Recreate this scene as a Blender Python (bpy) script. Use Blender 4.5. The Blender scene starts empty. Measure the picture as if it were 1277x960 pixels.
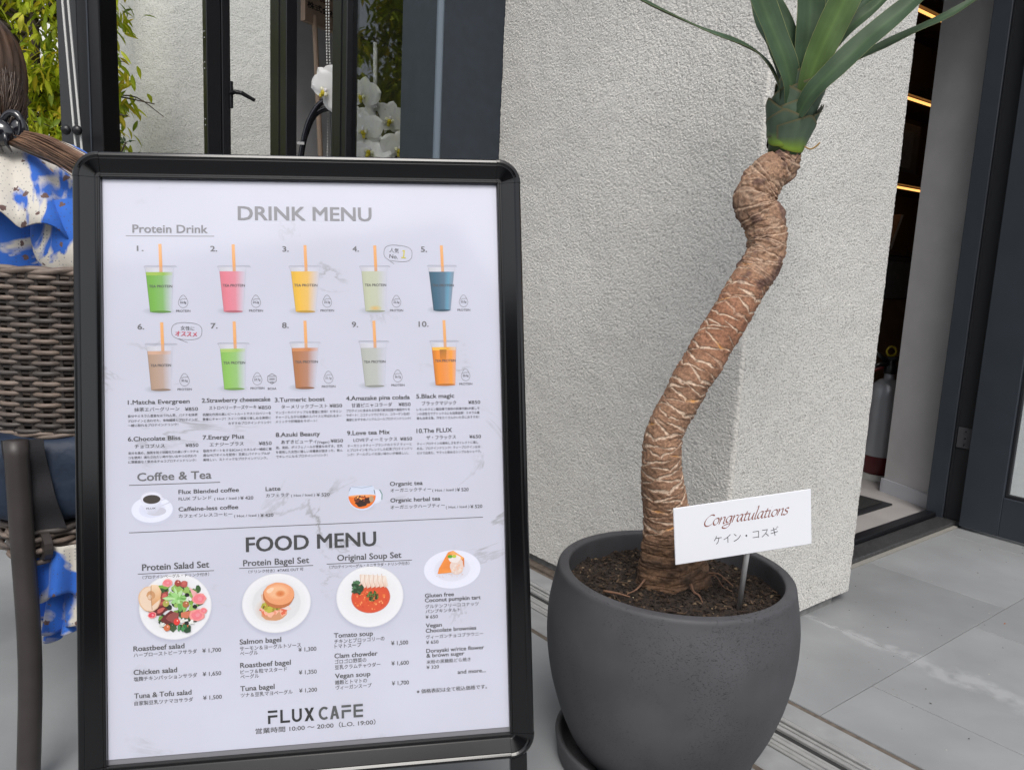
import bpy, math, random
import numpy as np
from mathutils import Vector, Matrix, noise as mnoise

random.seed(7); rng = np.random.default_rng(7)
S = bpy.context.scene; COL = S.collection
PI = math.pi

# ---------------------------------------------------------------- camera
cam_d = bpy.data.cameras.new('camera'); cam = bpy.data.objects.new('camera', cam_d); COL.objects.link(cam)
cam.location = (0, 0, 1.03)
cam.rotation_euler = (math.radians(80.8085), math.radians(-2.6933), math.radians(0.4356))
cam_d.sensor_width = 36; cam_d.lens = 36*1000/1277
cam_d.clip_start = .02; cam_d.clip_end = 500
S.camera = cam

# ---------------------------------------------------------------- light
SUN_ELEV, SUN_AZ = math.radians(50), math.radians(177)     # azimuth clockwise from +Y: behind the camera, to its right
w = bpy.data.worlds.new('World'); S.world = w; w.use_nodes = True
nt = w.node_tree; nt.nodes.clear()
out = nt.nodes.new('ShaderNodeOutputWorld'); bg = nt.nodes.new('ShaderNodeBackground')
sky = nt.nodes.new('ShaderNodeTexSky'); sky.sky_type = 'NISHITA'; sky.sun_disc = False
sky.sun_elevation = SUN_ELEV; sky.sun_rotation = SUN_AZ
sky.air_density = 1.0; sky.dust_density = 3.0; sky.ozone_density = 1.0
hs = nt.nodes.new('ShaderNodeHueSaturation'); hs.inputs['Saturation'].default_value = .34      # thin overcast
hs.inputs['Value'].default_value = 1.0
tc = nt.nodes.new('ShaderNodeTexCoord'); cn = nt.nodes.new('ShaderNodeTexNoise'); cn.inputs['Scale'].default_value = 2.2; cn.inputs['Detail'].default_value = 5
cr = nt.nodes.new('ShaderNodeMapRange'); cr.inputs['From Min'].default_value = .3; cr.inputs['From Max'].default_value = .7
cr.inputs['To Min'].default_value = .88; cr.inputs['To Max'].default_value = 1.12
mul = nt.nodes.new('ShaderNodeVectorMath'); mul.operation = 'SCALE'
nt.links.new(tc.outputs['Generated'], cn.inputs['Vector']); nt.links.new(cn.outputs['Fac'], cr.inputs['Value'])
nt.links.new(sky.outputs[0], hs.inputs['Color']); nt.links.new(hs.outputs[0], mul.inputs[0]); nt.links.new(cr.outputs[0], mul.inputs['Scale'])
nt.links.new(mul.outputs[0], bg.inputs['Color']); bg.inputs['Strength'].default_value = .15
nt.links.new(bg.outputs[0], out.inputs['Surface'])
sl = bpy.data.lights.new('sun', 'SUN'); sl.energy = 1.35; sl.angle = math.radians(24); sl.color = (1, .965, .92)
so = bpy.data.objects.new('sun', sl); COL.objects.link(so)
sd = Vector((math.sin(SUN_AZ)*math.cos(SUN_ELEV), math.cos(SUN_AZ)*math.cos(SUN_ELEV), math.sin(SUN_ELEV)))
so.rotation_euler = sd.to_track_quat('Z', 'Y').to_euler()
S.view_settings.view_transform = 'Standard'; S.view_settings.look = 'None'; S.view_settings.gamma = 1
S.view_settings.exposure = 0.22
S.cycles.max_bounces = 6; S.cycles.transparent_max_bounces = 12
S.cycles.use_denoising = True

# ---------------------------------------------------------------- frames of reference
A0 = math.radians(38.6)
UU = Vector((math.cos(A0), math.sin(A0), 0)); VV = Vector((-math.sin(A0), math.cos(A0), 0)); OO = Vector((.575, 1.995, 0))
def B(u, v, z=0.):                       # the building's own axes: u along its front, v into it
    return OO + UU*u + VV*v + Vector((0, 0, z))

# ---------------------------------------------------------------- materials
def newmat(name):
    m = bpy.data.materials.new(name); m.use_nodes = True
    n = m.node_tree.nodes; return m, n, m.node_tree.links, n['Principled BSDF']
def rgb(c): return (c[0], c[1], c[2], 1)
def mat(name, col, rough=.6, metal=0., var=.0, vscale=8., col2=None, bump=0., bscale=60., bdist=.002, detail=4., coat=0., stretch=None, spec=None):
    m, n, l, p = newmat(name)
    p.inputs['Roughness'].default_value = rough; p.inputs['Metallic'].default_value = metal
    p.inputs['Coat Weight'].default_value = coat; p.inputs['Coat Roughness'].default_value = .05
    if spec is not None: p.inputs['Specular IOR Level'].default_value = spec
    geo = n.new('ShaderNodeNewGeometry'); vec = geo.outputs['Position']
    if stretch:
        mp = n.new('ShaderNodeMapping'); mp.inputs['Scale'].default_value = stretch; l.new(vec, mp.inputs['Vector']); vec = mp.outputs[0]
    p.inputs['Base Color'].default_value = rgb(col)
    if var or col2:
        t = n.new('ShaderNodeTexNoise'); t.inputs['Scale'].default_value = vscale; t.inputs['Detail'].default_value = detail; l.new(vec, t.inputs['Vector'])
        mr = n.new('ShaderNodeMapRange'); mr.inputs['From Min'].default_value = .32; mr.inputs['From Max'].default_value = .68; l.new(t.outputs['Fac'], mr.inputs['Value'])
        mx = n.new('ShaderNodeMix'); mx.data_type = 'RGBA'; l.new(mr.outputs[0], mx.inputs['Factor'])
        c2 = col2 if col2 else tuple(x*(1+var) for x in col); c1 = col if col2 else tuple(x*(1-var) for x in col)
        mx.inputs['A'].default_value = rgb(c1); mx.inputs['B'].default_value = rgb(c2); l.new(mx.outputs['Result'], p.inputs['Base Color'])
    if bump:
        t = n.new('ShaderNodeTexNoise'); t.inputs['Scale'].default_value = bscale; t.inputs['Detail'].default_value = 3; l.new(vec, t.inputs['Vector'])
        b = n.new('ShaderNodeBump'); b.inputs['Strength'].default_value = bump; b.inputs['Distance'].default_value = bdist
        l.new(t.outputs['Fac'], b.inputs['Height']); l.new(b.outputs[0], p.inputs['Normal'])
    return m
def attr_mat(name, rough=.6, coat=0., coat_ior=1.5, bump=0., bscale=200., bdist=.001, var=0., vscale=30., spec=None, trans=0., coat_rough=.04):
    m, n, l, p = newmat(name)
    p.inputs['Roughness'].default_value = rough; p.inputs['Coat Weight'].default_value = coat
    p.inputs['Coat IOR'].default_value = coat_ior; p.inputs['Coat Roughness'].default_value = coat_rough
    if spec is not None: p.inputs['Specular IOR Level'].default_value = spec
    a = n.new('ShaderNodeAttribute'); a.attribute_name = 'Col'; c = a.outputs['Color']
    geo = n.new('ShaderNodeNewGeometry')
    if var:
        t = n.new('ShaderNodeTexNoise'); t.inputs['Scale'].default_value = vscale; t.inputs['Detail'].default_value = 5; l.new(geo.outputs['Position'], t.inputs['Vector'])
        mr = n.new('ShaderNodeMapRange'); mr.inputs['From Min'].default_value = .3; mr.inputs['From Max'].default_value = .7
        mr.inputs['To Min'].default_value = 1-var; mr.inputs['To Max'].default_value = 1+var; l.new(t.outputs['Fac'], mr.inputs['Value'])
        v = n.new('ShaderNodeVectorMath'); v.operation = 'SCALE'; l.new(c, v.inputs[0]); l.new(mr.outputs[0], v.inputs['Scale']); c = v.outputs[0]
    l.new(c, p.inputs['Base Color'])
    if bump:
        t = n.new('ShaderNodeTexNoise'); t.inputs['Scale'].default_value = bscale; t.inputs['Detail'].default_value = 4; l.new(geo.outputs['Position'], t.inputs['Vector'])
        b = n.new('ShaderNodeBump'); b.inputs['Strength'].default_value = bump; b.inputs['Distance'].default_value = bdist
        l.new(t.outputs['Fac'], b.inputs['Height']); l.new(b.outputs[0], p.inputs['Normal'])
    if trans:
        tr = n.new('ShaderNodeBsdfTranslucent'); ms = n.new('ShaderNodeMixShader'); ms.inputs[0].default_value = trans
        l.new(c, tr.inputs['Color']); l.new(p.outputs[0], ms.inputs[1]); l.new(tr.outputs[0], ms.inputs[2]); l.new(ms.outputs[0], n['Material Output'].inputs['Surface'])
    return m
def stucco_mat(name, col, scale, depth, fine, pit=.70):
    m, n, l, p = newmat(name); p.inputs['Roughness'].default_value = .95; p.inputs['Specular IOR Level'].default_value = .15
    geo = n.new('ShaderNodeNewGeometry'); pos = geo.outputs['Position']
    t1 = n.new('ShaderNodeTexNoise'); t1.inputs['Scale'].default_value = scale; t1.inputs['Detail'].default_value = 3.5; t1.inputs['Roughness'].default_value = .55
    t1.inputs['Distortion'].default_value = .15; l.new(pos, t1.inputs['Vector'])
    t2 = n.new('ShaderNodeTexVoronoi'); t2.inputs['Scale'].default_value = scale*1.6; t2.feature = 'SMOOTH_F1'; l.new(pos, t2.inputs['Vector'])
    a = n.new('ShaderNodeMath'); a.operation = 'MULTIPLY_ADD'; a.inputs[1].default_value = -.35; l.new(t2.outputs['Distance'], a.inputs[0]); l.new(t1.outputs['Fac'], a.inputs[2])
    t0 = n.new('ShaderNodeTexNoise'); t0.inputs['Scale'].default_value = 13; t0.inputs['Detail'].default_value = 2; l.new(pos, t0.inputs['Vector'])
    a0_ = n.new('ShaderNodeMath'); a0_.operation = 'MULTIPLY_ADD'; a0_.inputs[1].default_value = 1.3; l.new(t0.outputs['Fac'], a0_.inputs[0]); l.new(a.outputs[0], a0_.inputs[2])
    d = n.new('ShaderNodeDisplacement'); d.inputs['Scale'].default_value = depth; d.inputs['Midlevel'].default_value = .95; l.new(a0_.outputs[0], d.inputs['Height'])
    l.new(d.outputs[0], n['Material Output'].inputs['Displacement']); m.displacement_method = 'BOTH'
    # pits coloured darker; weathering: large pale and grey areas of the render coat itself
    mr = n.new('ShaderNodeMapRange'); mr.inputs['From Min'].default_value = .12; mr.inputs['From Max'].default_value = .36
    l.new(a.outputs[0], mr.inputs['Value'])
    t3 = n.new('ShaderNodeTexNoise'); t3.inputs['Scale'].default_value = 2.2; t3.inputs['Detail'].default_value = 4; l.new(pos, t3.inputs['Vector'])
    mr3 = n.new('ShaderNodeMapRange'); mr3.inputs['From Min'].default_value = .3; mr3.inputs['From Max'].default_value = .7; mr3.inputs['To Min'].default_value = .93; mr3.inputs['To Max'].default_value = 1.05; l.new(t3.outputs['Fac'], mr3.inputs['Value'])
    mx = n.new('ShaderNodeMix'); mx.data_type = 'RGBA'; l.new(mr.outputs[0], mx.inputs['Factor'])
    mx.inputs['A'].default_value = rgb(tuple(c*pit for c in col)); mx.inputs['B'].default_value = rgb(col)
    v = n.new('ShaderNodeVectorMath'); v.operation = 'SCALE'; l.new(mx.outputs['Result'], v.inputs[0]); l.new(mr3.outputs[0], v.inputs['Scale']); l.new(v.outputs[0], p.inputs['Base Color'])
    t4 = n.new('ShaderNodeTexNoise'); t4.inputs['Scale'].default_value = 520; t4.inputs['Detail'].default_value = 3; l.new(pos, t4.inputs['Vector'])
    b = n.new('ShaderNodeBump'); b.inputs['Strength'].default_value = fine; b.inputs['Distance'].default_value = .0015; l.new(t4.outputs['Fac'], b.inputs['Height']); l.new(b.outputs[0], p.inputs['Normal'])
    return m
def glass_mat(name, refl=.1, tint=(1, 1, 1)):
    m, n, l, p = newmat(name); n.remove(p)
    g = n.new('ShaderNodeBsdfGlossy'); g.inputs['Roughness'].default_value = .0; g.inputs['Color'].default_value = (1, 1, 1, 1)
    t = n.new('ShaderNodeBsdfTransparent'); t.inputs['Color'].default_value = rgb(tint)
    f = n.new('ShaderNodeLayerWeight'); f.inputs['Blend'].default_value = .5      # Schlick's curve, the same from either side of the pane
    f5 = n.new('ShaderNodeMath'); f5.operation = 'POWER'; f5.inputs[1].default_value = 5; l.new(f.outputs['Facing'], f5.inputs[0])
    a = n.new('ShaderNodeMath'); a.operation = 'MULTIPLY_ADD'; a.inputs[1].default_value = .9; a.inputs[2].default_value = .042+refl; a.use_clamp = True; l.new(f5.outputs[0], a.inputs[0])
    ms = n.new('ShaderNodeMixShader'); l.new(a.outputs[0], ms.inputs[0]); l.new(t.outputs[0], ms.inputs[1]); l.new(g.outputs[0], ms.inputs[2])
    l.new(ms.outputs[0], n['Material Output'].inputs['Surface']); return m
def emit_mat(name, col, s):
    m, n, l, p = newmat(name); p.inputs['Base Color'].default_value = rgb(col); p.inputs['Emission Color'].default_value = rgb(col); p.inputs['Emission Strength'].default_value = s; return m

# ---------------------------------------------------------------- mesh helpers
class MB:
    def __init__(s): s.v = []; s.f = []; s.c = []
    def add(s, vs, fs, col=None):
        o = len(s.v); s.v += [tuple(x) for x in vs]; s.f += [tuple(i+o for i in f) for f in fs]
        s.c += [col if col is not None else (1, 1, 1)]*len(vs) if not (isinstance(col, list)) else col
        return s
    def box(s, a, b, fn=None, bev=0.):
        (x0, y0, z0), (x1, y1, z1) = a, b
        if x0 > x1: x0, x1 = x1, x0
        if y0 > y1: y0, y1 = y1, y0
        if z0 > z1: z0, z1 = z1, z0
        fn = fn or (lambda x, y, z: (x, y, z))
        if bev <= 0:
            vs = [fn(x, y, z) for z in (z0, z1) for y in (y0, y1) for x in (x0, x1)]
            return s.add(vs, [(0, 2, 3, 1), (4, 5, 7, 6), (0, 1, 5, 4), (2, 6, 7, 3), (0, 4, 6, 2), (1, 3, 7, 5)])
        bb = min(bev, (x1-x0)*.45, (y1-y0)*.45, (z1-z0)*.45); vs = []; idx = {}
        for k, (X, dx) in enumerate(((x0, 1), (x1, -1))):
            for j, (Y, dy) in enumerate(((y0, 1), (y1, -1))):
                for i, (Z, dz) in enumerate(((z0, 1), (z1, -1))):
                    idx[k, j, i, 0] = len(vs); vs.append(fn(X, Y+dy*bb, Z+dz*bb))
                    idx[k, j, i, 1] = len(vs); vs.append(fn(X+dx*bb, Y, Z+dz*bb))
                    idx[k, j, i, 2] = len(vs); vs.append(fn(X+dx*bb, Y+dy*bb, Z))
        F = []
        I = lambda *a: idx[a]
        for k in (0, 1): q = [I(k, 0, 0, 0), I(k, 0, 1, 0), I(k, 1, 1, 0), I(k, 1, 0, 0)]; F.append(q if k == 0 else q[::-1])
        for j in (0, 1): q = [I(0, j, 0, 1), I(1, j, 0, 1), I(1, j, 1, 1), I(0, j, 1, 1)]; F.append(q if j == 0 else q[::-1])
        for i in (0, 1): q = [I(0, 0, i, 2), I(0, 1, i, 2), I(1, 1, i, 2), I(1, 0, i, 2)]; F.append(q if i == 0 else q[::-1])
        for k in (0, 1):
            for j in (0, 1):
                q = [I(k, j, 0, 0), I(k, j, 0, 1), I(k, j, 1, 1), I(k, j, 1, 0)]; F.append(q)
        for k in (0, 1):
            for i in (0, 1):
                q = [I(k, 0, i, 0), I(k, 1, i, 0), I(k, 1, i, 2), I(k, 0, i, 2)]; F.append(q)
        for j in (0, 1):
            for i in (0, 1):
                q = [I(0, j, i, 1), I(1, j, i, 1), I(1, j, i, 2), I(0, j, i, 2)]; F.append(q)
        for k in (0, 1):
            for j in (0, 1):
                for i in (0, 1): F.append([I(k, j, i, 0), I(k, j, i, 1), I(k, j, i, 2)])
        return s.add(vs, F)
    def tube(s, pts, r, n=8, cap=True, col=None, flat=1.):
        pts = [Vector(p) for p in pts]; rs = r if isinstance(r, (list, tuple)) else [r]*len(pts)
        up = Vector((0, 0, 1)); vs = []; prev = None
        for i, p in enumerate(pts):
            t = (pts[min(i+1, len(pts)-1)]-pts[max(i-1, 0)]).normalized()
            if prev is None:
                a = t.cross(up); a = a if a.length > .05 else t.cross(Vector((1, 0, 0))); a.normalize()
            else: a = (prev - t*prev.dot(t)).normalized()
            prev = a; b = t.cross(a)
            for k in range(n):
                an = 2*PI*k/n; vs.append(p + a*math.cos(an)*rs[i] + b*math.sin(an)*rs[i]*flat)
        F = [(i*n+k, i*n+(k+1) % n, (i+1)*n+(k+1) % n, (i+1)*n+k) for i in range(len(pts)-1) for k in range(n)]
        if cap: F += [tuple(range(n))[::-1], tuple((len(pts)-1)*n+k for k in range(n))]
        return s.add(vs, F, col)
    def lathe(s, prof, n=48, c=(0, 0, 0), col=None, close=False):
        vs = [(c[0]+r*math.cos(2*PI*k/n), c[1]+r*math.sin(2*PI*k/n), c[2]+z) for r, z in prof for k in range(n)]
        F = [(i*n+k, i*n+(k+1) % n, (i+1)*n+(k+1) % n, (i+1)*n+k) for i in range(len(prof)-1) for k in range(n)]
        if close: F += [tuple(range(n))[::-1], tuple((len(prof)-1)*n+k for k in range(n))]
        return s.add(vs, F, col)
    def ell(s, c, r, n=12, m=8, col=None):
        vs = []
        for i in range(m+1):
            a = PI*i/m
            for k in range(n): b = 2*PI*k/n; vs.append((c[0]+r[0]*math.sin(a)*math.cos(b), c[1]+r[1]*math.sin(a)*math.sin(b), c[2]-r[2]*math.cos(a)))
        F = [(i*n+k, i*n+(k+1) % n, (i+1)*n+(k+1) % n, (i+1)*n+k) for i in range(m) for k in range(n)]
        return s.add(vs, F, col)
    def mesh(s, name, m, smooth=False, cols=False):
        me = bpy.data.meshes.new(name); me.from_pydata([tuple(v) for v in s.v], [], [tuple(f) for f in s.f])
        for x in (m if isinstance(m, (list, tuple)) else [m]): me.materials.append(x)
        if smooth: me.polygons.foreach_set('use_smooth', [True]*len(me.polygons))
        if cols:
            ca = me.color_attributes.new('Col', 'FLOAT_COLOR', 'POINT')
            ca.data.foreach_set('color', np.array([(c[0], c[1], c[2], 1.) for c in s.c], dtype=np.float32).ravel())
        me.update(); return me
    def obj(s, name, m, parent=None, smooth=False, cols=False, loc=None):
        return link(name, s.mesh(name, m, smooth, cols), parent, loc)
def link(name, data, parent=None, loc=None):
    o = bpy.data.objects.new(name, data); COL.objects.link(o)
    if loc is not None: o.location = loc
    if parent is not None: o.parent = parent
    return o
def grid_mesh(name, P, nu, nv, m, smooth=True, cols=None):
    """P: (nu*nv,3) array"""
    i = np.arange(nu-1)[:, None]*nv+np.arange(nv-1)[None, :]; i = i.ravel()
    F = np.stack([i, i+nv, i+nv+1, i+1], 1)
    me = bpy.data.meshes.new(name); me.vertices.add(len(P)); me.vertices.foreach_set('co', P.astype(np.float32).ravel())
    me.loops.add(F.size); me.loops.foreach_set('vertex_index', F.astype(np.int32).ravel())
    me.polygons.add(len(F)); me.polygons.foreach_set('loop_start', np.arange(0, F.size, 4, dtype=np.int32))
    me.materials.append(m); me.update(calc_edges=True); me.validate()
    if smooth: me.polygons.foreach_set('use_smooth', [True]*len(me.polygons))
    if cols is not None:
        ca = me.color_attributes.new('Col', 'FLOAT_COLOR', 'POINT'); ca.data.foreach_set('color', np.concatenate([cols, np.ones((len(cols), 1))], 1).astype(np.float32).ravel())
    return me
def thing(name, label, cat, loc=(0, 0, 0), group=None, kind=None):
    o = bpy.data.objects.new(name, None); COL.objects.link(o); o.location = loc; o.empty_display_size = .1
    tag(o, label, cat, group, kind); return o
def tag(o, label=None, cat=None, group=None, kind=None):
    if label: o['label'] = label
    if cat: o['category'] = cat
    if group: o['group'] = group
    if kind: o['kind'] = kind
    return o
def bx(mb, u0, u1, v0, v1, z0, z1, bev=0.):
    return mb.box((u0, v0, z0), (u1, v1, z1), lambda a, b, c: B(a, b, c), bev)
def adopt(o, parent):      # parent without moving; these parents are never rotated or scaled
    w_ = Vector((0, 0, 0)); q = parent
    while q is not None: w_ += q.location; q = q.parent
    o.location = Vector(o.location)-w_; o.parent = parent; return o
def catmull(P, n=8):
    P = [Vector(p) for p in P]; Q = [P[0]*2-P[1]]+P+[P[-1]*2-P[-2]]; R = []
    for i in range(1, len(Q)-2):
        for k in range(n):
            t = k/n; a, b, c, d = Q[i-1:i+3]
            R.append(.5*((2*b)+(c-a)*t+(2*a-5*b+4*c-d)*t*t+(3*b-a-3*c+d)*t**3))
    R.append(P[-1]); return R

# ================================================================ SETTING
M_tile = mat('grey porcelain tile', (.215, .222, .228), .5, var=.13, vscale=5, bump=.25, bscale=70, bdist=.001)
M_conc = mat('terrace concrete', (.27, .28, .287), .7, var=.1, vscale=4, bump=.4, bscale=120, bdist=.001)
M_ground = mat('street asphalt', (.09, .09, .095), .9, var=.2, vscale=3, bump=.4)
M_strip = mat('pale concrete strip', (.30, .305, .31), .7, var=.10, vscale=14, bump=.3, bscale=150)
M_joint = mat('brown sealant', (.13, .105, .085), .8, var=.25, vscale=60, bump=.5, bscale=200)
M_alu = mat('weathered aluminium rail', (.40, .40, .395), .42, metal=.3, var=.12, vscale=25)
M_slot = mat('dark rail slot', (.03, .03, .03), .8)
M_grout = mat('tile grout', (.12, .12, .12), .9)
M_stL = stucco_mat('stucco coarse', (.655, .638, .60), 132, .0047, .3)
M_stR = stucco_mat('stucco fine', (.64, .628, .595), 170, .0052, .45, .52)
M_stW = stucco_mat('stucco garden wall', (.60, .60, .57), 85, .006, .2)
M_plain = mat('plain render', (.5, .5, .49), .95, var=.05, bump=.5, bscale=120, bdist=.004)
M_steel = mat('dark blue grey steel', (.023, .031, .042), .42, var=.12, vscale=30, bump=.12, bscale=420, bdist=.0006)
M_black = mat('black anodised stile', (.006, .006, .008), .35, bump=.05, bscale=300)
M_frame = mat('charcoal door paint', (.027, .034, .044), .5, var=.1, bump=.12, bscale=500, bdist=.0005)
M_frame2 = mat('dark jamb rebate', (.012, .013, .016), .5)
M_gran = mat('black speckled granite', (.02, .02, .02), .35, col2=(.07, .07, .072), vscale=140, detail=2)
M_intw = mat('grey interior wallpaper', (.50, .49, .50), .8, var=.05, vscale=9, bump=.2, bscale=200)
M_intw2 = mat('grey interior plaster', (.45, .44, .44), .85, var=.05)
M_skirt = mat('white skirting', (.52, .53, .58), .5)
M_wood = mat('dark walnut', (.09, .055, .035), .5, var=.3, vscale=12, stretch=(1, 1, 8))
M_dark = mat('dark interior', (.075, .066, .062), .8)
M_ceil = mat('ceiling', (.25, .25, .25), .9)
M_infl = mat('interior floor', (.36, .34, .33), .45, var=.08, vscale=6)
M_glass = glass_mat('window glass', .0, (.93, .94, .94))
M_glassd = glass_mat('door glass', .0, (.95, .96, .96))
M_led = emit_mat('warm led strip', (1., .47, .13), 1.5)

g = MB(); g.add([(-70, -70, -.06), (70, -70, -.06), (70, 70, -.06), (-70, 70, -.06)], [(0, 1, 2, 3)])
tag(g.obj('ground', M_ground), kind='structure')
t = MB(); bx(t, -9, -.32, -7, 9, -.055, 0); tag(t.obj('terrace_floor', M_conc), kind='structure')
# the paved entrance: tiles in staggered courses, each its own slab over the grout bed
pv = MB(); bx(pv, -.017, 6.5, -7, .137, -.055, -.003); pave = pv.obj('paving', M_grout); tag(pave, kind='structure')
M_tiles = []
for k in range(5):
    m = mat('grey porcelain tile %d' % k, tuple(c*(.93+.035*k) for c in (.265, .272, .278)), .5, var=.10, vscale=3.5, bump=.25, bscale=70, bdist=.001)
    # efflorescence: a lime bloom that follows the joint at u = .44, set in the tiles' own surface
    n, l = m.node_tree.nodes, m.node_tree.links; p = n['Principled BSDF']; base = p.inputs['Base Color'].links[0].from_socket
    geo = n.new('ShaderNodeNewGeometry'); mp = n.new('ShaderNodeMapping'); mp.vector_type = 'TEXTURE'
    mp.inputs['Location'].default_value = OO; mp.inputs['Rotation'].default_value = (0, 0, A0); l.new(geo.outputs['Position'], mp.inputs['Vector'])
    nz = n.new('ShaderNodeTexNoise'); nz.inputs['Scale'].default_value = 9; nz.inputs['Detail'].default_value = 7; nz.inputs['Roughness'].default_value = .62; l.new(mp.outputs[0], nz.inputs['Vector'])
    sx = n.new('ShaderNodeSeparateXYZ'); l.new(mp.outputs[0], sx.inputs[0])
    d = n.new('ShaderNodeMath'); d.operation = 'MULTIPLY_ADD'; d.inputs[1].default_value = .16; l.new(nz.outputs['Fac'], d.inputs[0]); l.new(sx.outputs['X'], d.inputs[2])   # wobble
    e = n.new('ShaderNodeMath'); e.operation = 'SUBTRACT'; e.inputs[1].default_value = .535; l.new(d.outputs[0], e.inputs[0])
    ab = n.new('ShaderNodeMath'); ab.operation = 'ABSOLUTE'; l.new(e.outputs[0], ab.inputs[0])
    wv = n.new('ShaderNodeMapRange'); wv.inputs['From Min'].default_value = -.05; wv.inputs['From Max'].default_value = -.5; wv.inputs['To Min'].default_value = .018; wv.inputs['To Max'].default_value = .055; l.new(sx.outputs['Y'], wv.inputs['Value'])
    df = n.new('ShaderNodeMath'); df.operation = 'DIVIDE'; l.new(ab.outputs[0], df.inputs[0]); l.new(wv.outputs[0], df.inputs[1])
    fr = n.new('ShaderNodeMapRange'); fr.inputs['From Min'].default_value = 1.0; fr.inputs['From Max'].default_value = .35; fr.inputs['To Max'].default_value = .55; l.new(df.outputs[0], fr.inputs['Value'])
    n2 = n.new('ShaderNodeTexNoise'); n2.inputs['Scale'].default_value = 26; n2.inputs['Detail'].default_value = 6; l.new(mp.outputs[0], n2.inputs['Vector'])
    r2 = n.new('ShaderNodeMapRange'); r2.inputs['From Min'].default_value = .30; r2.inputs['From Max'].default_value = .55; l.new(n2.outputs['Fac'], r2.inputs['Value'])
    ff = n.new('ShaderNodeMath'); ff.operation = 'MULTIPLY'; l.new(fr.outputs[0], ff.inputs[0]); l.new(r2.outputs[0], ff.inputs[1])
    # faint wipe marks all over
    n3 = n.new('ShaderNodeTexNoise'); n3.inputs['Scale'].default_value = 4.5; n3.inputs['Detail'].default_value = 8; n3.inputs['Distortion'].default_value = 1.2; l.new(mp.outputs[0], n3.inputs['Vector'])
    r3 = n.new('ShaderNodeMapRange'); r3.inputs['From Min'].default_value = .52; r3.inputs['From Max'].default_value = .72; r3.inputs['To Max'].default_value = .10; l.new(n3.outputs['Fac'], r3.inputs['Value'])
    mxf = n.new('ShaderNodeMath'); mxf.operation = 'MAXIMUM'; l.new(ff.outputs[0], mxf.inputs[0]); l.new(r3.outputs[0], mxf.inputs[1])
    mx = n.new('ShaderNodeMix'); mx.data_type = 'RGBA'; l.new(mxf.outputs[0], mx.inputs['Factor']); l.new(base, mx.inputs['A']); mx.inputs['B'].default_value = (.43, .435, .45, 1)
    l.new(mx.outputs['Result'], p.inputs['Base Color']); M_tiles.append(m)
rows = [(.137, -.314, .455), (-.314, -.914, .224), (-.914, -1.514, .5), (-1.514, -2.114, .2)]
for (va, vb, off) in rows:
    us = sorted([x for x in [off+.6*k for k in range(-2, 9)] if -.0 < x < 4.2]); us = [-.015]+us
    for a, b in zip(us[:-1], us[1:]):
        q = MB(); bx(q, a+.0012, b-.0012, vb+.0012, va-.0012, -.012, random.uniform(-.0004, .0004), .0012)
        q.obj('tile', random.choice(M_tiles), pave)
t = MB(); rg_ = random.Random(5)
for i in range(420):
    u, v = rg_.uniform(0, 2.2), rg_.uniform(-1.9, .12); s_ = rg_.uniform(.0006, .0022); q = B(u, v, s_*.5+.0004); an = rg_.random()*3
    dx, dy = Vector((math.cos(an), math.sin(an), 0))*s_*rg_.uniform(1, 2.4), Vector((-math.sin(an), math.cos(an), 0))*s_
    if u < .69 and v > -.02: continue
    t.add([q-dx, q-dy, q+dx*.8, q+dy*1.1, q+Vector((0, 0, s_*.6)), q-Vector((0, 0, s_*.5))], [(0, 1, 4), (1, 2, 4), (2, 3, 4), (3, 0, 4), (1, 0, 5), (2, 1, 5), (3, 2, 5), (0, 3, 5)], rg_.choice(((.08, .07, .06), (.45, .44, .42), (.3, .27, .22), (.06, .055, .05))))
tag(t.obj('floor_grit', attr_mat('grit', .9), cols=True), kind='stuff')
q = B(.92, -.36, .001); t = MB(); t.add([q, q+Vector((.006, .002, .002)), q+Vector((.011, .006, .0005)), q+Vector((.004, .006, .001)), q+Vector((.004, .003, .0035))], [(0, 1, 4), (1, 2, 4), (2, 3, 4), (3, 0, 4)], (.40, .10, .02))
tag(t.obj('fallen_leaf', attr_mat('dry petal', .8), cols=True), 'tiny orange scrap of leaf lying on the grey paving at the right edge', 'leaf')
# the rail that the folding doors ran on
t = MB(); bx(t, -.32, -.302, -7, 5, -.05, -.002); tag(t.obj('sealant_joint', M_joint), kind='structure')
t = MB(); bx(t, -.030, -.0175, -7, 5, -.05, -.002); bx(t, -.015, .03, .45, 5, -.05, .004); tag(t.obj('wall_side_joint', M_joint), kind='structure')
t = MB(); bx(t, -.302, -.222, -7, 5, -.05, 0, .002); bx(t, -.096, -.030, -7, 5, -.05, -.0005, .002); tag(t.obj('kerb_strip', M_strip), kind='structure')
rl = thing('floor_rail', 'grooved aluminium sill rail set in the floor behind the pot', 'floor rail', B(-.16, 0, 0))
def rob(mb, name, m, **k): o = mb.obj(name, m, **k); adopt(o, rl); return o
t = MB(); bx(t, -.221, -.097, -6.9, 5, -.05, -.008); rob(t, 'rail_bed', M_slot)
for i in range(8):
    u = -.219+.0152*i
    if i == 4: continue
    t = MB(); bx(t, u, u+(.0125 if i % 3 else .009), -6.8, 5, -.012, .0015 if i in (0, 7) else -.0005-.001*(i % 2), .0015); rob(t, 'rail_rib', M_alu)

# stucco pier with two faces
pier = thing('stucco_pier', 'white rough stucco pier standing behind the potted plant', 'wall', B(.3, .5, 0))
def into(me, name, par):
    o = link(name, me); adopt(o, par); return o
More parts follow.
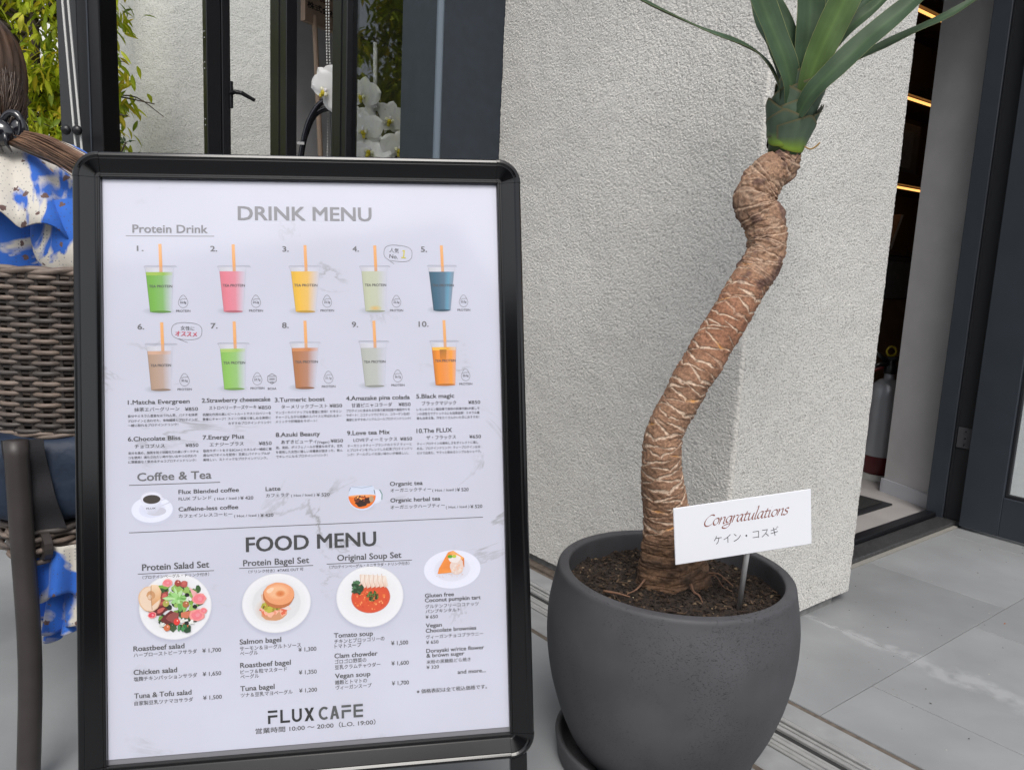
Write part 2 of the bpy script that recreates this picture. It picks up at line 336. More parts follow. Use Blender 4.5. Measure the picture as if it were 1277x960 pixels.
# one wrapped surface: left face, softly rounded corner, right face, rounded far corner and return
def wrap_path():
    P = [(0, 1.052)]; r = .012
    P += [(0, v) for v in np.arange(1.048, r, -.0042)]
    P += [(r-r*math.cos(a), r-r*math.sin(a)) for a in np.linspace(0, PI/2, 6)]
    P += [(u, 0) for u in np.arange(r+.0042, .672-r, .0042)]
    P += [(.672-r+r*math.sin(a), r-r*math.cos(a)) for a in np.linspace(0, PI/2, 6)]
    P += [(.672, v) for v in np.arange(r+.004, .30, .0042)]
    return P
wp = wrap_path(); zs = np.concatenate([[0.034], np.arange(.038, 2.15, .0042)])
Pa = np.array([[tuple(B(u, v, z)) for z in (0,)] for u, v in wp])[:, 0, :]
split = next(i for i, p in enumerate(wp) if p[0] > .007)
for nm, a, b, mm in (('left_face', 0, split+1, M_stL), ('right_face', split, len(wp), M_stR)):
    G = np.repeat(Pa[a:b][:, None, :], len(zs), 1).copy(); G[:, :, 2] = zs[None, :]
    into(grid_mesh(nm, G.reshape(-1, 3), b-a, len(zs), mm), nm, pier)
t = MB(); bx(t, .02, .655, .02, 1.04, .036, 3.0); o = t.obj('wall_core', M_plain); adopt(o, pier)
t = MB(); bx(t, -.0, .672, .0, 1.05, 2.152, 3.0); o = t.obj('upper_wall', M_plain); adopt(o, pier)
t = MB(); bx(t, .018, .60, .018, 1.04, 0, .035); o = t.obj('plinth', mat('grey plinth', (.2, .2, .195), .9, var=.2, vscale=40, bump=.6)); adopt(o, pier)

# dark steel post beside it
post = thing('steel_post', 'wide dark blue-grey steel post left of the stucco pier', 'post', B(-.12, 1.2, 0))
t = MB(); bx(t, -.25, .02, 1.054, 1.30, 0, 3.0, .012); o = t.obj('post_body', M_steel); adopt(o, post)
t = MB(); bx(t, -.2585, -.236, 1.0450, 1.072, 0, 3.0, .009); o = t.obj('corner_highlight', mat('edge highlight', (.13, .165, .20), .4, bump=.1, bscale=400)); adopt(o, post)  # paler strip: highlight of the bevelled corner put into the colour

# glazed folding leaves on the rail line
def stile(mb, u0, u1, v0, v1, z0=0., z1=3.):
    bx(mb, u0, u1, v0, v1, z0, z1, .003)
def fold(u0, v0):       # the leaf stands folded open, its pane running straight back from the stile
    d = (Vector((u0+1.69, v0+1.2))).normalized(); nx = Vector((d.y, -d.x))
    def m_(a, b, c): return B(u0+d.x*b+nx.x*a, v0+d.y*b+nx.y*a, c)
    t = MB(); t.box((-.002, .002, .08), (.002, .60, 2.9), m_); o = t.obj('pane', M_glassd); adopt(o, ld)
    t = MB(); t.box((-.02, .002, .0), (.02, .60, .079), m_, .003); o = t.obj('bottom_rail', M_black); adopt(o, ld)
    t = MB(); t.box((-.02, .601, .0), (.02, .66, 3.), m_, .003); o = t.obj('back_stile', M_black); adopt(o, ld)
leaf_grp = 'folded leaves of the glazed terrace door'
ld = thing('glazed_door_leaf', 'slim black framed glass leaf nearest the steel post, orchids showing behind its glass', 'glass door', B(-.2, 1.6, 0), leaf_grp)
t = MB(); stile(t, -.225, -.175, 1.748, 1.872); bx(t, -.2285, -.2255, 1.79, 1.83, 0, 3); o = t.obj('stile', M_black); adopt(o, ld)
t = MB(); bx(t, -.202, -.198, 1.303, 1.747, .08, 2.9); o = t.obj('pane', M_glass); adopt(o, ld)
t = MB(); bx(t, -.225, -.175, 1.304, 1.747, 0, .079, .003); o = t.obj('bottom_rail', M_black); adopt(o, ld)
ld = thing('glazed_door_leaf', 'folded black framed glass leaf between the pale wall and the wooden name board', 'glass door', B(-.2, 2.2, 0), leaf_grp)
t = MB(); stile(t, -.225, -.175, 2.325, 2.51); bx(t, -.2285, -.2255, 2.40, 2.43, 0, 3); o = t.obj('stile', M_black); adopt(o, ld)
fold(-.2, 2.512)
ld = thing('glazed_door_leaf', 'black framed glass leaf with a lever handle in front of the pale garden wall', 'glass door', B(-.2, 3.0, 0), leaf_grp)
t = MB(); stile(t, -.296, -.222, 3.17, 3.23); stile(t, -.221, -.178, 3.16, 3.24); o = t.obj('stile', M_black); adopt(o, ld)
fold(-.235, 3.242)
hz = 1.79
t = MB(); bx(t, -.186, -.170, 3.142, 3.1595, hz-.075, hz+.06, .003)
t.tube([B(-.18, 3.15, hz), B(-.172, 3.115, hz+.004), B(-.14, 3.11, hz+.003), B(-.072, 3.10, hz-.026)], [.012, .012, .011, .009], 8)
o = t.obj('lever_handle', M_black); adopt(o, ld)
for zz in (1.90, 1.62, 2.05):
    for dz in (0, .03): t = MB(); t.ell(B(-.2965, 3.2, zz+dz), (.004, .004, .004), 8, 5); o = t.obj('screw', M_alu, smooth=True); adopt(o, ld)
# outer post of the terrace with the blind cords
tp = thing('terrace_post', 'dark post behind the seated woman, tree leaves on both sides', 'post', (-1.70, 3.2, 0))
def tb(mb, name, m, par=None, **k): o = mb.obj(name, m, **k); adopt(o, par or tp); return o
t = MB(); t.box((-1.712, 3.2, 0), (-1.624, 3.34, 3.0), None, .004); tb(t, 'post_body', M_black)
t = MB(); t.box((-1.792, 3.21, 0), (-1.713, 3.33, 3.0), None, .004); tb(t, 'side_channel', mat('grey channel', (.028, .03, .033), .5, bump=.1))
t = MB(); t.box((-1.672, 3.196, 0), (-1.666, 3.2, 3.0)); tb(t, 'seam', M_frame)
cd = thing('blind_cord', 'pair of white blind cords held by a black clip on the dark post', 'cord', (-1.72, 3.15, 1.3))
M_cord = mat('white cord', (.6, .6, .58), .8)
for dx in (0, .021):
    t = MB(); t.tube([(-1.722+dx, 3.13, 2.6), (-1.722+dx, 3.13, 1.87), (-1.69+dx*1.1, 3.13, 1.28), (-1.67+dx, 3.13, .95)], .0043, 6); o = t.obj('cord', M_cord, smooth=True); adopt(o, cd)
t = MB()
for dx in (-.012, .03): t.ell((-1.708+dx, 3.115, 1.415), (.019, .014, .019), 12, 8)
o = t.obj('clip', M_black, smooth=True); adopt(o, cd)

# pale stucco garden wall with a soft corner
gw = thing('garden_wall', 'tall pale stucco garden wall seen through the glass leaves', 'wall', B(1, 5.6, 0))
P = [(0, v) for v in np.arange(8.4, 5.62, -.012)]+[(.25-.25*math.cos(a), 5.6+.25-.25*math.sin(a)) for a in np.linspace(.05, PI/2, 16)]+[(u, 5.6) for u in np.arange(.262, 2.4, .012)]
P = [p for p in P if not (p[0] == 0 and p[1] < 5.86)]
zs = np.arange(.0, 3.3, .012); G = np.array([tuple(B(u, v)) for u, v in P]); G = np.repeat(G[:, None, :], len(zs), 1).copy(); G[:, :, 2] = zs
o = link('wall_face', grid_mesh('wall_face', G.reshape(-1, 3), len(P), len(zs), M_stW)); adopt(o, gw)
t = MB(); bx(t, .03, 2.4, 5.9, 8.4, 0, 3.29); bx(t, .27, 2.4, 5.62, 5.9, 0, 3.29); o = t.obj('wall_core', M_plain); adopt(o, gw)

# a lower white wall and neighbouring house wall far behind the tree
t = MB(); t.box((-12, 9.0, 0), (-4.2, 9.3, 3.4)); tag(t.obj('boundary_wall', mat('white painted wall', (.78, .78, .77), .9)), 'white wall glimpsed through the gaps of the yellow-green tree', 'wall')

# cafe room behind the glazed leaves
room = thing('cafe_building', 'dim cafe interior with grey walls behind the glass and the open entrance', 'building', B(2, 2, 0))
def rm(name, m, *a, bev=0.): t = MB(); bx(t, *a, bev=bev); o = t.obj(name, m); adopt(o, room); return o
rm('end_wall', M_intw2, .26, 5.2, 3.6, 3.72, 0, 2.75)
rm('dark_panel', M_dark, .66, 5.2, 3.54, 3.597, 0, 2.7)
rm('back_wall', M_dark, 5.2, 5.3, .14, 3.72, 0, 2.75)
rm('ceiling', M_ceil, -.25, 5.3, .3, 3.72, 2.75, 2.85)
rm('roof', M_plain, -.3, 5.35, .05, 3.77, 2.852, 3.05)
rm('room_floor', M_infl, .03, 5.2, .285, 3.6, -.05, .012)
rm('front_wall', M_plain, 1.95, 5.3, .14, .28, 0, 3.0)
rm('lintel', M_plain, .675, 1.949, .14, .28, 2.45, 3.0)
rm('pier_inner_wall', M_intw2, .03, .66, 1.06, 1.1, 0, 2.75)
t = MB()
ang = math.atan2(.27, .09)
c0 = Vector((1.892, .285)); c1 = Vector((1.985, .565)); d = (c1-c0).normalized(); nn = Vector((d.y, -d.x))
def slab(mb, off0, off1, s0, s1, z0, z1):
    mb.box((off0, s0, z0), (off1, s1, z1), lambda a, b, z: B(c0.x+nn.x*a+d.x*b, c0.y+nn.y*a+d.y*b, z))
L = (c1-c0).length
slab(t, 0, .12, 0, L, .0, 2.75); o = t.obj('partition', M_intw); adopt(o, room)
t = MB(); slab(t, -.009, -.0005, -.0, L+.004, .012, .075); slab(t, -.009, .12, L+.0005, L+.01, .012, .075); o = t.obj('skirting', M_skirt); adopt(o, room)
# sill of the entrance
t = MB(); bx(t, .68, 1.949, .155, .235, -.04, .018, .003); o = t.obj('granite_sill', M_gran); adopt(o, room)
t = MB(); bx(t, .68, 1.80, .237, .284, -.04, .034, .003); o = t.obj('inner_sill', M_black); adopt(o, room)
t = MB(); bx(t, .675, 1.78, .137, .154, -.04, .004); o = t.obj('sealant', mat('beige sealant', (.27, .26, .235), .8)); adopt(o, room)
# door frame jamb
t = MB(); bx(t, 1.80, 1.948, .212, .283, .012, 2.4, .002); o = t.obj('door_jamb', M_frame); adopt(o, room)
t = MB(); bx(t, 1.808, 1.946, .1405, .211, .019, 2.4); bx(t, 1.803, 1.8075, .20, .206, .02, 2.4); o = t.obj('jamb_rebate', M_frame2); adopt(o, room)
t = MB(); bx(t, .675, 1.947, .15, .28, 2.402, 2.449); o = t.obj('frame_head', M_frame); adopt(o, room)

# open entrance door
dr = thing('entrance_door', 'open charcoal entrance door with a glass panel, at the right edge', 'door', B(1.77, .13, 0))
def dd(name, m, *a, bev=0.002): t = MB(); bx(t, *a, bev=bev); o = t.obj(name, m); adopt(o, dr); return o
dd('hinge_stile', M_frame, 1.77, 1.812, -.017, .132, .012, 2.36)
dd('bottom_rail', M_frame, 1.7705, 1.8115, -.618, -.0175, .012, .172)
dd('top_rail', M_frame, 1.7705, 1.8115, -.618, -.0175, 2.2, 2.36)
dd('lock_stile', M_frame, 1.77, 1.812, -.75, -.6185, .012, 2.36)
dd('glazing_bead', M_frame2, 1.782, 1.80, -.6175, -.018, .1725, .186)
dd('glazing_bead', M_frame2, 1.782, 1.80, -.030, -.018, .1865, 2.199)
dd('pane', M_glassd, 1.789, 1.793, -.617, -.031, .187, 2.199, bev=0)
h = dd('hinge', mat('dull hinge steel', (.10, .10, .11), .4, metal=.5), 1.7995, 1.8072, .134, .196, .33, .415, bev=.001)
for zz in (.345, .372, .4): 
    t = MB(); t.ell(B(1.7985, .165, zz), (.004,)*3, 8, 5); o = t.obj('screw', M_black, smooth=True); adopt(o, h)

# garden-side stucco wall seen through the door glass
t = MB(); bx(t, 1.951, 5.2, .10, .1385, 0, 3.0); o = t.obj('facade_render', mat('facade render', (.55, .56, .55), .95, bump=.8, bscale=130, bdist=.006)); adopt(o, room)

# shelf unit in the room with warm strips
sh = thing('display_shelf', 'dark wooden shelving with warm light strips inside the entrance', 'shelf', B(3, 1.3, 0))
def sb(name, m, *a, bev=0., par=None):
    t = MB(); bx(t, *a, bev=bev); o = t.obj(name, m); adopt(o, sh); return o
sb('back_panel', M_dark, 2.45, 3.7, 1.42, 1.45, .0, 2.7)
sb('side_panel', M_wood, 3.7, 3.74, 1.05, 1.45, .0, 2.7); sb('side_panel', M_wood, 2.41, 2.449, 1.05, 1.45, .0, 2.7)
for i, z in enumerate((2.43, 1.975, 1.50)):
    sb('shelf_board', M_wood, 2.45, 3.7, 1.07, 1.419, z+.02, z+.085)
    sb('light_strip', M_led, 2.5, 3.65, 1.085, 1.10, z, z+.0095)
sb('shelf_board', M_wood, 2.45, 3.7, 1.07, 1.419, 1.13, 1.16)
sb('cabinet_front', mat('walnut front', (.16, .095, .055), .5, var=.2, vscale=10), 2.45, 3.7, 1.07, 1.1, .0, .88)
def shelf_item(name, label, cat, parts):
    o0 = thing(name, label, cat, B(parts[0][1], parts[0][3], parts[0][5]))
    for (nm, u0, u1, v0, v1, z0, z1, m) in parts:
        t = MB(); bx(t, u0, u1, v0, v1, z0, z1, .002); o = t.obj(nm, m); adopt(o, o0)
M_card = mat('grey card', (.40, .41, .44), .6); M_box = mat('dark carton', (.13, .125, .13), .6, var=.2, vscale=30); M_box2 = mat('brown carton', (.28, .2, .15), .7)
shelf_item('display_box', 'dark printed box standing on the middle shelf under a warm strip', 'box', [('carton', 2.78, 3.06, 1.12, 1.3, 1.587, 1.86, M_box), ('print_panel', 2.80, 2.98, 1.116, 1.119, 1.62, 1.82, mat('faint print', (.22, .22, .23), .6, var=.35, vscale=60, stretch=(1, 1, 6)))])
shelf_item('price_card', 'small grey card standing on the upper shelf', 'card', [('card', 2.72, 2.82, 1.10, 1.106, 2.062, 2.19, M_card), ('card_foot', 2.74, 2.80, 1.107, 1.14, 2.062, 2.068, M_card)])
q = thing('leaning_book', 'brown book leaning on the lower shelf', 'book', B(2.92, 1.15, 1.16))
t = MB(); t.box((0, 0, 0), (.03, .16, .2), lambda a, b, c: B(2.86+a+c*.45, 1.12+b, 1.163+c), .002); o = t.obj('cover', M_box2); adopt(o, q)
t = MB(); t.box((.003, .004, .003), (.027, .15, .203), lambda a, b, c: B(2.86+a+c*.45, 1.117+b*.5, 1.1605+c)); o = t.obj('pages', M_card); adopt(o, q)
shelf_item('storage_box', 'dark grey box under the leaning book', 'box', [('carton', 2.62, 3.1, 1.09, 1.32, .885, 1.10, M_box), ('lid', 2.61, 3.11, 1.08, 1.33, 1.101, 1.125, M_dark)])

# fire extinguisher
fe = thing('fire_extinguisher', 'silver fire extinguisher with red base and yellow pin inside the entrance', 'extinguisher', B(2.21, .71, .012))
def fx(mb, name, m, smooth=True): o = mb.obj(name, m, smooth=smooth); adopt(o, fe); return o
c = B(2.21, .71, .012); M_sil = mat('silver enamel', (.33, .34, .37), .3, metal=.3)
t = MB(); t.lathe([(.083, .12), (.083, .40), (.080, .44), (.068, .475), (.045, .497), (.026, .505), (.024, .535)], 32, c); fx(t, 'cylinder_body', M_sil)
t = MB(); t.lathe([(.0, .03), (.080, .03), (.0838, .04), (.0838, .1195), (.0835, .1205)], 32, c); fx(t, 'base_band', mat('red enamel', (.08, .006, .009), .35))
t = MB(); t.lathe([(.0, 0), (.085, 0), (.085, .029), (.0, .0295)], 32, c); fx(t, 'stand', mat('white plastic', (.5, .5, .48), .5), False)
t = MB(); t.lathe([(.03, .53), (.031, .565), (.02, .575), (.012, .60)], 20, c)
t.tube([c+Vector((-.02, 0, .59)), c+Vector((-.06, -.01, .615)), c+Vector((-.10, -.01, .64))], [.013, .012, .008], 8)
t.tube([c+Vector((.0, 0, .575)), c+Vector((-.06, -.01, .575)), c+Vector((-.10, -.01, .56))], [.012, .011, .008], 8)
t.tube([c+Vector((-.02, 0, .60)), c+Vector((.04, 0, .61)), c+Vector((.06, 0, .59))], [.014, .013, .010], 8); fx(t, 'valve_handle', M_black)
t = MB(); t.tube([c+Vector((-.005, 0, .64))+Vector((.023*math.cos(a), 0, .023*math.sin(a))) for a in np.linspace(0, 2*PI, 17)], .0055, 6); t.tube([c+Vector((-.005, 0, .617)), c+Vector((-.005, 0, .60))], .005, 6); fx(t, 'safety_pin', mat('yellow plastic', (.34, .26, .01), .4))
t = MB(); t.tube(catmull([c+Vector((-.03, 0, .57)), c+Vector((-.11, 0, .50)), c+Vector((-.105, 0, .25)), c+Vector((-.085, 0, .15))], 5), .011, 8); fx(t, 'hose', mat('red black hose', (.10, .01, .01), .5))
q = thing('door_mat', 'black door mat on the cafe floor behind the threshold', 'mat', B(1.4, .5, .012))
t = MB(); bx(t, .9, 1.80, .425, .95, .012, .02, .002); o = t.obj('rubber_border', M_frame2); adopt(o, q)
t = MB(); bx(t, .93, 1.77, .455, .92, .0205, .025, .002); o = t.obj('pile', mat('mat pile', (.012, .012, .012), .95, bump=1, bscale=500, bdist=.003)); adopt(o, q)
# a counter and its things inside the glass, behind the orchids
ct = thing('cafe_counter', 'wooden counter corner inside the window at the right of the orchids', 'counter', B(1.5, 2.6, 0))
t = MB(); bx(t, 1.10, 1.9, 3.0, 3.5, 1.78, 1.82, .004); o = t.obj('counter_top', mat('warm board', (.30, .2, .15), .5)); adopt(o, ct)
t = MB(); bx(t, 1.13, 1.87, 3.03, 3.47, .012, 1.779); o = t.obj('counter_body', mat('counter body', (.14, .10, .08), .6)); adopt(o, ct)
q = thing('steel_cup', 'small steel cup on the counter behind the window', 'cup', B(1.17, 3.1, 1.82))
t = MB(); cc = B(1.17, 3.1, 1.821); t.lathe([(.0, 0), (.03, 0), (.036, .08), (.034, .08), (.028, .004), (0, .004)], 20, cc); o = t.obj('cup_body', M_alu, smooth=True); adopt(o, q)
t = MB(); t.tube([cc+Vector((.035, 0, .02)), cc+Vector((.055, 0, .03)), cc+Vector((.055, 0, .06)), cc+Vector((.036, 0, .07))], .004, 6); o = t.obj('handle', M_alu, smooth=True); adopt(o, q)

# opposite side of the lane, behind the camera: what the sheen of the poster and the glass reflect
nb = thing('neighbour_house', 'dark clad house with a sloped roof across the lane behind the camera', 'house', (0, -9, 0))
M_clad = mat('dark cladding', (.06, .06, .065), .8, var=.2, vscale=2)
t = MB(); t.add([(-9, -9, -.05), (3.2, -9, -.05), (3.2, -9, 4.4), (2.2, -9, 5.9), (-9, -9, 3.1), (-9, -13, -.05), (3.2, -13, -.05), (3.2, -13, 4.4), (2.2, -13, 5.9), (-9, -13, 3.1)],
 [(0, 1, 2, 3, 4), (9, 8, 7, 6, 5), (4, 3, 8, 9), (3, 2, 7, 8), (1, 6, 7, 2), (0, 4, 9, 5)]); o = t.obj('walls', M_clad); adopt(o, nb)
for x in (-6.5, -3.2, .2):
    t = MB(); t.box((x, -9.0, 1.0), (x+1.2, -8.95, 2.3)); f = t.obj('window_frame', M_black); adopt(f, nb)
    t = MB(); t.box((x+.06, -8.955, 1.06), (x+1.14, -8.945, 2.24)); o = t.obj('window_pane', M_steel); adopt(o, nb)
t = MB(); t.box((3.5, -8.0, -.05), (11, -7.7, 1.9)); tag(t.obj('lane_wall', mat('grey block wall', (.2, .2, .2), .9, var=.15)), 'grey block wall along the lane behind the camera', 'wall')
# ================================================================ POT, SAUCER, SOIL
PC = Vector((.3475, 1.55, 0)); RIM = .418
M_pot = mat('charcoal fibre clay', (.066, .065, .071), .62, var=.24, vscale=6, bump=.10, bscale=260, bdist=.0008)
n, l = M_pot.node_tree.nodes, M_pot.node_tree.links; p = n['Principled BSDF']
geo = n.new('ShaderNodeNewGeometry'); mp = n.new('ShaderNodeMapping'); mp.inputs['Scale'].default_value = (40, 40, 230); l.new(geo.outputs['Position'], mp.inputs['Vector'])
tz = n.new('ShaderNodeTexNoise'); tz.inputs['Detail'].default_value = 1.5; tz.inputs['Roughness'].default_value = .6; l.new(mp.outputs[0], tz.inputs['Vector'])
mr = n.new('ShaderNodeMapRange'); mr.inputs['From Min'].default_value = .655; mr.inputs['From Max'].default_value = .675; l.new(tz.outputs['Fac'], mr.inputs['Value'])
t5 = n.new('ShaderNodeTexNoise'); t5.inputs['Scale'].default_value = 7; l.new(geo.outputs['Position'], t5.inputs['Vector'])
m5 = n.new('ShaderNodeMapRange'); m5.inputs['From Min'].default_value = .45; m5.inputs['From Max'].default_value = .52; l.new(t5.outputs['Fac'], m5.inputs['Value'])
pm = n.new('ShaderNodeMath'); pm.operation = 'MULTIPLY'; l.new(mr.outputs[0], pm.inputs[0]); l.new(m5.outputs[0], pm.inputs[1])
bs = p.inputs['Base Color'].links[0].from_socket; mx = n.new('ShaderNodeMix'); mx.data_type = 'RGBA'; l.new(pm.outputs[0], mx.inputs['Factor']); l.new(bs, mx.inputs['A']); mx.inputs['B'].default_value = (.012, .012, .014, 1); l.new(mx.outputs['Result'], p.inputs['Base Color'])
b2 = n.new('ShaderNodeBump'); b2.inputs['Strength'].default_value = .8; b2.inputs['Distance'].default_value = .002; b2.invert = True; l.new(pm.outputs[0], b2.inputs['Height'])
ob_ = p.inputs['Normal'].links[0].from_socket; l.new(ob_, b2.inputs['Normal']); l.new(b2.outputs[0], p.inputs['Normal'])

sc_ = thing('plant_saucer', 'round dark saucer under the charcoal pot', 'saucer', (PC.x-.012, PC.y, 0))
t = MB(); t.lathe([(0, 0), (.178, 0), (.198, .006), (.205, .05), (.203, .053), (.197, .053), (.193, .05), (.187, .014), (.17, .008), (0, .008)], 96, (PC.x-.017, PC.y+.0, .001))
o = t.obj('tray', M_pot, smooth=True); adopt(o, sc_)
pot = thing('plant_pot', 'large round charcoal fibre clay pot with a white card standing in it', 'pot', PC)
prof = [(0, .011), (.12, .011), (.150, .016), (.175, .035), (.195, .065), (.219, .12), (.238, .18), (.249, .24), (.2525, .285), (.2515, .33), (.2455, .37), (.2385, .403), (.2370, .4125), (.2343, .4172), (.2295, .4184), (.2180, .4186), (.2143, .4168), (.2133, .411), (.2165, .37), (.222, .34)]
pp = []
for i in range(len(prof)-1):
    for k in range(3):
        a, b = prof[i], prof[i+1]; pp.append((a[0]+(b[0]-a[0])*k/3, a[1]+(b[1]-a[1])*k/3))
pp.append(prof[-1])
def smooth_prof(P, it=1):
    for _ in range(it): P = [P[0]]+[((P[i-1][0]+2*P[i][0]+P[i+1][0])/4, (P[i-1][1]+2*P[i][1]+P[i+1][1])/4) for i in range(1, len(P)-1)]+[P[-1]]
    return P
t = MB(); t.lathe(smooth_prof(pp), 160, PC); o = t.obj('pot_body', M_pot, smooth=True); adopt(o, pot)

# soil: a lumpy bed and thousands of crumbs
SOILZ = .372
M_soil = mat('potting soil', (.012, .008, .006), .95, col2=(.04, .026, .018), vscale=90, bump=1., bscale=140, bdist=.006)
nr, na = 60, 150; R = np.linspace(0, .2172, nr); TH = np.linspace(0, 2*PI, na)
P = np.array([(PC.x+r*math.cos(a), PC.y+r*math.sin(a), SOILZ+.010*mnoise.noise((r*math.cos(a)*26, r*math.sin(a)*26, 3))+.006*mnoise.noise((r*math.cos(a)*90, r*math.sin(a)*90, 7))+.022*math.exp(-((r*math.cos(a)-.005)**2+(r*math.sin(a)-.02)**2)/.006)) for r in R for a in TH])
soil = thing('potting_soil', 'dark bark-strewn potting soil filling the pot', 'soil', (PC.x, PC.y, SOILZ))
o = link('soil_bed', grid_mesh('soil_bed', P, nr, na, M_soil)); adopt(o, soil)
def soilz(x, y): return SOILZ+.010*mnoise.noise((x*26, y*26, 3))+.022*math.exp(-((x-.005)**2+(y-.02)**2)/.006)
crumb_cols = [(.018, .011, .008), (.03, .019, .012), (.05, .03, .018), (.012, .008, .006), (.10, .065, .04), (.16, .115, .07), (.35, .3, .2)]
t = MB()
for i in range(4200):
    r = .2135*math.sqrt(random.random()); a = random.random()*2*PI; x, y = r*math.cos(a), r*math.sin(a)
    s_ = random.choice((.0018, .0025, .0035, .005)); k = random.choices(range(7), (6, 6, 5, 8, 2.2, .8, .22))[0]
    if k == 6: s_ = .0022
    e = Vector((random.uniform(.5, 1.6), random.uniform(.5, 1.2), random.uniform(.3, .9)))*s_
    q = Matrix.Rotation(random.random()*6, 3, 'Z') @ Matrix.Rotation(random.uniform(-.7, .7), 3, 'X')
    c = Vector((PC.x+x, PC.y+y, soilz(x, y)+s_*.35))
    vs = [c+q@Vector((sx*e.x*random.uniform(.7, 1.2), sy*e.y*random.uniform(.7, 1.2), sz*e.z*random.uniform(.7, 1.2))) for sx, sy, sz in ((1, 0, 0), (-1, 0, 0), (0, 1, 0), (0, -1, 0), (0, 0, 1), (0, 0, -1))]
    t.add(vs, [(0, 2, 4), (2, 1, 4), (1, 3, 4), (3, 0, 4), (2, 0, 5), (1, 2, 5), (3, 1, 5), (0, 3, 5)], crumb_cols[k])
M_crumb = attr_mat('soil crumbs', .95)
o = t.obj('soil_crumbs', M_crumb, cols=True); adopt(o, soil); tag(o, kind='stuff')
t = MB()
for i in range(120):      # bark slivers
    r = .21*math.sqrt(random.random()); a = random.random()*2*PI; x, y = r*math.cos(a), r*math.sin(a); L_ = random.uniform(.006, .022); an = random.random()*PI
    c = Vector((PC.x+x, PC.y+y, soilz(x, y)+.005)); dv = Vector((math.cos(an), math.sin(an), random.uniform(-.25, .25)))*L_/2; wv = Vector((-math.sin(an), math.cos(an), .2))*random.uniform(.001, .0024)
    col = random.choice(((.06, .035, .02), (.11, .07, .042), (.035, .02, .013)))
    up = Vector((0, 0, .0018)); t.add([c-dv-wv, c+dv-wv*.4, c+dv+wv*.5, c-dv+wv, c-dv-wv+up, c+dv-wv*.4+up, c+dv+wv*.5+up, c-dv+wv+up], [(3, 2, 1, 0), (4, 5, 6, 7), (0, 1, 5, 4), (1, 2, 6, 5), (2, 3, 7, 6), (3, 0, 4, 7)], col)
o = t.obj('bark_slivers', M_crumb, cols=True); adopt(o, soil); tag(o, kind='stuff')

# ================================================================ YUCCA
yu = thing('potted_yucca', 'tall yucca with an S-bent ringed brown trunk and sword leaves', 'plant', (PC.x, PC.y+.03, SOILZ))
TRUNK = [(0.5157, 1.6297, 1.2617, 0.0300), (0.5072, 1.6279, 1.2306, 0.0339), (0.4908, 1.6267, 1.2175, 0.0385), (0.4747, 1.6243, 1.1966, 0.0410), (0.4605, 1.6196, 1.1663, 0.0402), (0.4645, 1.6151, 1.1431, 0.0405), (0.4795, 1.6092, 1.1172, 0.0400), (0.4848, 1.6022, 1.0894, 0.0385), (0.4851, 1.5955, 1.0645, 0.0369), (0.476, 1.5889, 1.0409, 0.0370), (0.4622, 1.5812, 1.014, 0.0375), (0.4484, 1.5753, 0.9933, 0.0380), (0.4287, 1.565, 0.9572, 0.0389), (0.4092, 1.5555, 0.9212, 0.0388), (0.3855, 1.5463, 0.882, 0.0395), (0.3669, 1.5391, 0.8445, 0.0395), (0.3441, 1.5338, 0.8066, 0.0382), (0.3294, 1.5309, 0.7701, 0.0373), (0.3119, 1.53, 0.733, 0.0366), (0.2996, 1.5315, 0.6937, 0.0373), (0.3003, 1.5354, 0.6525, 0.0394), (0.3072, 1.5431, 0.6017, 0.043), (0.3233, 1.5576, 0.5315, 0.0477), (0.334, 1.566, 0.4768, 0.0535), (0.342, 1.572, 0.4356, 0.0640), (0.350, 1.576, 0.400, 0.0745), (.353, 1.578, .372, .078), (.355, 1.578, .345, .070)]
T_ = TRUNK[::-1]; cp = np.array(T_); 
# resample along arc length
dense = catmull([c[:3] for c in T_], 24); rad = []
for i in range(len(T_)-1):
    for k in range(24): rad.append(T_[i][3]+(T_[i+1][3]-T_[i][3])*k/24)
rad.append(T_[-1][3]); rad = np.convolve(np.pad(rad, 20, mode='edge'), np.ones(41)/41, 'valid')
D = np.array([tuple(p) for p in dense]); seg = np.linalg.norm(np.diff(D, axis=0), axis=1); arc = np.concatenate([[0], np.cumsum(seg)]); TL = arc[-1]
NS, NA = 1050, 128
ss = np.linspace(0, TL, NS); Cx = np.stack([np.interp(ss, arc, D[:, k]) for k in range(3)], 1); Rr = np.interp(ss, arc, rad)
Tn = np.gradient(Cx, axis=0); Tn /= np.linalg.norm(Tn, axis=1)[:, None]
Aa = np.cross(Tn, [0, 1, 0]); Aa /= np.linalg.norm(Aa, axis=1)[:, None]; Bb = np.cross(Tn, Aa)
th = np.linspace(0, 2*PI, NA)
SS, TT = np.meshgrid(ss, th, indexing='ij')
def pnoise(sx_, ss_, seed, octv=3):
    """fractal noise on the bark: sx_ per metre round the trunk, ss_ per metre along it"""
    ca, sa = np.cos(th)*.045*sx_, np.sin(th)*.045*sx_; zz = ss*ss_; o_ = np.empty((NS, NA))
    for i in range(NS):
        z_ = zz[i]+seed*17.3
        for k in range(NA): o_[i, k] = mnoise.fractal((ca[k]+seed, sa[k]-seed, z_), 1., 2., octv)
    return o_
n1 = pnoise(26, 26, 1); n2 = pnoise(120, 130, 2, 2); n3 = pnoise(55, 62, 3)
disp = np.zeros_like(SS); white = np.zeros_like(SS); brown = np.zeros_like(SS); node = np.zeros_like(SS); orange = np.zeros_like(SS)
s_start, ds = .160, .0054
nsc = int((TL-s_start-.05)/ds)
rs = np.random.default_rng(3)
wob = SS+.0022*n3
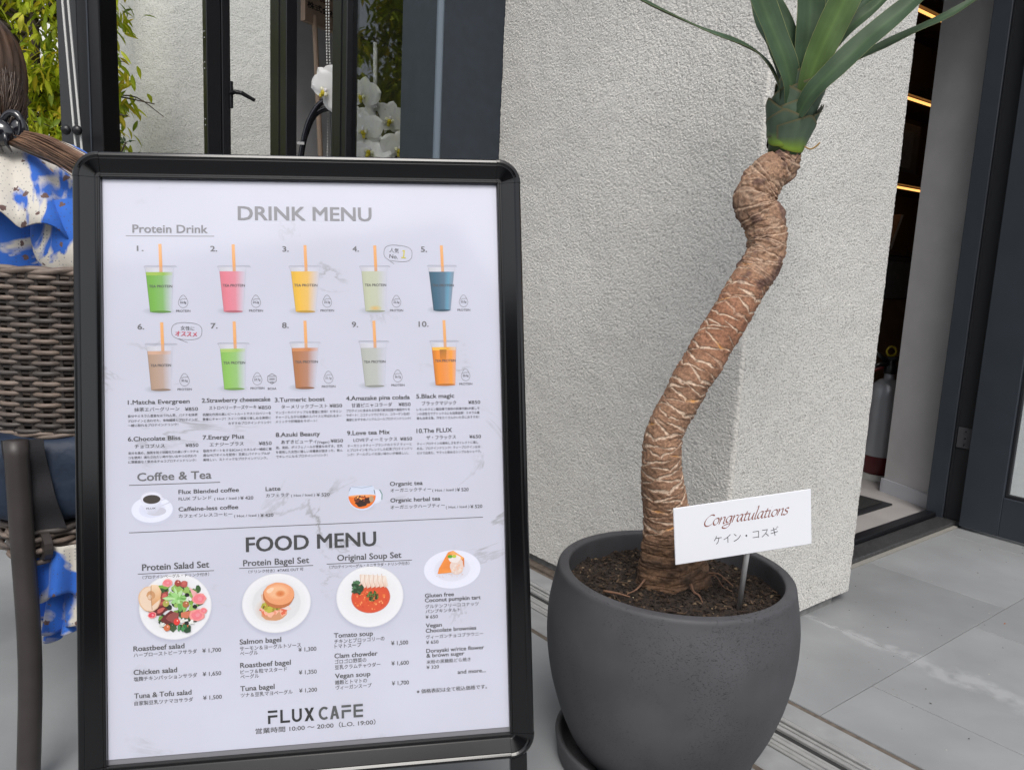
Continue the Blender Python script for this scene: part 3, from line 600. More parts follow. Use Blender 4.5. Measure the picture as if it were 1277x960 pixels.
for i in range(nsc):
    s0 = s_start+i*ds; a0 = (i*2.39996+rs.normal(0, .16)) % (2*PI); frac = (s0-s_start)/(TL-s_start)
    wdt = 1.22+rs.normal(0, .16); Vd = .0105+rs.normal(0, .003); sl_ = rs.normal(.0015, .004)
    dth = (TT-a0+PI) % (2*PI)-PI; x = np.abs(dth)/wdt; m = x < 1
    ctr = s0+Vd*x**1.3+sl_*dth-.0035*np.exp(-(x/.13)**2)
    wk = 1.0 if frac < .60 else max(.25, 1-(frac-.60)*5)
    th_ = (.0031+.0008*rs.normal())*np.clip(1-x**1.6, 0, 1)**.8*(.55+.45*np.clip(1+n2*1.6, 0, 1.6))
    d = wob-ctr; lens = m*np.clip(1-np.abs(d)/np.maximum(th_, 1e-5), 0, 1); ls = np.clip(lens*1.8, 0, 1)
    white = np.maximum(white, ls*.95*wk*(1 if rs.random() < .8 else .4))
    edge = m*np.exp(-((np.abs(d)-th_)/.0009)**2)*(.6+.4*wk); brown = np.maximum(brown, edge)
    node = np.maximum(node, np.exp(-((dth*.04)**2+(d+.0005)**2)/(.0022**2))*wk)
    disp += -.0013*ls*wk+.0007*np.exp(-((d+th_+.002)/.0026)**2)*m
    if rs.random() < .10: orange = np.maximum(orange, ls*np.exp(-((dth-.6*rs.normal())/.35)**2))
fin = np.clip((SS-.135+.012*n1)/.05, 0, 1); white *= fin; brown *= fin; node *= fin; disp *= fin*.85+.15
low = 1-fin; upf = np.clip((SS-TL*.69)/.06, 0, 1)
disp += .0009*n3+low*(.0026*n1+.0010*n3+.0024*n2)+(1-low)*(.0013*n2+.0010*n1)+upf*(.0014*n3+.0030*n1+.0012*n2)
rs = np.random.default_rng(8)
for i in range(9):      # cork rings low down, leaf-scar folds up high
    s0 = .035+i*.0165+rs.normal(0, .003); rr_ = np.exp(-((SS-s0-.006*np.sin(TT+rs.random()*6)-.003*n1)/.0013)**2)*low*np.clip(.7+n2*1.5, 0, 1); disp -= rr_*.0026; brown = np.maximum(brown, rr_*.8)
for i in range(26):
    s0 = TL*.695+i*.0122+rs.normal(0, .004); a_, ph_ = rs.normal(.003, .007), rs.random()*6; span = np.clip(.55+.9*np.cos(TT-ph_), 0, 1)
    g_ = SS-s0-a_*np.sin(TT+ph_*2)-.004*n1; rr_ = np.exp(-(g_/.0012)**2)*upf*span; disp += upf*span*.0014*np.exp(-((g_+.0035)/.0030)**2)-.0018*rr_; brown = np.maximum(brown, rr_*.95); white = np.maximum(white, np.exp(-((g_+.0024)/.0010)**2)*upf*span*.55)
rot_ = 1+low*.10*np.sin(TT*2+.6)+low*.05*np.sin(TT*5)
Rad = Rr[:, None]*.965*rot_+disp
Pt = Cx[:, None, :]+Aa[:, None, :]*(Rad*np.cos(TT))[:, :, None]+Bb[:, None, :]*(Rad*np.sin(TT))[:, :, None]
Pt[:, -1, :] = Pt[:, 0, :]
tan = np.array((.31, .19, .125)); red = np.array((.27, .118, .066)); pale = np.array((.56, .46, .37)); dk = np.array((.085, .045, .027)); cork = np.array((.165, .098, .058)); corkd = np.array((.055, .034, .022)); upc = np.array((.33, .215, .145)); upd = np.array((.13, .07, .045))
f1 = (SS/TL)[:, :, None]; nn1 = np.clip(n1*.9+.5, 0, 1)[:, :, None]; nn3 = np.clip(n3*.9+.5, 0, 1)[:, :, None]
reds = np.exp(-((f1-.60)/.10)**2)
base = tan*(1.08-.42*nn1); base = base*(1-.65*reds)+red*.65*reds*(1.15-.3*nn3)
L3 = low[:, :, None]; base = base*(1-L3)+(cork*(1-nn3)+corkd*nn3)*L3*1.1
U3 = upf[:, :, None]; base = base*(1-.9*U3)+(upc*(1-nn3*.55)+upd*nn3*.55)*.9*U3
W3 = white[:, :, None]; base = base*(1-W3)+pale*W3
bb_ = (brown*(1-white*.6))[:, :, None]; base = base*(1-.62*bb_)+dk*.62*bb_
base = base*(1-node[:, :, None]*.9)+np.array((.16, .065, .028))*node[:, :, None]*.9
base = base*np.array((1.10, 1.02, .95)); base = base*(1-orange[:, :, None]*.8)+np.array((.5, .2, .02))*orange[:, :, None]*.8
dp = (np.clip(n1*3.2-.5, 0, 1)*np.clip((SS-TL*.62)/.06, 0, 1))[:, :, None]; base = base*(1-.72*dp)+np.array((.085, .042, .036))*.72*dp
lp_ = (np.clip(-n1*3.0-.45, 0, 1)*upf)[:, :, None]; base = base*(1-.5*lp_)+np.array((.44, .31, .22))*.5*lp_
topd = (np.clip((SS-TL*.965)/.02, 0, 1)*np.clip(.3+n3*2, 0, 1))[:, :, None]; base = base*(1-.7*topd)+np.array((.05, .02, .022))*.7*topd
M_trunk = attr_mat('yucca bark', .8, bump=.6, bscale=520, bdist=.0016, var=.34, vscale=210)
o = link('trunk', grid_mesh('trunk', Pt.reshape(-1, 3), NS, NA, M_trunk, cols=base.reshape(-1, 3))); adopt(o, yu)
# roots
M_root = mat('dry root', (.17, .09, .055), .85, var=.3, vscale=80)
def YR(*pts): return [Vector(p) for p in pts]
for pts, r in ((((.372, 1.508, .405), (.378, 1.498, .392), (.386, 1.488, .390), (.392, 1.480, .378)), .0032), (((.415, 1.56, .408), (.436, 1.55, .412), (.452, 1.545, .402), (.463, 1.53, .396)), .0022),
               (((.42, 1.57, .40), (.435, 1.56, .402), (.447, 1.545, .388), (.462, 1.53, .384)), .0017), (((.285, 1.53, .40), (.265, 1.50, .392), (.245, 1.49, .385)), .0025), (((.20, 1.50, .385), (.225, 1.485, .388), (.25, 1.48, .384)), .003)):
    t = MB(); c = catmull(pts, 5); t.tube(c, [r*(1-.6*i/len(c)) for i in range(len(c))], 6); o = t.obj('root', M_root, smooth=True); adopt(o, yu)

# leaves: channelled swords with a thin pale margin
LEAFD, LEAFB, MARG = np.array((.050, .088, .048)), np.array((.085, .145, .040)), (.30, .32, .13)
M_leaf = attr_mat('yucca leaf', .5, bump=.08, bscale=90, bdist=.001, var=.18, vscale=22, trans=.10, spec=.22)
def sword(name, pts, wid, nrm, fold=.35, bright=0., n=34, base_w=.55, wbase=1., tint=(1, 1, 1), parent=None):
    C_ = catmull(pts, max(4, n//(len(pts)-1))); N = len(C_); w_ = [-1, -.955, -.8, -.6, -.45, -.3, -.15, 0, .15, .3, .45, .6, .8, .955, 1]; V = []; F = []; Cc = []
    nrm = Vector(nrm).normalized()
    for i, c in enumerate(C_):
        f = i/(N-1); tg = (C_[min(i+1, N-1)]-C_[max(i-1, 0)]).normalized(); nn_ = (nrm-tg*nrm.dot(tg)).normalized(); sd_ = tg.cross(nn_)
        w2 = wid*(base_w+(1-base_w)*math.sin(min(1, f/.45)*PI/2))*(1 if f < .55 else max(.02, 1-((f-.55)/.45)**1.7))
        for k, a in enumerate(w_):
            off = sd_*a*w2/2+nn_*(abs(a)**1.4*w2*.5*fold)+nn_*.0012*math.sin(f*23+a*2)
            V.append(c+off)
            mixb = max(0., min(1., bright*(1.1-f*.4)-.3*abs(a)))
            col = LEAFD*(1-mixb)+LEAFB*mixb
            if abs(a) > .99: col = np.array(MARG)*.8
            elif abs(a) < .05: col = col*1.15
            elif k % 2: col = col*.93
            Cc.append(tuple(col*np.array(tint)))
    m_ = len(w_); F = [(i*m_+k, i*m_+k+1, (i+1)*m_+k+1, (i+1)*m_+k) for i in range(N-1) for k in range(m_-1)]
    # underside, 1.6 mm below, closed along the rim
    o0 = len(V); V2 = []
    for i, c in enumerate(C_):
        for k in range(m_): V2.append(V[i*m_+k]-nrm*(.0014 if abs(w_[k]) < .97 else .0004))
    V += V2; Cc += [tuple(.8*x for x in c) for c in Cc]
    F += [(o0+a_, o0+d_, o0+c_, o0+b_) for a_, b_, c_, d_ in F]
    F += [(i*m_, (i+1)*m_, o0+(i+1)*m_, o0+i*m_) for i in range(N-1)]+[(i*m_+m_-1, o0+i*m_+m_-1, o0+(i+1)*m_+m_-1, (i+1)*m_+m_-1) for i in range(N-1)]
    t = MB(); t.v = [tuple(v) for v in V]; t.f = F; t.c = Cc
    o = t.obj(name, M_leaf, smooth=True, cols=True); adopt(o, parent or yu); return o
cX, cY = .517, 1.625
L_ = [  # points, width, facing
 ([(.487, 1.60, 1.335), (.472, 1.585, 1.375), (.44, 1.575, 1.412), (.395, 1.575, 1.437), (.30, 1.575, 1.467), (.17, 1.575, 1.523), (.06, 1.57, 1.60)], .020, (.3, -.55, .8), .25, .0),
 ([(.503, 1.59, 1.335), (.489, 1.572, 1.385), (.452, 1.565, 1.455), (.411, 1.565, 1.535), (.36, 1.57, 1.65), (.31, 1.58, 1.76)], .056, (.25, -1, .2), .22, .25),
 ([(.515, 1.60, 1.35), (.507, 1.60, 1.42), (.483, 1.60, 1.48), (.447, 1.605, 1.535), (.40, 1.61, 1.63), (.34, 1.62, 1.74)], .036, (.2, -1, .3), .3, .05),
 ([(.517, 1.59, 1.34), (.520, 1.585, 1.42), (.521, 1.585, 1.49), (.516, 1.585, 1.56), (.508, 1.59, 1.68), (.50, 1.60, 1.80)], .058, (.0, -1, .1), .15, .1),
 ([(.522, 1.58, 1.335), (.531, 1.565, 1.40), (.553, 1.555, 1.47), (.577, 1.55, 1.535), (.62, 1.55, 1.66), (.66, 1.56, 1.78)], .060, (-.15, -1, .1), .16, 1.0),
 ([(.53, 1.62, 1.38), (.55, 1.63, 1.45), (.572, 1.64, 1.55), (.60, 1.65, 1.66)], .052, (0, -1, .2), .3, .0),
 ([(.55, 1.60, 1.37), (.560, 1.60, 1.42), (.583, 1.60, 1.462), (.622, 1.605, 1.50), (.67, 1.61, 1.545), (.75, 1.62, 1.63)], .030, (-.3, -1, .5), .3, .3),
 ([(.514, 1.575, 1.315), (.528, 1.556, 1.352), (.558, 1.545, 1.388), (.602, 1.54, 1.435), (.655, 1.54, 1.485), (.725, 1.54, 1.55), (.81, 1.54, 1.63)], .046, (-.42, -.9, .35), .2, .2),
 ([(.548, 1.60, 1.375), (.590, 1.592, 1.408), (.64, 1.59, 1.437), (.71, 1.59, 1.474), (.78, 1.59, 1.510), (.84, 1.59, 1.548), (.885, 1.59, 1.565)], .022, (-.35, -.7, .7), .2, .25),
 ([(.535, 1.63, 1.39), (.56, 1.64, 1.44), (.605, 1.655, 1.50), (.66, 1.67, 1.56), (.75, 1.68, 1.64)], .034, (-.2, -1, .4), .3, .0),
 ([(.52, 1.66, 1.38), (.51, 1.72, 1.46), (.49, 1.80, 1.55), (.47, 1.86, 1.66)], .05, (0, -1, .5), .3, .0),
 ([(.505, 1.65, 1.38), (.485, 1.69, 1.47), (.455, 1.75, 1.62), (.42, 1.80, 1.76)], .045, (.4, -.8, .4), .3, .0),
 ([(.54, 1.65, 1.39), (.60, 1.71, 1.48), (.68, 1.80, 1.6)], .045, (-.4, -.8, .4), .3, .0),
]
for pts, wd, nr_, fo, br in L_: sword('leaf', pts, wd*.9, nr_, fo, br)
# the cut leaf bases wrapped round the top of the trunk
def sheath(a0, span, z0, z1, tip, r0, r1, lime=0., tone=1., lean=0.):
    na_, nz_ = 22, 12; V = []; Cc = []
    for i in range(nz_):
        f = i/(nz_-1)
        for k in range(na_):
            g_ = -1+2*k/(na_-1); a = a0+g_*span/2
            top = z1+(tip if tip > 0 else 0)*(1-abs(g_))**1.3; bot = z0+.012*(1-g_*g_)*-1
            z = bot+(top-bot)*f; r = r0+(r1-r0)*f+.0015*(1-abs(g_))+.004*f*f*(1-abs(g_))
            xc = .512+(z-1.262)*.06+lean*f
            V.append((xc+r*math.cos(a), 1.628-(z-1.26)*.12+r*math.sin(a), z))
            col = np.array((.078, .112, .076))*tone*(1-.18*math.sin(g_*9)**2*.5)
            lm = lime*max(0, 1-f*2.3); col = col*(1-lm)+np.array((.24, .38, .03))*lm
            if f > .93 or abs(g_) > .96: col = np.array((.24, .20, .10))*.8
            if i == 0: col = col*.5+np.array((.10, .045, .02))*.5
            Cc.append(tuple(col))
    F = [(i*na_+k, i*na_+k+1, (i+1)*na_+k+1, (i+1)*na_+k) for i in range(nz_-1) for k in range(na_-1)]
    o0 = len(V); V += [(x-(x-.514)*.06, y-(y-1.62)*.06, z) for x, y, z in V]; Cc += Cc; F += [(o0+a_, o0+d_, o0+c_, o0+b_) for a_, b_, c_, d_ in F]
    t = MB(); t.v, t.f, t.c = V, F, Cc; o = t.obj('leaf_base', M_leaf, smooth=True, cols=True); adopt(o, yu)
FR = -PI/2
sheath(FR+.45, 2.5, 1.262, 1.297, .020, .0335, .0475, 1.0, 1.5)
sheath(FR-.55, 2.3, 1.272, 1.309, .018, .0345, .0460, .9, 1.35)
sheath(FR+1.5, 1.7, 1.285, 1.318, .028, .0385, .0520, .0, 1.2)
sheath(FR-1.4, 1.7, 1.290, 1.326, .026, .0380, .0480, .1, 1.3)
sheath(FR+.15, 2.3, 1.288, 1.331, .018, .0365, .0445, .0, 1.5)
sheath(FR+1.1, 1.9, 1.308, 1.343, .030, .0385, .0490, .0, 1.15)
sheath(FR-.65, 2.2, 1.310, 1.350, .020, .0365, .0430, .0, 1.45)
sheath(FR+.35, 2.2, 1.322, 1.366, .018, .0350, .0410, .0, 1.3)
sheath(FR-.2, 2.3, 1.340, 1.384, .016, .0330, .0375, .0, 1.5)
sheath(FR+PI, 2.8, 1.27, 1.38, .01, .036, .040, .0, .9)
t = MB(); t.tube([(.512, 1.63, 1.25), (.515, 1.625, 1.30), (.518, 1.615, 1.38), (.52, 1.61, 1.44)], [.0315, .036, .034, .020], 24, col=(.06, .10, .05)); o = t.obj('core', M_leaf, smooth=True, cols=True); adopt(o, yu)
t = MB(); t.tube(catmull([(.540, 1.60, 1.262), (.550, 1.595, 1.257), (.559, 1.592, 1.262), (.566, 1.59, 1.270)], 4), [.0016]*12+[.0006], 5); o = t.obj('dry_tip', mat('dry leaf tip', (.35, .22, .07), .8)); adopt(o, yu)

# ================================================================ CONGRATULATIONS CARD
cg = thing('congratulations_card', 'white card reading Congratulations, on a steel stake in the pot', 'sign', (.4466, 1.43, .38))
a0, a1, b1, b0 = Vector((.3030, 1.400, .592)), Vector((.571, 1.46, .624)), Vector((.582, 1.46, .517)), Vector((.314, 1.40, .484))
ex = (a1-a0).normalized(); ez0 = ((a0-b0)+(a1-b1)).normalized(); ny = ex.cross(ez0).normalized(); ez = ny.cross(ex).normalized(); ey = -ny
if ny.y > 0: ny = -ny
CW, CHh = (a1-a0).length, .5*((a0-b0).length+(a1-b1).length)
cc0 = (a0+a1+b0+b1)/4
def CP(x, y, z=0.): return cc0+ex*x+ez*y+ny*z
t = MB(); t.box((-CW/2, -CHh/2, -.002), (CW/2, CHh/2, .0008), lambda x, y, z: CP(x, y, z), .0008)
card = t.obj('card', mat('white gloss card', (.80, .81, .86), .35, coat=.3)); adopt(card, cg)
t = MB(); sx = .0085; t.tube([CP(sx, .02, -.007), CP(sx, -CHh/2, -.007), Vector((.462, 1.478, .355))], .0052, 12); o = t.obj('stake', mat('brushed steel', (.50, .50, .50), .3, metal=.35), smooth=True); adopt(o, cg)
# chancery lettering drawn with a broad nib
GL = {  # strokes per letter in a 1-high x-height box: list of polylines (catmull), advance
 'C': ([[(.95, 1.36), (.80, 1.52), (.50, 1.48), (.18, 1.05), (.06, .5), (.22, .05), (.55, -.04), (.86, .18)]], 1.02),
 'o': ([[(.42, .96), (.16, .78), (.08, .35), (.26, .0), (.50, .10), (.64, .52), (.56, .88), (.38, .96)]], .74),
 'n': ([[(.05, .86), (.16, .98), (.14, .5), (.08, .0)], [(.12, .45), (.32, .85), (.54, .96), (.58, .6), (.54, .12), (.62, .0), (.74, .12)]], .78),
 'g': ([[(.62, .92), (.36, .97), (.12, .70), (.10, .3), (.28, .06), (.48, .30), (.62, .90)], [(.62, .94), (.60, .2), (.52, -.42), (.24, -.72), (-.12, -.62), (-.14, -.36), (.12, -.22), (.5, -.1)]], .76),
 'r': ([[(.05, .86), (.16, .98), (.14, .5), (.08, .0)], [(.12, .5), (.28, .84), (.46, .98), (.60, .90)]], .58),
 'a': ([[(.58, .92), (.34, .97), (.12, .70), (.07, .28), (.22, .0), (.42, .24), (.60, .92)], [(.60, .95), (.54, .4), (.54, .08), (.66, .0), (.76, .12)]], .78),
 't': ([[(.30, 1.34), (.22, .8), (.16, .2), (.26, .0), (.46, .12)], [(.02, .93), (.22, .95), (.52, .97)]], .52),
 'u': ([[(.04, .86), (.15, .98), (.14, .5), (.14, .1), (.30, .0), (.48, .3), (.60, .8)], [(.62, .97), (.57, .4), (.56, .08), (.66, .0), (.76, .12)]], .80),
 'l': ([[(.06, 1.72), (.22, 1.88), (.24, 1.5), (.14, .6), (.12, .08), (.24, .0), (.36, .12)]], .36),
 'i': ([[(.04, .86), (.15, .98), (.13, .5), (.12, .08), (.24, .0), (.36, .14)], [(.20, 1.40), (.25, 1.45)]], .38),
 's': ([[(.50, .86), (.36, .98), (.16, .84), (.18, .62), (.40, .42), (.42, .14), (.22, -.02), (.0, .10)]], .58)}
t = MB(); X = 0.; nib = Vector((math.cos(.60), math.sin(.60), 0))*.00115
Wt = sum(GL[c][1]*(.90) for c in 'Congratulations'); sc = CW*.615/Wt; sy_ = .0128
for ch in 'Congratulations':
    for k, st in enumerate(GL[ch][0]):
        pts = catmull([(p[0], p[1], 0) for p in st], 7) if len(st) > 2 else [Vector((p[0], p[1], 0)) for p in st]
        pts = [Vector(((q.x+X)*sc+q.y*sy_*.30, q.y*sy_, 0)) for q in pts]; V = []
        for i, q in enumerate(pts):
            tg = (pts[min(i+1, len(pts)-1)]-pts[max(i-1, 0)]).normalized(); pr = Vector((-tg.y, tg.x, 0))
            nb_ = nib+pr*.00028*(1 if pr.dot(nib) > 0 else -1); V += [q-nb_, q+nb_]
        t.add([CP(-CW*.295+v.x, .11*CHh+v.y, .0010+.00004*k+.00002*((X*7) % 1)) for v in V], [(2*i, 2*i+2, 2*i+3, 2*i+1) for i in range(len(pts)-1)])
    X += GL[ch][1]*.90
o = t.obj('lettering', mat('brown red ink', (.24, .075, .055), .6)); adopt(o, card)
# ================================================================ TEXT (built-in font, turned into flat meshes)
def make_texts(specs, xform_mat, parent):
    """specs: (string, x0, x1, y, em, bold, dup, material, name) in metres of the sheet's own axes; x1 None = natural width"""
    cu = []
    for s_ in specs:
        c = bpy.data.curves.new('t', 'FONT'); c.body = s_[0]; c.size = s_[4]; c.offset = s_[5]*s_[4]; c.resolution_u = 3
        o = bpy.data.objects.new('t', c); COL.objects.link(o); cu.append(o)
    bpy.context.view_layer.update(); dg = bpy.context.evaluated_depsgraph_get(); res = []
    for s_, o in zip(specs, cu):
        me = bpy.data.meshes.new_from_object(o.evaluated_get(dg)); nv = len(me.vertices)
        co = np.empty(nv*3, np.float32); me.vertices.foreach_get('co', co); co = co.reshape(-1, 3)
        x0, x1 = s_[1], s_[2]; mn, mx = co[:, 0].min(), co[:, 0].max(); k = (x1-x0)/(mx-mn) if x1 is not None else 1.
        co[:, 0] = (co[:, 0]-mn)*k+x0; co[:, 1] += s_[3]; co[:, 2] = 0
        if s_[6]:
            fs = [tuple(p.vertices) for p in me.polygons]; off = s_[6]*s_[4]
            V = []; F = []
            for j, (dx, dy) in enumerate(((-1, -.5), (1, .5), (-1, .5), (1, -.5))):
                q = co.copy(); q[:, 0] += dx*off; q[:, 1] += dy*off; q[:, 2] = j*.00002; F += [tuple(i+len(V) for i in f) for f in fs]; V += q.tolist()
            me2 = bpy.data.meshes.new(s_[8]); me2.from_pydata(V, [], F); me = me2
        else: me.vertices.foreach_set('co', co.ravel()); me.name = s_[8]
        me.materials.clear(); me.materials.append(s_[7]); me.update()
        r = link(s_[8], me, parent); r.matrix_local = xform_mat; res.append(r)
    for o in cu:
        c = o.data; bpy.data.objects.remove(o); bpy.data.curves.remove(c)
    return res
def frame_mat(orig, x, y, z, par_world=Vector((0, 0, 0))):
    m = Matrix((x, y, z)).transposed().to_4x4(); m.translation = Vector(orig)-par_world; return m
M_ink2 = mat('black card ink', (.03, .03, .03), .6)
make_texts([('ケイン・コスギ', -.223*CW, .25*CW, -.235*CHh, .185*CHh, -.010, 0, M_ink2, 'lettering')], frame_mat(CP(0, 0, .0011), ex, ez, ny, Vector((0, 0, 0))), card)

# ================================================================ A-FRAME MENU BOARD
BO = Vector((-0.30314, 1.19559, 0.70588))
BX, BY, BZ = Vector((0.98715, 0.15373, 0.04358)), Vector((-0.07227, 0.18624, 0.97984)), Vector((0.14251, -0.97040, 0.19496))
board = thing('menu_board', 'black framed A-frame menu board with the cafe drink and food menu', 'signboard', (BO.x, BO.y, 0))
BM = frame_mat(BO, BX, BY, BZ, Vector((BO.x, BO.y, 0)))
def bd(mb, name, m, **k): o = mb.obj(name, m, parent=board, **k); o.matrix_local = BM; return o
M_rail = mat('black semi-gloss aluminium', (.0035, .0035, .004), .14, spec=.5, bump=.015, bscale=600, bdist=.0003)
prf = [(0, .0012), (0, .0075), (.0015, .0088), (.0035, .0088), (.0045, .0078), (.0065, .0078), (.0078, .0088), (.026, .0155), (.0275, .0148), (.029, .0158), (.031, .0168), (.0345, .0160), (.0365, .0135), (.0375, .009), (.0375, -.010)]
IX, IT, IB = .2975, .4295, -.4365
def rail(p0, p1, outw):
    p0, p1, ow = Vector(p0), Vector(p1), Vector(outw); V = []
    for q in (p0, p1):
        for a, h in prf: V.append(q+ow*a+Vector((0, 0, h)))
    n_ = len(prf); F = [(i, i+1, n_+i+1, n_+i) for i in range(n_-1)]+[(n_-1, 0, n_, 2*n_-1), tuple(range(n_))[::-1], tuple(range(n_, 2*n_))]
    t = MB(); t.add(V, F); return bd(t, 'frame_rail', M_rail)
e = .0004
rail((-IX+e, IT, 0), (IX-e, IT, 0), (0, 1, 0)); rail((IX-e, IB, 0), (-IX+e, IB, 0), (0, -1, 0))
rail((IX, IT-e, 0), (IX, IB+e, 0), (1, 0, 0)); rail((-IX, IB+e, 0), (-IX, IT-e, 0), (-1, 0, 0))
for cx_, cy_, a0_ in ((IX, IT, 0), (-IX, IT, PI/2), (-IX, IB, PI), (IX, IB, 1.5*PI)):
    V = []; n_ = len(prf); m_ = 13
    for k in range(m_):
        a = a0_+PI/2*k/(m_-1)
        for r_, h in prf: V.append((cx_+(r_+.0004)*math.cos(a)*1.004, cy_+(r_+.0004)*math.sin(a)*1.004, h+(.0006 if r_ > .001 else 0)))
    F = [(k*n_+i, (k+1)*n_+i, (k+1)*n_+i+1, k*n_+i+1) for k in range(m_-1) for i in range(n_-1)]+[tuple(range(n_))[::-1], tuple(range((m_-1)*n_, m_*n_))]
    t = MB(); t.add(V, F); bd(t, 'corner_cap', M_rail, smooth=False)
t = MB(); t.box((-IX-.03, IB-.03, -.0099), (IX+.03, IT+.03, -.0012)); bd(t, 'backing_panel', mat('grey backing', (.22, .22, .24), .5))
# legs: front pair go on in the plane of the board, rear pair swing back
def leg_len(x):      # distance along -BY to the floor
    p = BO+BX*x; return (p.z)/BY.z
for xa, xb in ((.2975, .3235), (-.3235, -.2975)):
    t = MB(); lo = -leg_len((xa+xb)/2)+.012; t.box((xa, lo, -.012), (xb, IB-.033, .006), None, .0015); lg = bd(t, 'leg', M_rail)
    t = MB(); t.box((xa-.001, lo-.012, -.013), (xb+.001, lo-.0002, .007), None, .002); o = t.obj('foot_cap', M_black, parent=lg)
hz_ = BO+BY*.45-BZ*.03
RY = (Vector((0, 0, 1))*math.cos(math.radians(17))+Vector((-.147, -.989, 0)).normalized()*math.sin(math.radians(17))); RX = BX.copy(); RY = (RY-RX*RX.dot(RY)).normalized(); RZ = RX.cross(RY)
RM = frame_mat(hz_, RX, RY, RZ, Vector((BO.x, BO.y, 0)))
for xa, xb in ((.2975, .3235), (-.3235, -.2975)):
    ln = (hz_+RX*(xa+xb)/2).z/RY.z; t = MB(); t.box((xa, -ln+.003, -.028), (xb, .0, -.010), None, .0015); o = t.obj('rear_leg', M_rail, parent=board); o.matrix_local = RM
for yy in (-.03, -.86):
    t = MB(); t.box((-.297, yy-.015, -.026), (.297, yy+.015, -.012), None, .0015); o = t.obj('rear_crossbar', M_rail, parent=board); o.matrix_local = RM
t = MB(); t.box((-.26, .452, -.034), (-.18, .468, -.011), None, .002); t.box((.18, .452, -.034), (.26, .468, -.011), None, .002); bd(t, 'hinge', M_alu)

# the printed sheet: marble ground with a satin film over it
COATI = 1.7
m, n, l, p = newmat('marble print'); M_paper = m
p.inputs['Roughness'].default_value = .6; p.inputs['Coat Weight'].default_value = 1; p.inputs['Coat IOR'].default_value = COATI; p.inputs['Coat Roughness'].default_value = .085
tcx = n.new('ShaderNodeTexCoord'); vec = tcx.outputs['Object']
wn = n.new('ShaderNodeTexNoise'); wn.inputs['Scale'].default_value = 5; wn.inputs['Detail'].default_value = 6; l.new(vec, wn.inputs['Vector'])
mp = n.new('ShaderNodeMapping'); mp.inputs['Rotation'].default_value = (0, 0, .7); mp.inputs['Scale'].default_value = (1, 1.6, 1); l.new(vec, mp.inputs['Vector'])
mn_ = n.new('ShaderNodeTexNoise'); mn_.inputs['Scale'].default_value = 3.4; mn_.inputs['Detail'].default_value = 9; mn_.inputs['Roughness'].default_value = .6; mn_.inputs['Distortion'].default_value = 1.1; l.new(mp.outputs[0], mn_.inputs['Vector'])
s5 = n.new('ShaderNodeMath'); s5.operation = 'SUBTRACT'; s5.inputs[1].default_value = .5; l.new(mn_.outputs['Fac'], s5.inputs[0])
ab = n.new('ShaderNodeMath'); ab.operation = 'ABSOLUTE'; l.new(s5.outputs[0], ab.inputs[0])
vr = n.new('ShaderNodeMapRange'); vr.inputs['From Min'].default_value = .018; vr.inputs['From Max'].default_value = 0; l.new(ab.outputs[0], vr.inputs['Value'])
g2 = n.new('ShaderNodeMapRange'); g2.inputs['From Min'].default_value = .54; g2.inputs['From Max'].default_value = .66; l.new(wn.outputs['Fac'], g2.inputs['Value'])
vm = n.new('ShaderNodeMath'); vm.operation = 'MULTIPLY'; l.new(vr.outputs[0], vm.inputs[0]); l.new(g2.outputs[0], vm.inputs[1])
cl = n.new('ShaderNodeMapRange'); cl.inputs['From Min'].default_value = .35; cl.inputs['From Max'].default_value = .7; cl.inputs['To Max'].default_value = .5; l.new(wn.outputs['Fac'], cl.inputs['Value'])
x1 = n.new('ShaderNodeMix'); x1.data_type = 'RGBA'; l.new(cl.outputs[0], x1.inputs['Factor']); x1.inputs['A'].default_value = (.575, .585, .695, 1); x1.inputs['B'].default_value = (.515, .52, .60, 1)
x2 = n.new('ShaderNodeMix'); x2.data_type = 'RGBA'; l.new(vm.outputs[0], x2.inputs['Factor']); l.new(x1.outputs['Result'], x2.inputs['A']); x2.inputs['B'].default_value = (.31, .31, .33, 1)
l.new(x2.outputs['Result'], p.inputs['Base Color'])
t = MB(); t.box((-.297, -.4293, -.001), (.297, .4290, 0.0005)); poster = bd(t, 'poster', M_paper)
def ink(name, c):
    m = mat(name, c, .6, coat=1.); q = m.node_tree.nodes['Principled BSDF']; q.inputs['Coat IOR'].default_value = COATI; q.inputs['Coat Roughness'].default_value = .085; return m
M_print = attr_mat('colour print', .6, coat=1., coat_ior=COATI, coat_rough=.085, var=.015, vscale=300)
I_head, I_dark, I_mid, I_desc = ink('pale grey ink', (.20, .20, .22)), ink('dark grey ink', (.055, .055, .058)), ink('grey ink', (.09, .09, .095)), ink('fine print ink', (.10, .10, .11))
I_sec = ink('section ink', (.15, .15, .16)); I_blk = ink('black ink', (.012, .012, .013)); I_pink = ink('pink ink', (.55, .10, .14)); I_yel = ink('yellow ink', (.62, .55, .05))
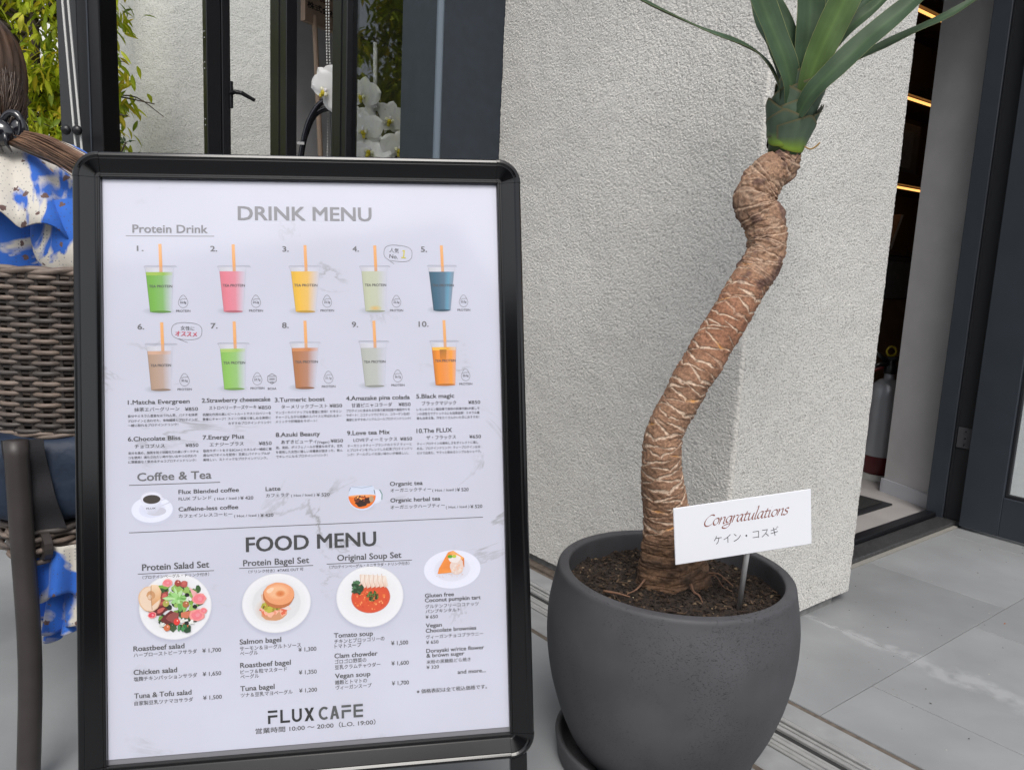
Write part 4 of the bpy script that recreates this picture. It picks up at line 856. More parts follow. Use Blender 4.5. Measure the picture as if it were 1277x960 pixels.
TEXTS=[
('DRINK MENU', -101.9, 98.7, 369.2, 21.01, 'H'),
('Protein Drink', -254.9, -147.3, 348.7, 12.0, 's'),
('1.', -249.1, -239.7, 320.9, 8.0, 'n'),
('2.', -143.4, -133.6, 320.8, 8.1, 'n'),
('3.', -36.9, -27.9, 320.7, 8.2, 'n'),
('4.', 69.1, 78.4, 321.2, 8.3, 'n'),
('5.', 175.1, 184.4, 321.1, 8.4, 'n'),
('6.', -249.4, -240.2, 203.0, 7.95, 'n'),
('7.', -144.4, -134.8, 203.3, 8.05, 'n'),
('8.', -39.4, -29.8, 203.0, 8.15, 'n'),
('9.', 65.8, 75.1, 203.2, 8.25, 'n'),
('10.', 169.0, 184.2, 202.8, 8.35, 'n'),
('1.Matcha Evergreen', -264.4, -176.6, 91.0, 6.22, 'N'),
('抹茶エバーグリーン', -255.5, -191.2, 80.2, 5.98, 'J'),
('¥850', -183.4, -164.7, 79.6, 4.95, 'P'),
('鉄分やミネラル豊富なほうれん草、バナナを抹茶', -264.6, -165.4, 71.4, 4.18, 'D'),
('プロテインと合わせた、食物繊維とプロテインが', -264.7, -165.5, 64.1, 4.18, 'D'),
('一緒に取れるプロテインドリンク！', -264.8, -193.3, 57.6, 4.18, 'D'),
('2.Strawberry cheesecake', -158.8, -58.9, 91.3, 6.3, 'N'),
('ストロベリーチーズケーキ', -148.6, -79.4, 80.1, 6.06, 'J'),
('¥850', -77.0, -58.1, 79.3, 5.01, 'P'),
('抗酸化作用の高いビートルートやストロベリーを', -157.9, -58.2, 71.0, 4.24, 'D'),
('豊富にチャージ！スイーツ感覚で楽しめる美容に', -158.0, -58.3, 64.0, 4.23, 'D'),
('おすすめプロテインドリンク！', -120.9, -58.4, 56.9, 4.25, 'D'),
('6.Chocolate Bliss', -264.8, -190.4, 36.4, 6.2, 'N'),
('チョコブリス', -255.7, -213.0, 25.5, 5.97, 'J'),
('¥850', -183.3, -164.7, 25.3, 4.94, 'P'),
('気分を高め、脂質を防ぐ抗酸化力の高いダークチョ', -264.5, -165.2, 16.4, 4.17, 'D'),
('コを使用！満たされたい時や甘いおやつの代わり', -264.6, -168.0, 9.7, 4.17, 'D'),
('に罪悪感なく飲めるチョコプロテインドリンク！', -264.7, -168.3, 3.2, 4.17, 'D'),
('7.Energy Plus', -158.3, -98.4, 35.6, 6.28, 'N'),
('エナジープラス', -148.4, -99.1, 25.0, 6.05, 'J'),
('¥850', -76.9, -57.9, 24.8, 5.0, 'P'),
('筋肉サポートをするBCAAとエネルギー補給に最', -158.1, -57.9, 16.5, 4.23, 'D'),
('適なMCTオイルを配合！豆腐とパイナップルが', -158.2, -60.5, 9.8, 4.22, 'D'),
('美味しい、ストイックなプロテインドリンク。', -158.3, -64.4, 3.0, 4.22, 'D'),
('3.Turmeric boost', -52.0, 22.4, 89.6, 6.38, 'N'),
('ターメリックブースト', -42.8, 26.3, 79.1, 6.14, 'J'),
('¥850', 29.5, 48.5, 79.4, 5.08, 'P'),
('マンゴーやパイナップルを豊富に使用！ビタミン', -51.4, 47.5, 71.2, 4.29, 'D'),
('チャージしながら話題のスパイスと呼ばれるター', -51.5, 47.4, 64.3, 4.29, 'D'),
('メリックで肝機能をサポート！', -51.6, 10.3, 57.5, 4.29, 'D'),
('4.Amazake pina colada', 54.9, 152.5, 89.6, 6.46, 'N'),
('甘酒ピニャコラーダ', 62.7, 125.0, 78.8, 6.21, 'J'),
('¥850', 134.9, 153.6, 78.9, 5.14, 'P'),
('プロテインに含まれる甘酒で疲労回復や美肌作りを', 54.8, 152.5, 71.3, 4.34, 'D'),
('サポート！ココナッツでビタミン、コラーゲン生成！', 54.7, 152.0, 64.5, 4.34, 'D'),
('美容におすすめノンアルコールプロテインドリンク！', 54.6, 153.5, 57.4, 4.34, 'D'),
('8.Azuki Beauty', -51.6, 14.2, 36.4, 6.36, 'N'),
('あずきビューティ', -43.7, 9.2, 25.4, 6.12, 'J'),
('¥850', 30.1, 48.9, 25.3, 5.06, 'P'),
('鉄、亜鉛、ポリフェノールが豊富なあずき、豆乳', -51.6, 48.3, 17.8, 4.28, 'D'),
('を使用した女性に嬉しい栄養素が詰まった、飲ん', -51.7, 48.2, 11.0, 4.28, 'D'),
('でキレイになるプロテインドリンク！', -51.8, 24.9, 4.1, 4.28, 'D'),
('(Vegan)', 9.8, 28.1, 24.6, 3.94, 't'),
('9.Love tea Mix', 55.4, 120.4, 35.9, 6.44, 'N'),
('LOVEティーミックス', 64.8, 131.9, 25.1, 6.2, 'J'),
('¥850', 136.3, 155.0, 25.1, 5.13, 'P'),
('オーガニックティーブランドのミラブ ティーと', 55.4, 153.9, 17.2, 4.33, 'D'),
('とプロテインをブレンドした紅茶プロテインドリ', 55.3, 154.6, 10.4, 4.33, 'D'),
('ンク！アールグレイの深い味わいが美味しい。', 55.2, 148.6, 3.5, 4.33, 'D'),
('5.Black magic', 162.8, 222.2, 90.2, 6.54, 'N'),
('ブラックマジック', 171.1, 225.3, 79.3, 6.29, 'J'),
('¥850', 244.2, 263.3, 79.6, 5.2, 'P'),
('レモンのクエン酸効果で身体の新陳代謝UP!蒸しモ', 163.0, 261.8, 70.6, 4.4, 'D'),
('ンの活性力でデトックスにも効果抜群！ミネラル繊', 162.9, 261.6, 63.7, 4.4, 'D'),
('維も出来る為、汗をたくさんかいた日におすすめ！', 162.8, 261.0, 56.9, 4.4, 'D'),
('10.The FLUX', 162.1, 217.4, 36.2, 6.52, 'N'),
('ザ・フラックス', 177.0, 223.4, 25.6, 6.28, 'J'),
('¥650', 244.7, 263.2, 25.4, 5.19, 'P'),
('ティープロテインの美味しさをダイレクトに楽し', 162.3, 258.7, 16.9, 4.39, 'D'),
('める。プロテインドリンク！ティープロテインは水', 162.1, 261.8, 9.7, 4.39, 'D'),
('だけで出来た、サラっと飲めるシンプルなシェイク。', 162.0, 262.9, 2.5, 4.38, 'D'),
('Coffee & Tea', -252.2, -146.7, -23.1, 11.68, 'S'),
('Flux Blended coffee', -194.1, -107.2, -44.6, 5.99, 'N'),
('FLUX ブレンド', -194.2, -147.1, -54.6, 5.75, 'J'),
('( Hot / Iced )', -143.0, -106.7, -55.7, 3.74, 't'),
('¥ 420', -104.9, -86.2, -56.8, 4.84, 'P'),
('Caffeine-less coffee', -194.4, -108.5, -70.4, 5.99, 'N'),
('カフェインレスコーヒー', -194.4, -117.0, -80.3, 5.74, 'J'),
('( Hot / Iced )', -114.7, -78.0, -82.9, 3.74, 't'),
('¥ 420', -76.0, -57.1, -84.1, 4.85, 'P'),
('Latte', -67.8, -46.1, -45.1, 6.08, 'N'),
('カフェラテ', -67.4, -32.9, -54.9, 5.84, 'J'),
('( Hot / Iced )', -30.5, 5.3, -55.5, 3.79, 't'),
('¥ 520', 7.7, 27.0, -56.5, 4.91, 'P'),
('Organic tea', 119.2, 169.7, -44.7, 6.22, 'N'),
('オーガニックティー', 119.8, 182.9, -54.6, 5.97, 'J'),
('( Hot / Iced )', 184.5, 222.2, -56.1, 3.88, 't'),
('¥ 520', 223.4, 241.5, -57.2, 5.03, 'P'),
('Organic herbal tea', 119.5, 196.6, -70.2, 6.21, 'N'),
('オーガニックハーブティー', 119.3, 203.5, -80.7, 5.96, 'J'),
('( Hot / Iced )', 205.2, 242.2, -83.3, 3.89, 't'),
('¥ 520', 244.0, 262.6, -84.5, 5.04, 'P'),
('FOOD MENU', -97.5, 95.9, -135.8, 21.74, 'F'),
('Protein Salad Set', -247.0, -151.8, -156.0, 9.48, 'S'),
('（プロテインベーグル・ドリンク付き）', -246.6, -152.0, -168.5, 5.21, 'J'),
('Protein Bagel Set', -102.3, -5.4, -157.0, 9.16, 'S'),
('（ドリンク付き）※TAKE OUT 可', -94.9, -14.0, -168.3, 5.06, 'J'),
('Original Soup Set', 37.0, 134.4, -156.2, 9.07, 'S'),
('（プロテインベーグル・ミニサラダ・ドリンク付き）', 25.0, 146.5, -167.7, 5.14, 'J'),
('Roastbeef salad', -260.5, -188.7, -273.7, 7.29, 'N'),
('ハーブローストビーフサラダ', -260.3, -171.0, -282.5, 6.58, 'J'),
('¥ 1,700', -163.2, -136.4, -282.4, 5.83, 'P'),
('Chicken salad', -260.6, -199.6, -308.3, 7.28, 'N'),
('塩麹チキンパッションサラダ', -260.7, -171.2, -317.7, 6.57, 'J'),
('¥ 1,650', -163.1, -136.7, -317.1, 5.82, 'P'),
('Tuna & Tofu salad', -260.2, -179.6, -342.7, 7.27, 'N'),
('自家製豆乳ツナマヨサラダ', -260.0, -177.4, -353.2, 6.56, 'J'),
('¥ 1,500', -163.0, -136.3, -352.2, 5.81, 'P'),
('Salmon bagel', -109.1, -48.7, -273.7, 7.43, 'N'),
('サーモン＆ヨーグルトソース', -109.2, -19.7, -283.3, 6.7, 'J'),
('ベーグル', -108.9, -83.1, -290.5, 6.7, 'J'),
('¥ 1,300', -23.4, 3.1, -290.3, 5.92, 'P'),
('Roastbeef bagel', -108.9, -35.2, -308.8, 7.41, 'N'),
('ビーフ＆粒マスタード', -108.8, -40.9, -318.1, 6.69, 'J'),
('ベーグル', -108.9, -82.1, -325.2, 6.69, 'J'),
('¥ 1,350', -23.2, 3.0, -324.7, 5.92, 'P'),
('Tuna bagel', -109.2, -59.6, -343.4, 7.4, 'N'),
('ツナ＆豆乳マヨベーグル', -108.9, -33.2, -352.7, 6.68, 'J'),
('¥ 1,200', -23.4, 3.0, -352.0, 5.91, 'P'),
('Tomato soup', 30.0, 88.4, -273.0, 7.06, 'N'),
('チキンとブロッコリーの', 30.2, 106.0, -281.8, 6.82, 'J'),
('トマトスープ', 30.6, 70.6, -289.1, 6.82, 'J'),
('¥ 1,500', 116.2, 142.1, -290.0, 6.02, 'P'),
('Clam chowder', 30.1, 94.9, -304.0, 7.05, 'N'),
('ゴロゴロ野菜の', 30.4, 77.8, -312.6, 6.81, 'J'),
('豆乳クラムチャウダー', 30.3, 98.9, -321.0, 6.8, 'J'),
('¥ 1,600', 116.0, 142.4, -321.0, 6.01, 'P'),
('Vegan soup', 30.4, 83.4, -334.4, 7.04, 'N'),
('雑穀とトマトの', 30.2, 78.1, -343.9, 6.8, 'J'),
('ヴィーガンスープ', 31.0, 85.0, -351.8, 6.8, 'J'),
('¥ 1,700', 116.0, 142.0, -351.4, 6.01, 'P'),
('Gluten free', 169.7, 214.6, -219.9, 5.96, 'N'),
('Coconut pumpkin tart', 169.5, 256.5, -227.2, 5.95, 'N'),
('グルテンフリーココナッツ', 169.8, 253.2, -236.9, 6.08, 'J'),
('パンプキンタルト', 170.1, 224.1, -244.5, 6.07, 'J'),
('¥ 650', 169.9, 188.9, -252.6, 4.96, 'P'),
('Vegan', 169.9, 194.8, -266.1, 5.94, 'N'),
('Chocolate brownies', 169.7, 248.4, -274.2, 5.94, 'N'),
('ヴィーガンチョコブラウニー', 170.0, 259.3, -284.0, 6.06, 'J'),
('¥ 650', 169.8, 189.0, -291.7, 4.95, 'P'),
('Dorayaki w/rice flower', 169.9, 260.2, -305.3, 5.93, 'N'),
('& brown suger', 170.0, 228.8, -312.6, 5.93, 'N'),
('米粉の黒糖餡どら焼き', 169.9, 238.7, -322.5, 6.05, 'J'),
('¥ 320', 169.7, 188.9, -330.2, 4.94, 'P'),
('and more...', 217.9, 262.0, -341.2, 5.96, 'N'),
('※ 価格表記は全て税込価格です。', 153.8, 263.3, -366.5, 6.4, 'B'),
('営業時間 10:00 〜 20:00（L.O. 19:00）', -88.3, 89.8, -408.1, 7.88, 'B'),
]
RULES=[(-264.4, 343.7, -137.8, 343.9), (-263.8, -29.1, -134.4, -29.3), (-264.6, -99.2, 263.1, -99.3), (-253.0, -160.7, -145.2, -161.2), (-107.9, -160.0, 0.4, -161.2), (21.2, -160.4, 150.4, -160.9)]
CUPS=[((-216.2, 331.7), (-239.5, 296.9), (-192.6, 297.0), (-236.8, 289.1), (-198.3, 289.1), (-231.2, 228.8), (-200.1, 228.6), 'green'), ((-110.0, 331.5), (-133.9, 297.0), (-84.9, 297.1), (-130.4, 290.2), (-92.7, 290.2), (-124.9, 228.5), (-96.2, 228.3), 'pink'), ((-3.2, 330.8), (-28.3, 297.1), (20.9, 297.1), (-24.8, 290.2), (17.5, 290.2), (-18.6, 227.6), (11.5, 227.4), 'yellow'), ((103.2, 330.9), (78.5, 297.2), (126.1, 297.2), (82.3, 290.3), (120.6, 290.3), (87.2, 227.4), (118.1, 227.2), 'cream'), ((207.3, 331.4), (184.4, 298.2), (230.8, 298.2), (187.0, 289.6), (226.3, 289.6), (192.9, 228.1), (219.8, 227.9), 'blue'), ((-215.1, 213.3), (-239.6, 180.0), (-193.1, 179.4), (-235.9, 170.1), (-201.6, 169.6), (-230.9, 111.4), (-202.3, 110.8), 'beige'), ((-110.3, 213.6), (-135.1, 179.6), (-88.5, 179.0), (-131.1, 172.2), (-94.0, 171.7), (-125.9, 110.5), (-95.4, 109.8), 'green2'), ((-5.2, 213.8), (-29.3, 179.6), (17.9, 179.0), (-25.7, 172.0), (14.2, 171.4), (-20.6, 109.8), (8.2, 109.2), 'brown'), ((99.5, 212.9), (75.2, 180.2), (122.1, 179.6), (78.7, 170.5), (117.0, 170.0), (84.5, 110.5), (114.5, 109.8), 'white'), ((208.7, 212.8), (185.2, 179.2), (231.4, 178.6), (188.8, 170.3), (227.0, 169.8), (193.6, 110.4), (224.7, 109.7), 'orange')]
EGGS=[(-183.9, 244.3, '26.8g'), (-77.7, 244.0, '24.2g'), (28.8, 243.5, '25.5g'), (135.0, 242.9, '22.3g'), (240.5, 242.9, '20.5g'), (-183.4, 126.1, '30.6g'), (-77.5, 125.5, '27.7g'), (28.7, 125.9, '31.1g'), (134.7, 125.8, '26.7g'), (241.1, 125.6, '20.0g')]
PICS={'bubble1': (139.1, 318.5, 21.9, 12.7), 'bubble2': (-179.3, 199.6, 22.0, 12.8), 'hexa': (-55.8, 124.4, 7.4, 7.6), 'cup': (-232.0, -66.1, 29.6, 19.7), 'tea': (76.3, -62.0, 21.4, 18.6), 'salad': (-200.6, -211.8, 51.6, 48.8), 'bagel': (-54.5, -215.1, 50.7, 44.8), 'soup': (85.4, -213.6, 51.1, 46.8), 'tart': (213.1, -178.4, 44.7, 30.0)}
LOGO=[('F', -69.9, -55.9, -395.7, -376.1), ('L', -51.8, -37.5, -395.4, -376.1), ('U', -34.7, -20.0, -395.6, -375.9), ('X', -16.2, -1.8, -395.5, -375.7), ('C', 4.8, 19.8, -395.6, -375.6), ('A', 21.7, 35.6, -395.1, -375.3), ('F', 39.1, 53.4, -395.1, -375.0), ('E', 57.0, 71.3, -395.0, -375.0)]
STY = {'H': (.69, .0, .022, I_head, 'heading'), 's': (.69, .0, .022, I_head, 'heading'), 'F': (.69, .0, .022, I_dark, 'heading'), 'S': (.69, .0, .020, I_mid, 'section_title'),
       'n': (.69, .0, .020, I_sec, 'lettering'), 'N': (.69, .0, .024, I_mid, 'lettering'), 'J': (.93, .0, .010, I_mid, 'lettering'), 'P': (.69, .0, .016, I_mid, 'price'),
       'D': (.95, .0, 0.008, I_desc, 'fine_print'), 't': (.72, .006, 0, I_mid, 'lettering'), 'B': (.88, .0, .016, I_mid, 'lettering')}
ZT = .0009
sp = []
for (s_, x0, x1, y, h, k) in TEXTS:
    c_, of, du, m_, nm = STY[k]
    if s_ == 'Coffee & Tea': m_ = I_sec
    sp.append((s_, x0/1000, x1/1000, (y+(.4 if k in 'JD' else 0))/1000, h/1000/c_, of, du, m_, nm))
for i, (a, b, s_) in enumerate(EGGS):
    sp.append((s_, (a-4.6)/1000, (a+4.6)/1000, (b-2.6)/1000, .0046, .012, 0, I_mid, 'lettering'))
    sp.append(('PROTEIN', (a-10.3)/1000, (a+10.3)/1000, (b-15.8)/1000, .0048, .01, 0, I_mid, 'lettering'))
sp.append(('BCAA', -.0622, -.0494, .1086, .0048, .01, 0, I_mid, 'lettering')); sp.append(('2000', -.0600, -.0516, .1235, .0040, .012, 0, I_mid, 'lettering')); sp.append(('mg', -.0582, -.0534, .1195, .0036, .012, 0, I_mid, 'lettering'))
for c in CUPS:
    ql, qr, qy = c[3][0], c[4][0], c[3][1]
    sp.append(('TEA PROTEIN', (ql+4.5)/1000, (qr-1.0 if qr-ql < 40 else qr-3)/1000, (qy-23.5)/1000, .0056, .0, .02, I_mid, 'lettering'))
sp.append(('F L U X C A F E'.replace(' ', '')[:4], -.2400, -.2268, -.0655, .0032, .01, 0, I_dark, 'lettering'))
make_texts(sp, Matrix.Translation((0, 0, ZT)), poster)
# the two slanted speech bubbles carry their own little lines of text
def rotm(cx_, cy_, a): return Matrix.Translation((cx_/1000, cy_/1000, ZT)) @ Matrix.Rotation(a, 4, 'Z')
b1 = rotm(139.1, 318.5, -.10); b2 = rotm(-179.3, 199.6, -.06)
make_texts([('人気', -.0135, .001, .0012, .0078, .0, 0, I_mid, 'lettering'), ('No.', -.013, .0, -.0085, .0088, .0, .006, I_mid, 'lettering'), ('\uff11', .0058, .0125, -.0065, .0170, .0, .016, I_yel, 'lettering')], b1, poster)
make_texts([('女性に', -.009, .011, .0018, .0068, .006, 0, I_mid, 'lettering'), ('オススメ', -.016, .015, -.0075, .0088, .0, .03, I_pink, 'lettering')], b2, poster)

class PR(MB):      # flat print: coloured polygons in millimetres of the sheet, each a hair above the last
    def __init__(s, z0=.0007): super().__init__(); s.z = z0
    def poly(s, pts, col):
        s.z += .000012; s.add([(x/1000, y/1000, s.z) for x, y in pts], [tuple(range(len(pts)))], col if isinstance(col, list) else tuple(col))
    def ell_(s, x, y, rx, ry, col, n=28, jit=0., a0=0., a1=2*PI, rot=0.):
        P_ = []
        for k in range(n if a1-a0 > 6.2 else n+1):
            a = a0+(a1-a0)*k/n; j = 1+random.uniform(-jit, jit); px, py = rx*j*math.cos(a), ry*j*math.sin(a)
            P_.append((x+px*math.cos(rot)-py*math.sin(rot), y+px*math.sin(rot)+py*math.cos(rot)))
        s.poly(P_, col)
    def rad(s, x, y, rx, ry, stops, n=32):      # radial gradient, stops: [(f, col)] from centre out
        s.z += .000012; V = []; Cc = []; F = []
        for f, col in stops:
            for k in range(n): a = 2*PI*k/n; V.append(((x+rx*f*math.cos(a))/1000, (y+ry*f*math.sin(a))/1000, s.z)); Cc.append(col)
        F = [(i*n+k, (i+1)*n+k, (i+1)*n+(k+1) % n, i*n+(k+1) % n) for i in range(len(stops)-1) for k in range(n)]
        if stops[0][0] > 0: F.append(tuple(range(n)))
        s.add(V, F, Cc)
    def quadgrid(s, L, R_, cols, rows=1):      # left edge points, right edge points (top, bottom), colour per column
        s.z += .000012; m_ = len(cols); V = []; Cc = []
        for j in (0, 1):
            for i in range(m_):
                f = i/(m_-1); V.append(((L[j][0]*(1-f)+R_[j][0]*f)/1000, (L[j][1]*(1-f)+R_[j][1]*f)/1000, s.z)); Cc.append(cols[i])
        s.add(V, [(i, m_+i, m_+i+1, i+1) for i in range(m_-1)], Cc)
    def line(s, pts, w_, col, closed=False):
        s.z += .000012; P_ = [Vector((x, y, 0)) for x, y in pts]; P_ = P_+[P_[0]] if closed else P_
        for a, b in zip(P_[:-1], P_[1:]):
            d = (b-a); 
            if d.length < 1e-6: continue
            d.normalize(); nn_ = Vector((-d.y, d.x, 0))*w_/2; e_ = d*w_*.3
            s.add([((q.x)/1000, (q.y)/1000, s.z) for q in (a-nn_-e_, b-nn_+e_, b+nn_+e_, a+nn_-e_)], [(0, 1, 2, 3)], col)
    def done(s, name): o = s.obj(name, M_print, parent=poster, cols=True); return o
PAP = (.552, .562, .665); GR = (.11, .11, .115)
def mixc(a, b, f): return tuple(x*(1-f)+y*f for x, y in zip(a, b))
for r_ in RULES: q = PR(); q.line([(r_[0], r_[1]), (r_[2], r_[3])], 1.1, (.12, .12, .12) if r_[1] < 300 else (.24, .24, .25)); q.done('printed_rule')
# drinks
DC = {'green': (.17, .42, .06), 'pink': (.72, .20, .26), 'yellow': (.80, .47, .05), 'cream': (.50, .53, .38), 'blue': (.04, .12, .19), 'beige': (.44, .30, .22), 'green2': (.25, .50, .10), 'brown': (.42, .17, .07), 'white': (.44, .46, .42), 'orange': (.80, .25, .02)}
for c in CUPS:
    st, ll, lr, ql, qr, bl, br, nm = c; col = DC[nm]; q = PR()
    q.rad((bl[0]+br[0])/2-4, bl[1]+1.5, (br[0]-bl[0])*.75, 6.5, [(0, mixc(PAP, (.25, .27, .32), .75)), (.55, mixc(PAP, (.3, .32, .38), .45)), (1, PAP)])
    clr = (.62, .62, .68)
    q.quadgrid([(ql[0]-.5, ql[1]+7), ql], [(qr[0]+2.5, ql[1]+7), (qr[0]+2, ql[1])], [mixc(clr, GR, .15), clr, mixc(clr, PAP, .6), PAP])
    fade = [mixc(col, (.05, .05, .03), .12), col, mixc(col, PAP, .06), mixc(col, PAP, .12), mixc(col, PAP, .55), mixc(col, PAP, .93)]
    if nm in ('blue', 'orange'): fade = [mixc(col, (.02, .02, .02), .35), col, mixc(col, PAP, .04), mixc(col, PAP, .10), mixc(col, (.2, .5, .7) if nm == 'blue' else (.9, .4, .05), .5), mixc(col, PAP, .35)]
    q.quadgrid([ql, bl], [qr, br], fade)
    if nm in ('green', 'beige', 'brown', 'orange', 'green2'):      # foam line at the top
        top = {'green': (.35, .5, .08), 'beige': (.62, .38, .27), 'brown': (.62, .25, .10), 'orange': (.85, .5, .08), 'green2': (.4, .55, .15)}[nm]
        q.quadgrid([(ql[0]+.4, ql[1]), (ql[0]+.8, ql[1]-5)], [(qr[0]-.5, ql[1]), (qr[0]-1, ql[1]-5)], [mixc(top, col, .2), top, mixc(top, col, .4), mixc(top, PAP, .6)])
    if nm == 'orange': q.poly([(ql[0]+12, ql[1]-4), (ql[0]+23, ql[1]-4), (ql[0]+22, ql[1]-24), (ql[0]+13, ql[1]-24)], [(.35, .13, .02), (.42, .17, .02), (.75, .24, .02), (.72, .22, .02)])
    if nm == 'cream': q.rad((bl[0]+br[0])/2-1, bl[1]+5, 10, 5, [(0, (.68, .42, .12)), (1, col)])
    q.ell_((bl[0]+br[0])/2, bl[1]+.3, (br[0]-bl[0])/2-.6, 1.8, mixc(col, (.03, .03, .03), .45), 20)
    q.line([(ll[0], ll[1]), (ll[0]+2, ll[1]+1.6), (lr[0]-2, lr[1]+1.6), (lr[0], lr[1])], .7, mixc(PAP, GR, .30)); q.line([(ll[0], ll[1]), (lr[0], lr[1])], .6, mixc(PAP, GR, .18))
    q.line([(ll[0]+1, ll[1]), (ql[0], ql[1])], .8, mixc(PAP, GR, .22)); q.line([ql, bl], .55, mixc(col, GR, .45)); q.line([(qr[0]+1, ql[1]+6), br], .5, mixc(PAP, GR, .12))
    sx_, sw = st[0], 2.3; yb = ql[1]+.5
    q.poly([(sx_-sw, st[1]), (sx_+sw, st[1]), (sx_+sw+.9, ll[1]), (sx_-sw+.9, ll[1])], [(.82, .42, .17)]*2+[(.78, .37, .13)]*2)
    q.poly([(sx_-sw+.9, ll[1]), (sx_+sw+.9, ll[1]), (sx_+sw+1.1, yb-.5), (sx_-sw+1.1, yb-.5)], (.66, .36, .20))
    q.done('drink_picture')
def egg(q, a, b):
    P_ = []
    for k in range(26):
        t_ = 2*PI*k/26; y_ = math.sin(t_); P_.append((a+7.0*math.cos(t_)*(1-.22*max(0, y_)), b-1+8.2*y_+(2.6*max(0, y_)**2)))
    q.line(P_, .5, (.16, .16, .17), True)
    q.line([(a-5.5, b+3.4), (a-3, b+2.4), (a-1.2, b+4.3), (a+1.2, b+3.6), (a+3, b+4.6), (a+5.5, b+3.4)], .5, (.2, .2, .2))
for a, b, s_ in EGGS: q = PR(.00085); egg(q, a, b); q.done('protein_badge')
q = PR(.00085); hx = PICS['hexa']; q.line([(hx[0]+7.2*math.cos(PI/6+k*PI/3), hx[1]+1+7.8*math.sin(PI/6+k*PI/3)) for k in range(6)], .7, (.13, .13, .13), True)
q.line([(hx[0]-4.5, hx[1]+4.6), (hx[0]+4.5, hx[1]+4.6)], .8, (.2, .2, .2)); q.done('protein_badge')
for (nm, rot, tx) in (('bubble1', -.10, -8), ('bubble2', -.06, -1)):
    x_, y_, rx, ry = PICS[nm]; q = PR(.00085); P_ = []
    def rr(dx, dy): return (x_+dx*math.cos(rot)-dy*math.sin(rot), y_+dx*math.sin(rot)+dy*math.cos(rot))
    for k in range(41):
        a = -PI*.62+2*PI*k/40*.955; ca, sa = math.cos(a), math.sin(a)
        P_.append(rr(rx*math.copysign(abs(ca)**.72, ca), ry*math.copysign(abs(sa)**.72, sa)))
    q.line(P_, .55, (.16, .16, .17)); q.line([P_[-1], rr(tx+3, -ry*1.35), ], .55, (.16, .16, .17)); q.done('speech_bubble')
# coffee
x_, y_, rx, ry = PICS['cup']; q = PR(); W_ = (.80, .81, .93)
q.rad(x_+1, y_-2.5, rx*1.06, ry*1.1, [(0, (.5, .52, .62)), (.9, (.56, .58, .70)), (1, PAP)])
q.rad(x_, y_, rx, ry, [(0, (.62, .64, .78)), (.6, (.68, .70, .84)), (.66, (.76, .78, .90)), (.95, (.75, .77, .9)), (1, (.66, .68, .80))], 40)
q.ell_(x_+6, y_-3, 14, 6.5, (.55, .55, .64), 24)
q.poly([(x_-16.2, y_+17), (x_-14, y_+6), (x_-8, y_-4), (x_-2, y_-7), (x_+5, y_-6), (x_+11, y_+2), (x_+14.6, y_+17)], [(.72, .74, .86)]*3+[(.56, .57, .68)]*2+[(.62, .63, .74), (.76, .78, .9)])
q.line([(x_+13, y_+13), (x_+20, y_+15.5), (x_+25.5, y_+14), (x_+24, y_+9), (x_+12, y_+4.5)], 1.5, (.60, .61, .72))
q.ell_(x_-.8, y_+17.2, 15.6, 9.4, (.66, .66, .76), 36); q.ell_(x_-.8, y_+16.6, 14.4, 8.2, (.74, .74, .84), 36); q.ell_(x_-.4, y_+15.0, 12.4, 6.6, (.055, .045, .04), 36); q.done('coffee_picture')
# tea
x_, y_, rx, ry = PICS['tea']; q = PR(); 
q.rad(x_+2, y_-15, 20, 6, [(0, (.50, .47, .50)), (1, PAP)]); q.ell_(x_+20, y_+2, 11, 11, (.66, .70, .80), 24); q.ell_(x_+20, y_+2, 8.6, 8.8, (.70, .72, .84), 24); q.line([(x_+27, y_+12), (x_+30.5, y_+5), (x_+30, y_-3)], 1.4, (.12, .25, .24))
q.poly([(x_+rx*.98*math.cos(a)*(1 if math.sin(a) < .35 else .93), y_+ry*math.sin(a)) for a in np.linspace(-PI, 0, 18)]+[(x_+rx*.95, y_+ry*.45), (x_+rx*.8, y_+ry), (x_-rx*.8, y_+ry), (x_-rx*.95, y_+ry*.45)], (.60, .66, .80))
q.poly([(x_+rx*.97*math.cos(a), y_+3.5+(ry+1.5)*.98*math.sin(a)) for a in np.linspace(-PI, 0, 22)], [(.80, .17, .02)]*22)
q.ell_(x_, y_+3.6, rx*.97, 1.8, (.86, .36, .14), 24); q.ell_(x_-1, y_-7.5, 9.5, 6, (.035, .012, .008), 22, .14); q.ell_(x_+8, y_-4, 6, 5, (.05, .015, .01), 18, .2); q.ell_(x_-8, y_-1, 4, 5, (.16, .03, .008), 16, .2)
for k in range(16): q.ell_(x_+random.uniform(-10, 4), y_+random.uniform(-4, 3), random.uniform(.7, 2), random.uniform(.7, 2), random.choice(((.30, .05, .01), (.06, .02, .01), (.9, .4, .1))), 7)
q.ell_(x_+14, y_-2, 3.6, 5, (.45, .30, .18), 10, .1)
q.line([(x_-rx*.75, y_+ry), (x_, y_+ry*.86), (x_+rx*.75, y_+ry)], .6, (.3, .35, .45)); q.line([(x_-rx*.92, y_+12), (x_-rx*.8, y_+17)], .8, (.2, .25, .35)); q.line([(x_+rx*.86, y_+12), (x_+rx*.92, y_+6)], 1.1, (.1, .12, .15)); q.done('tea_picture')
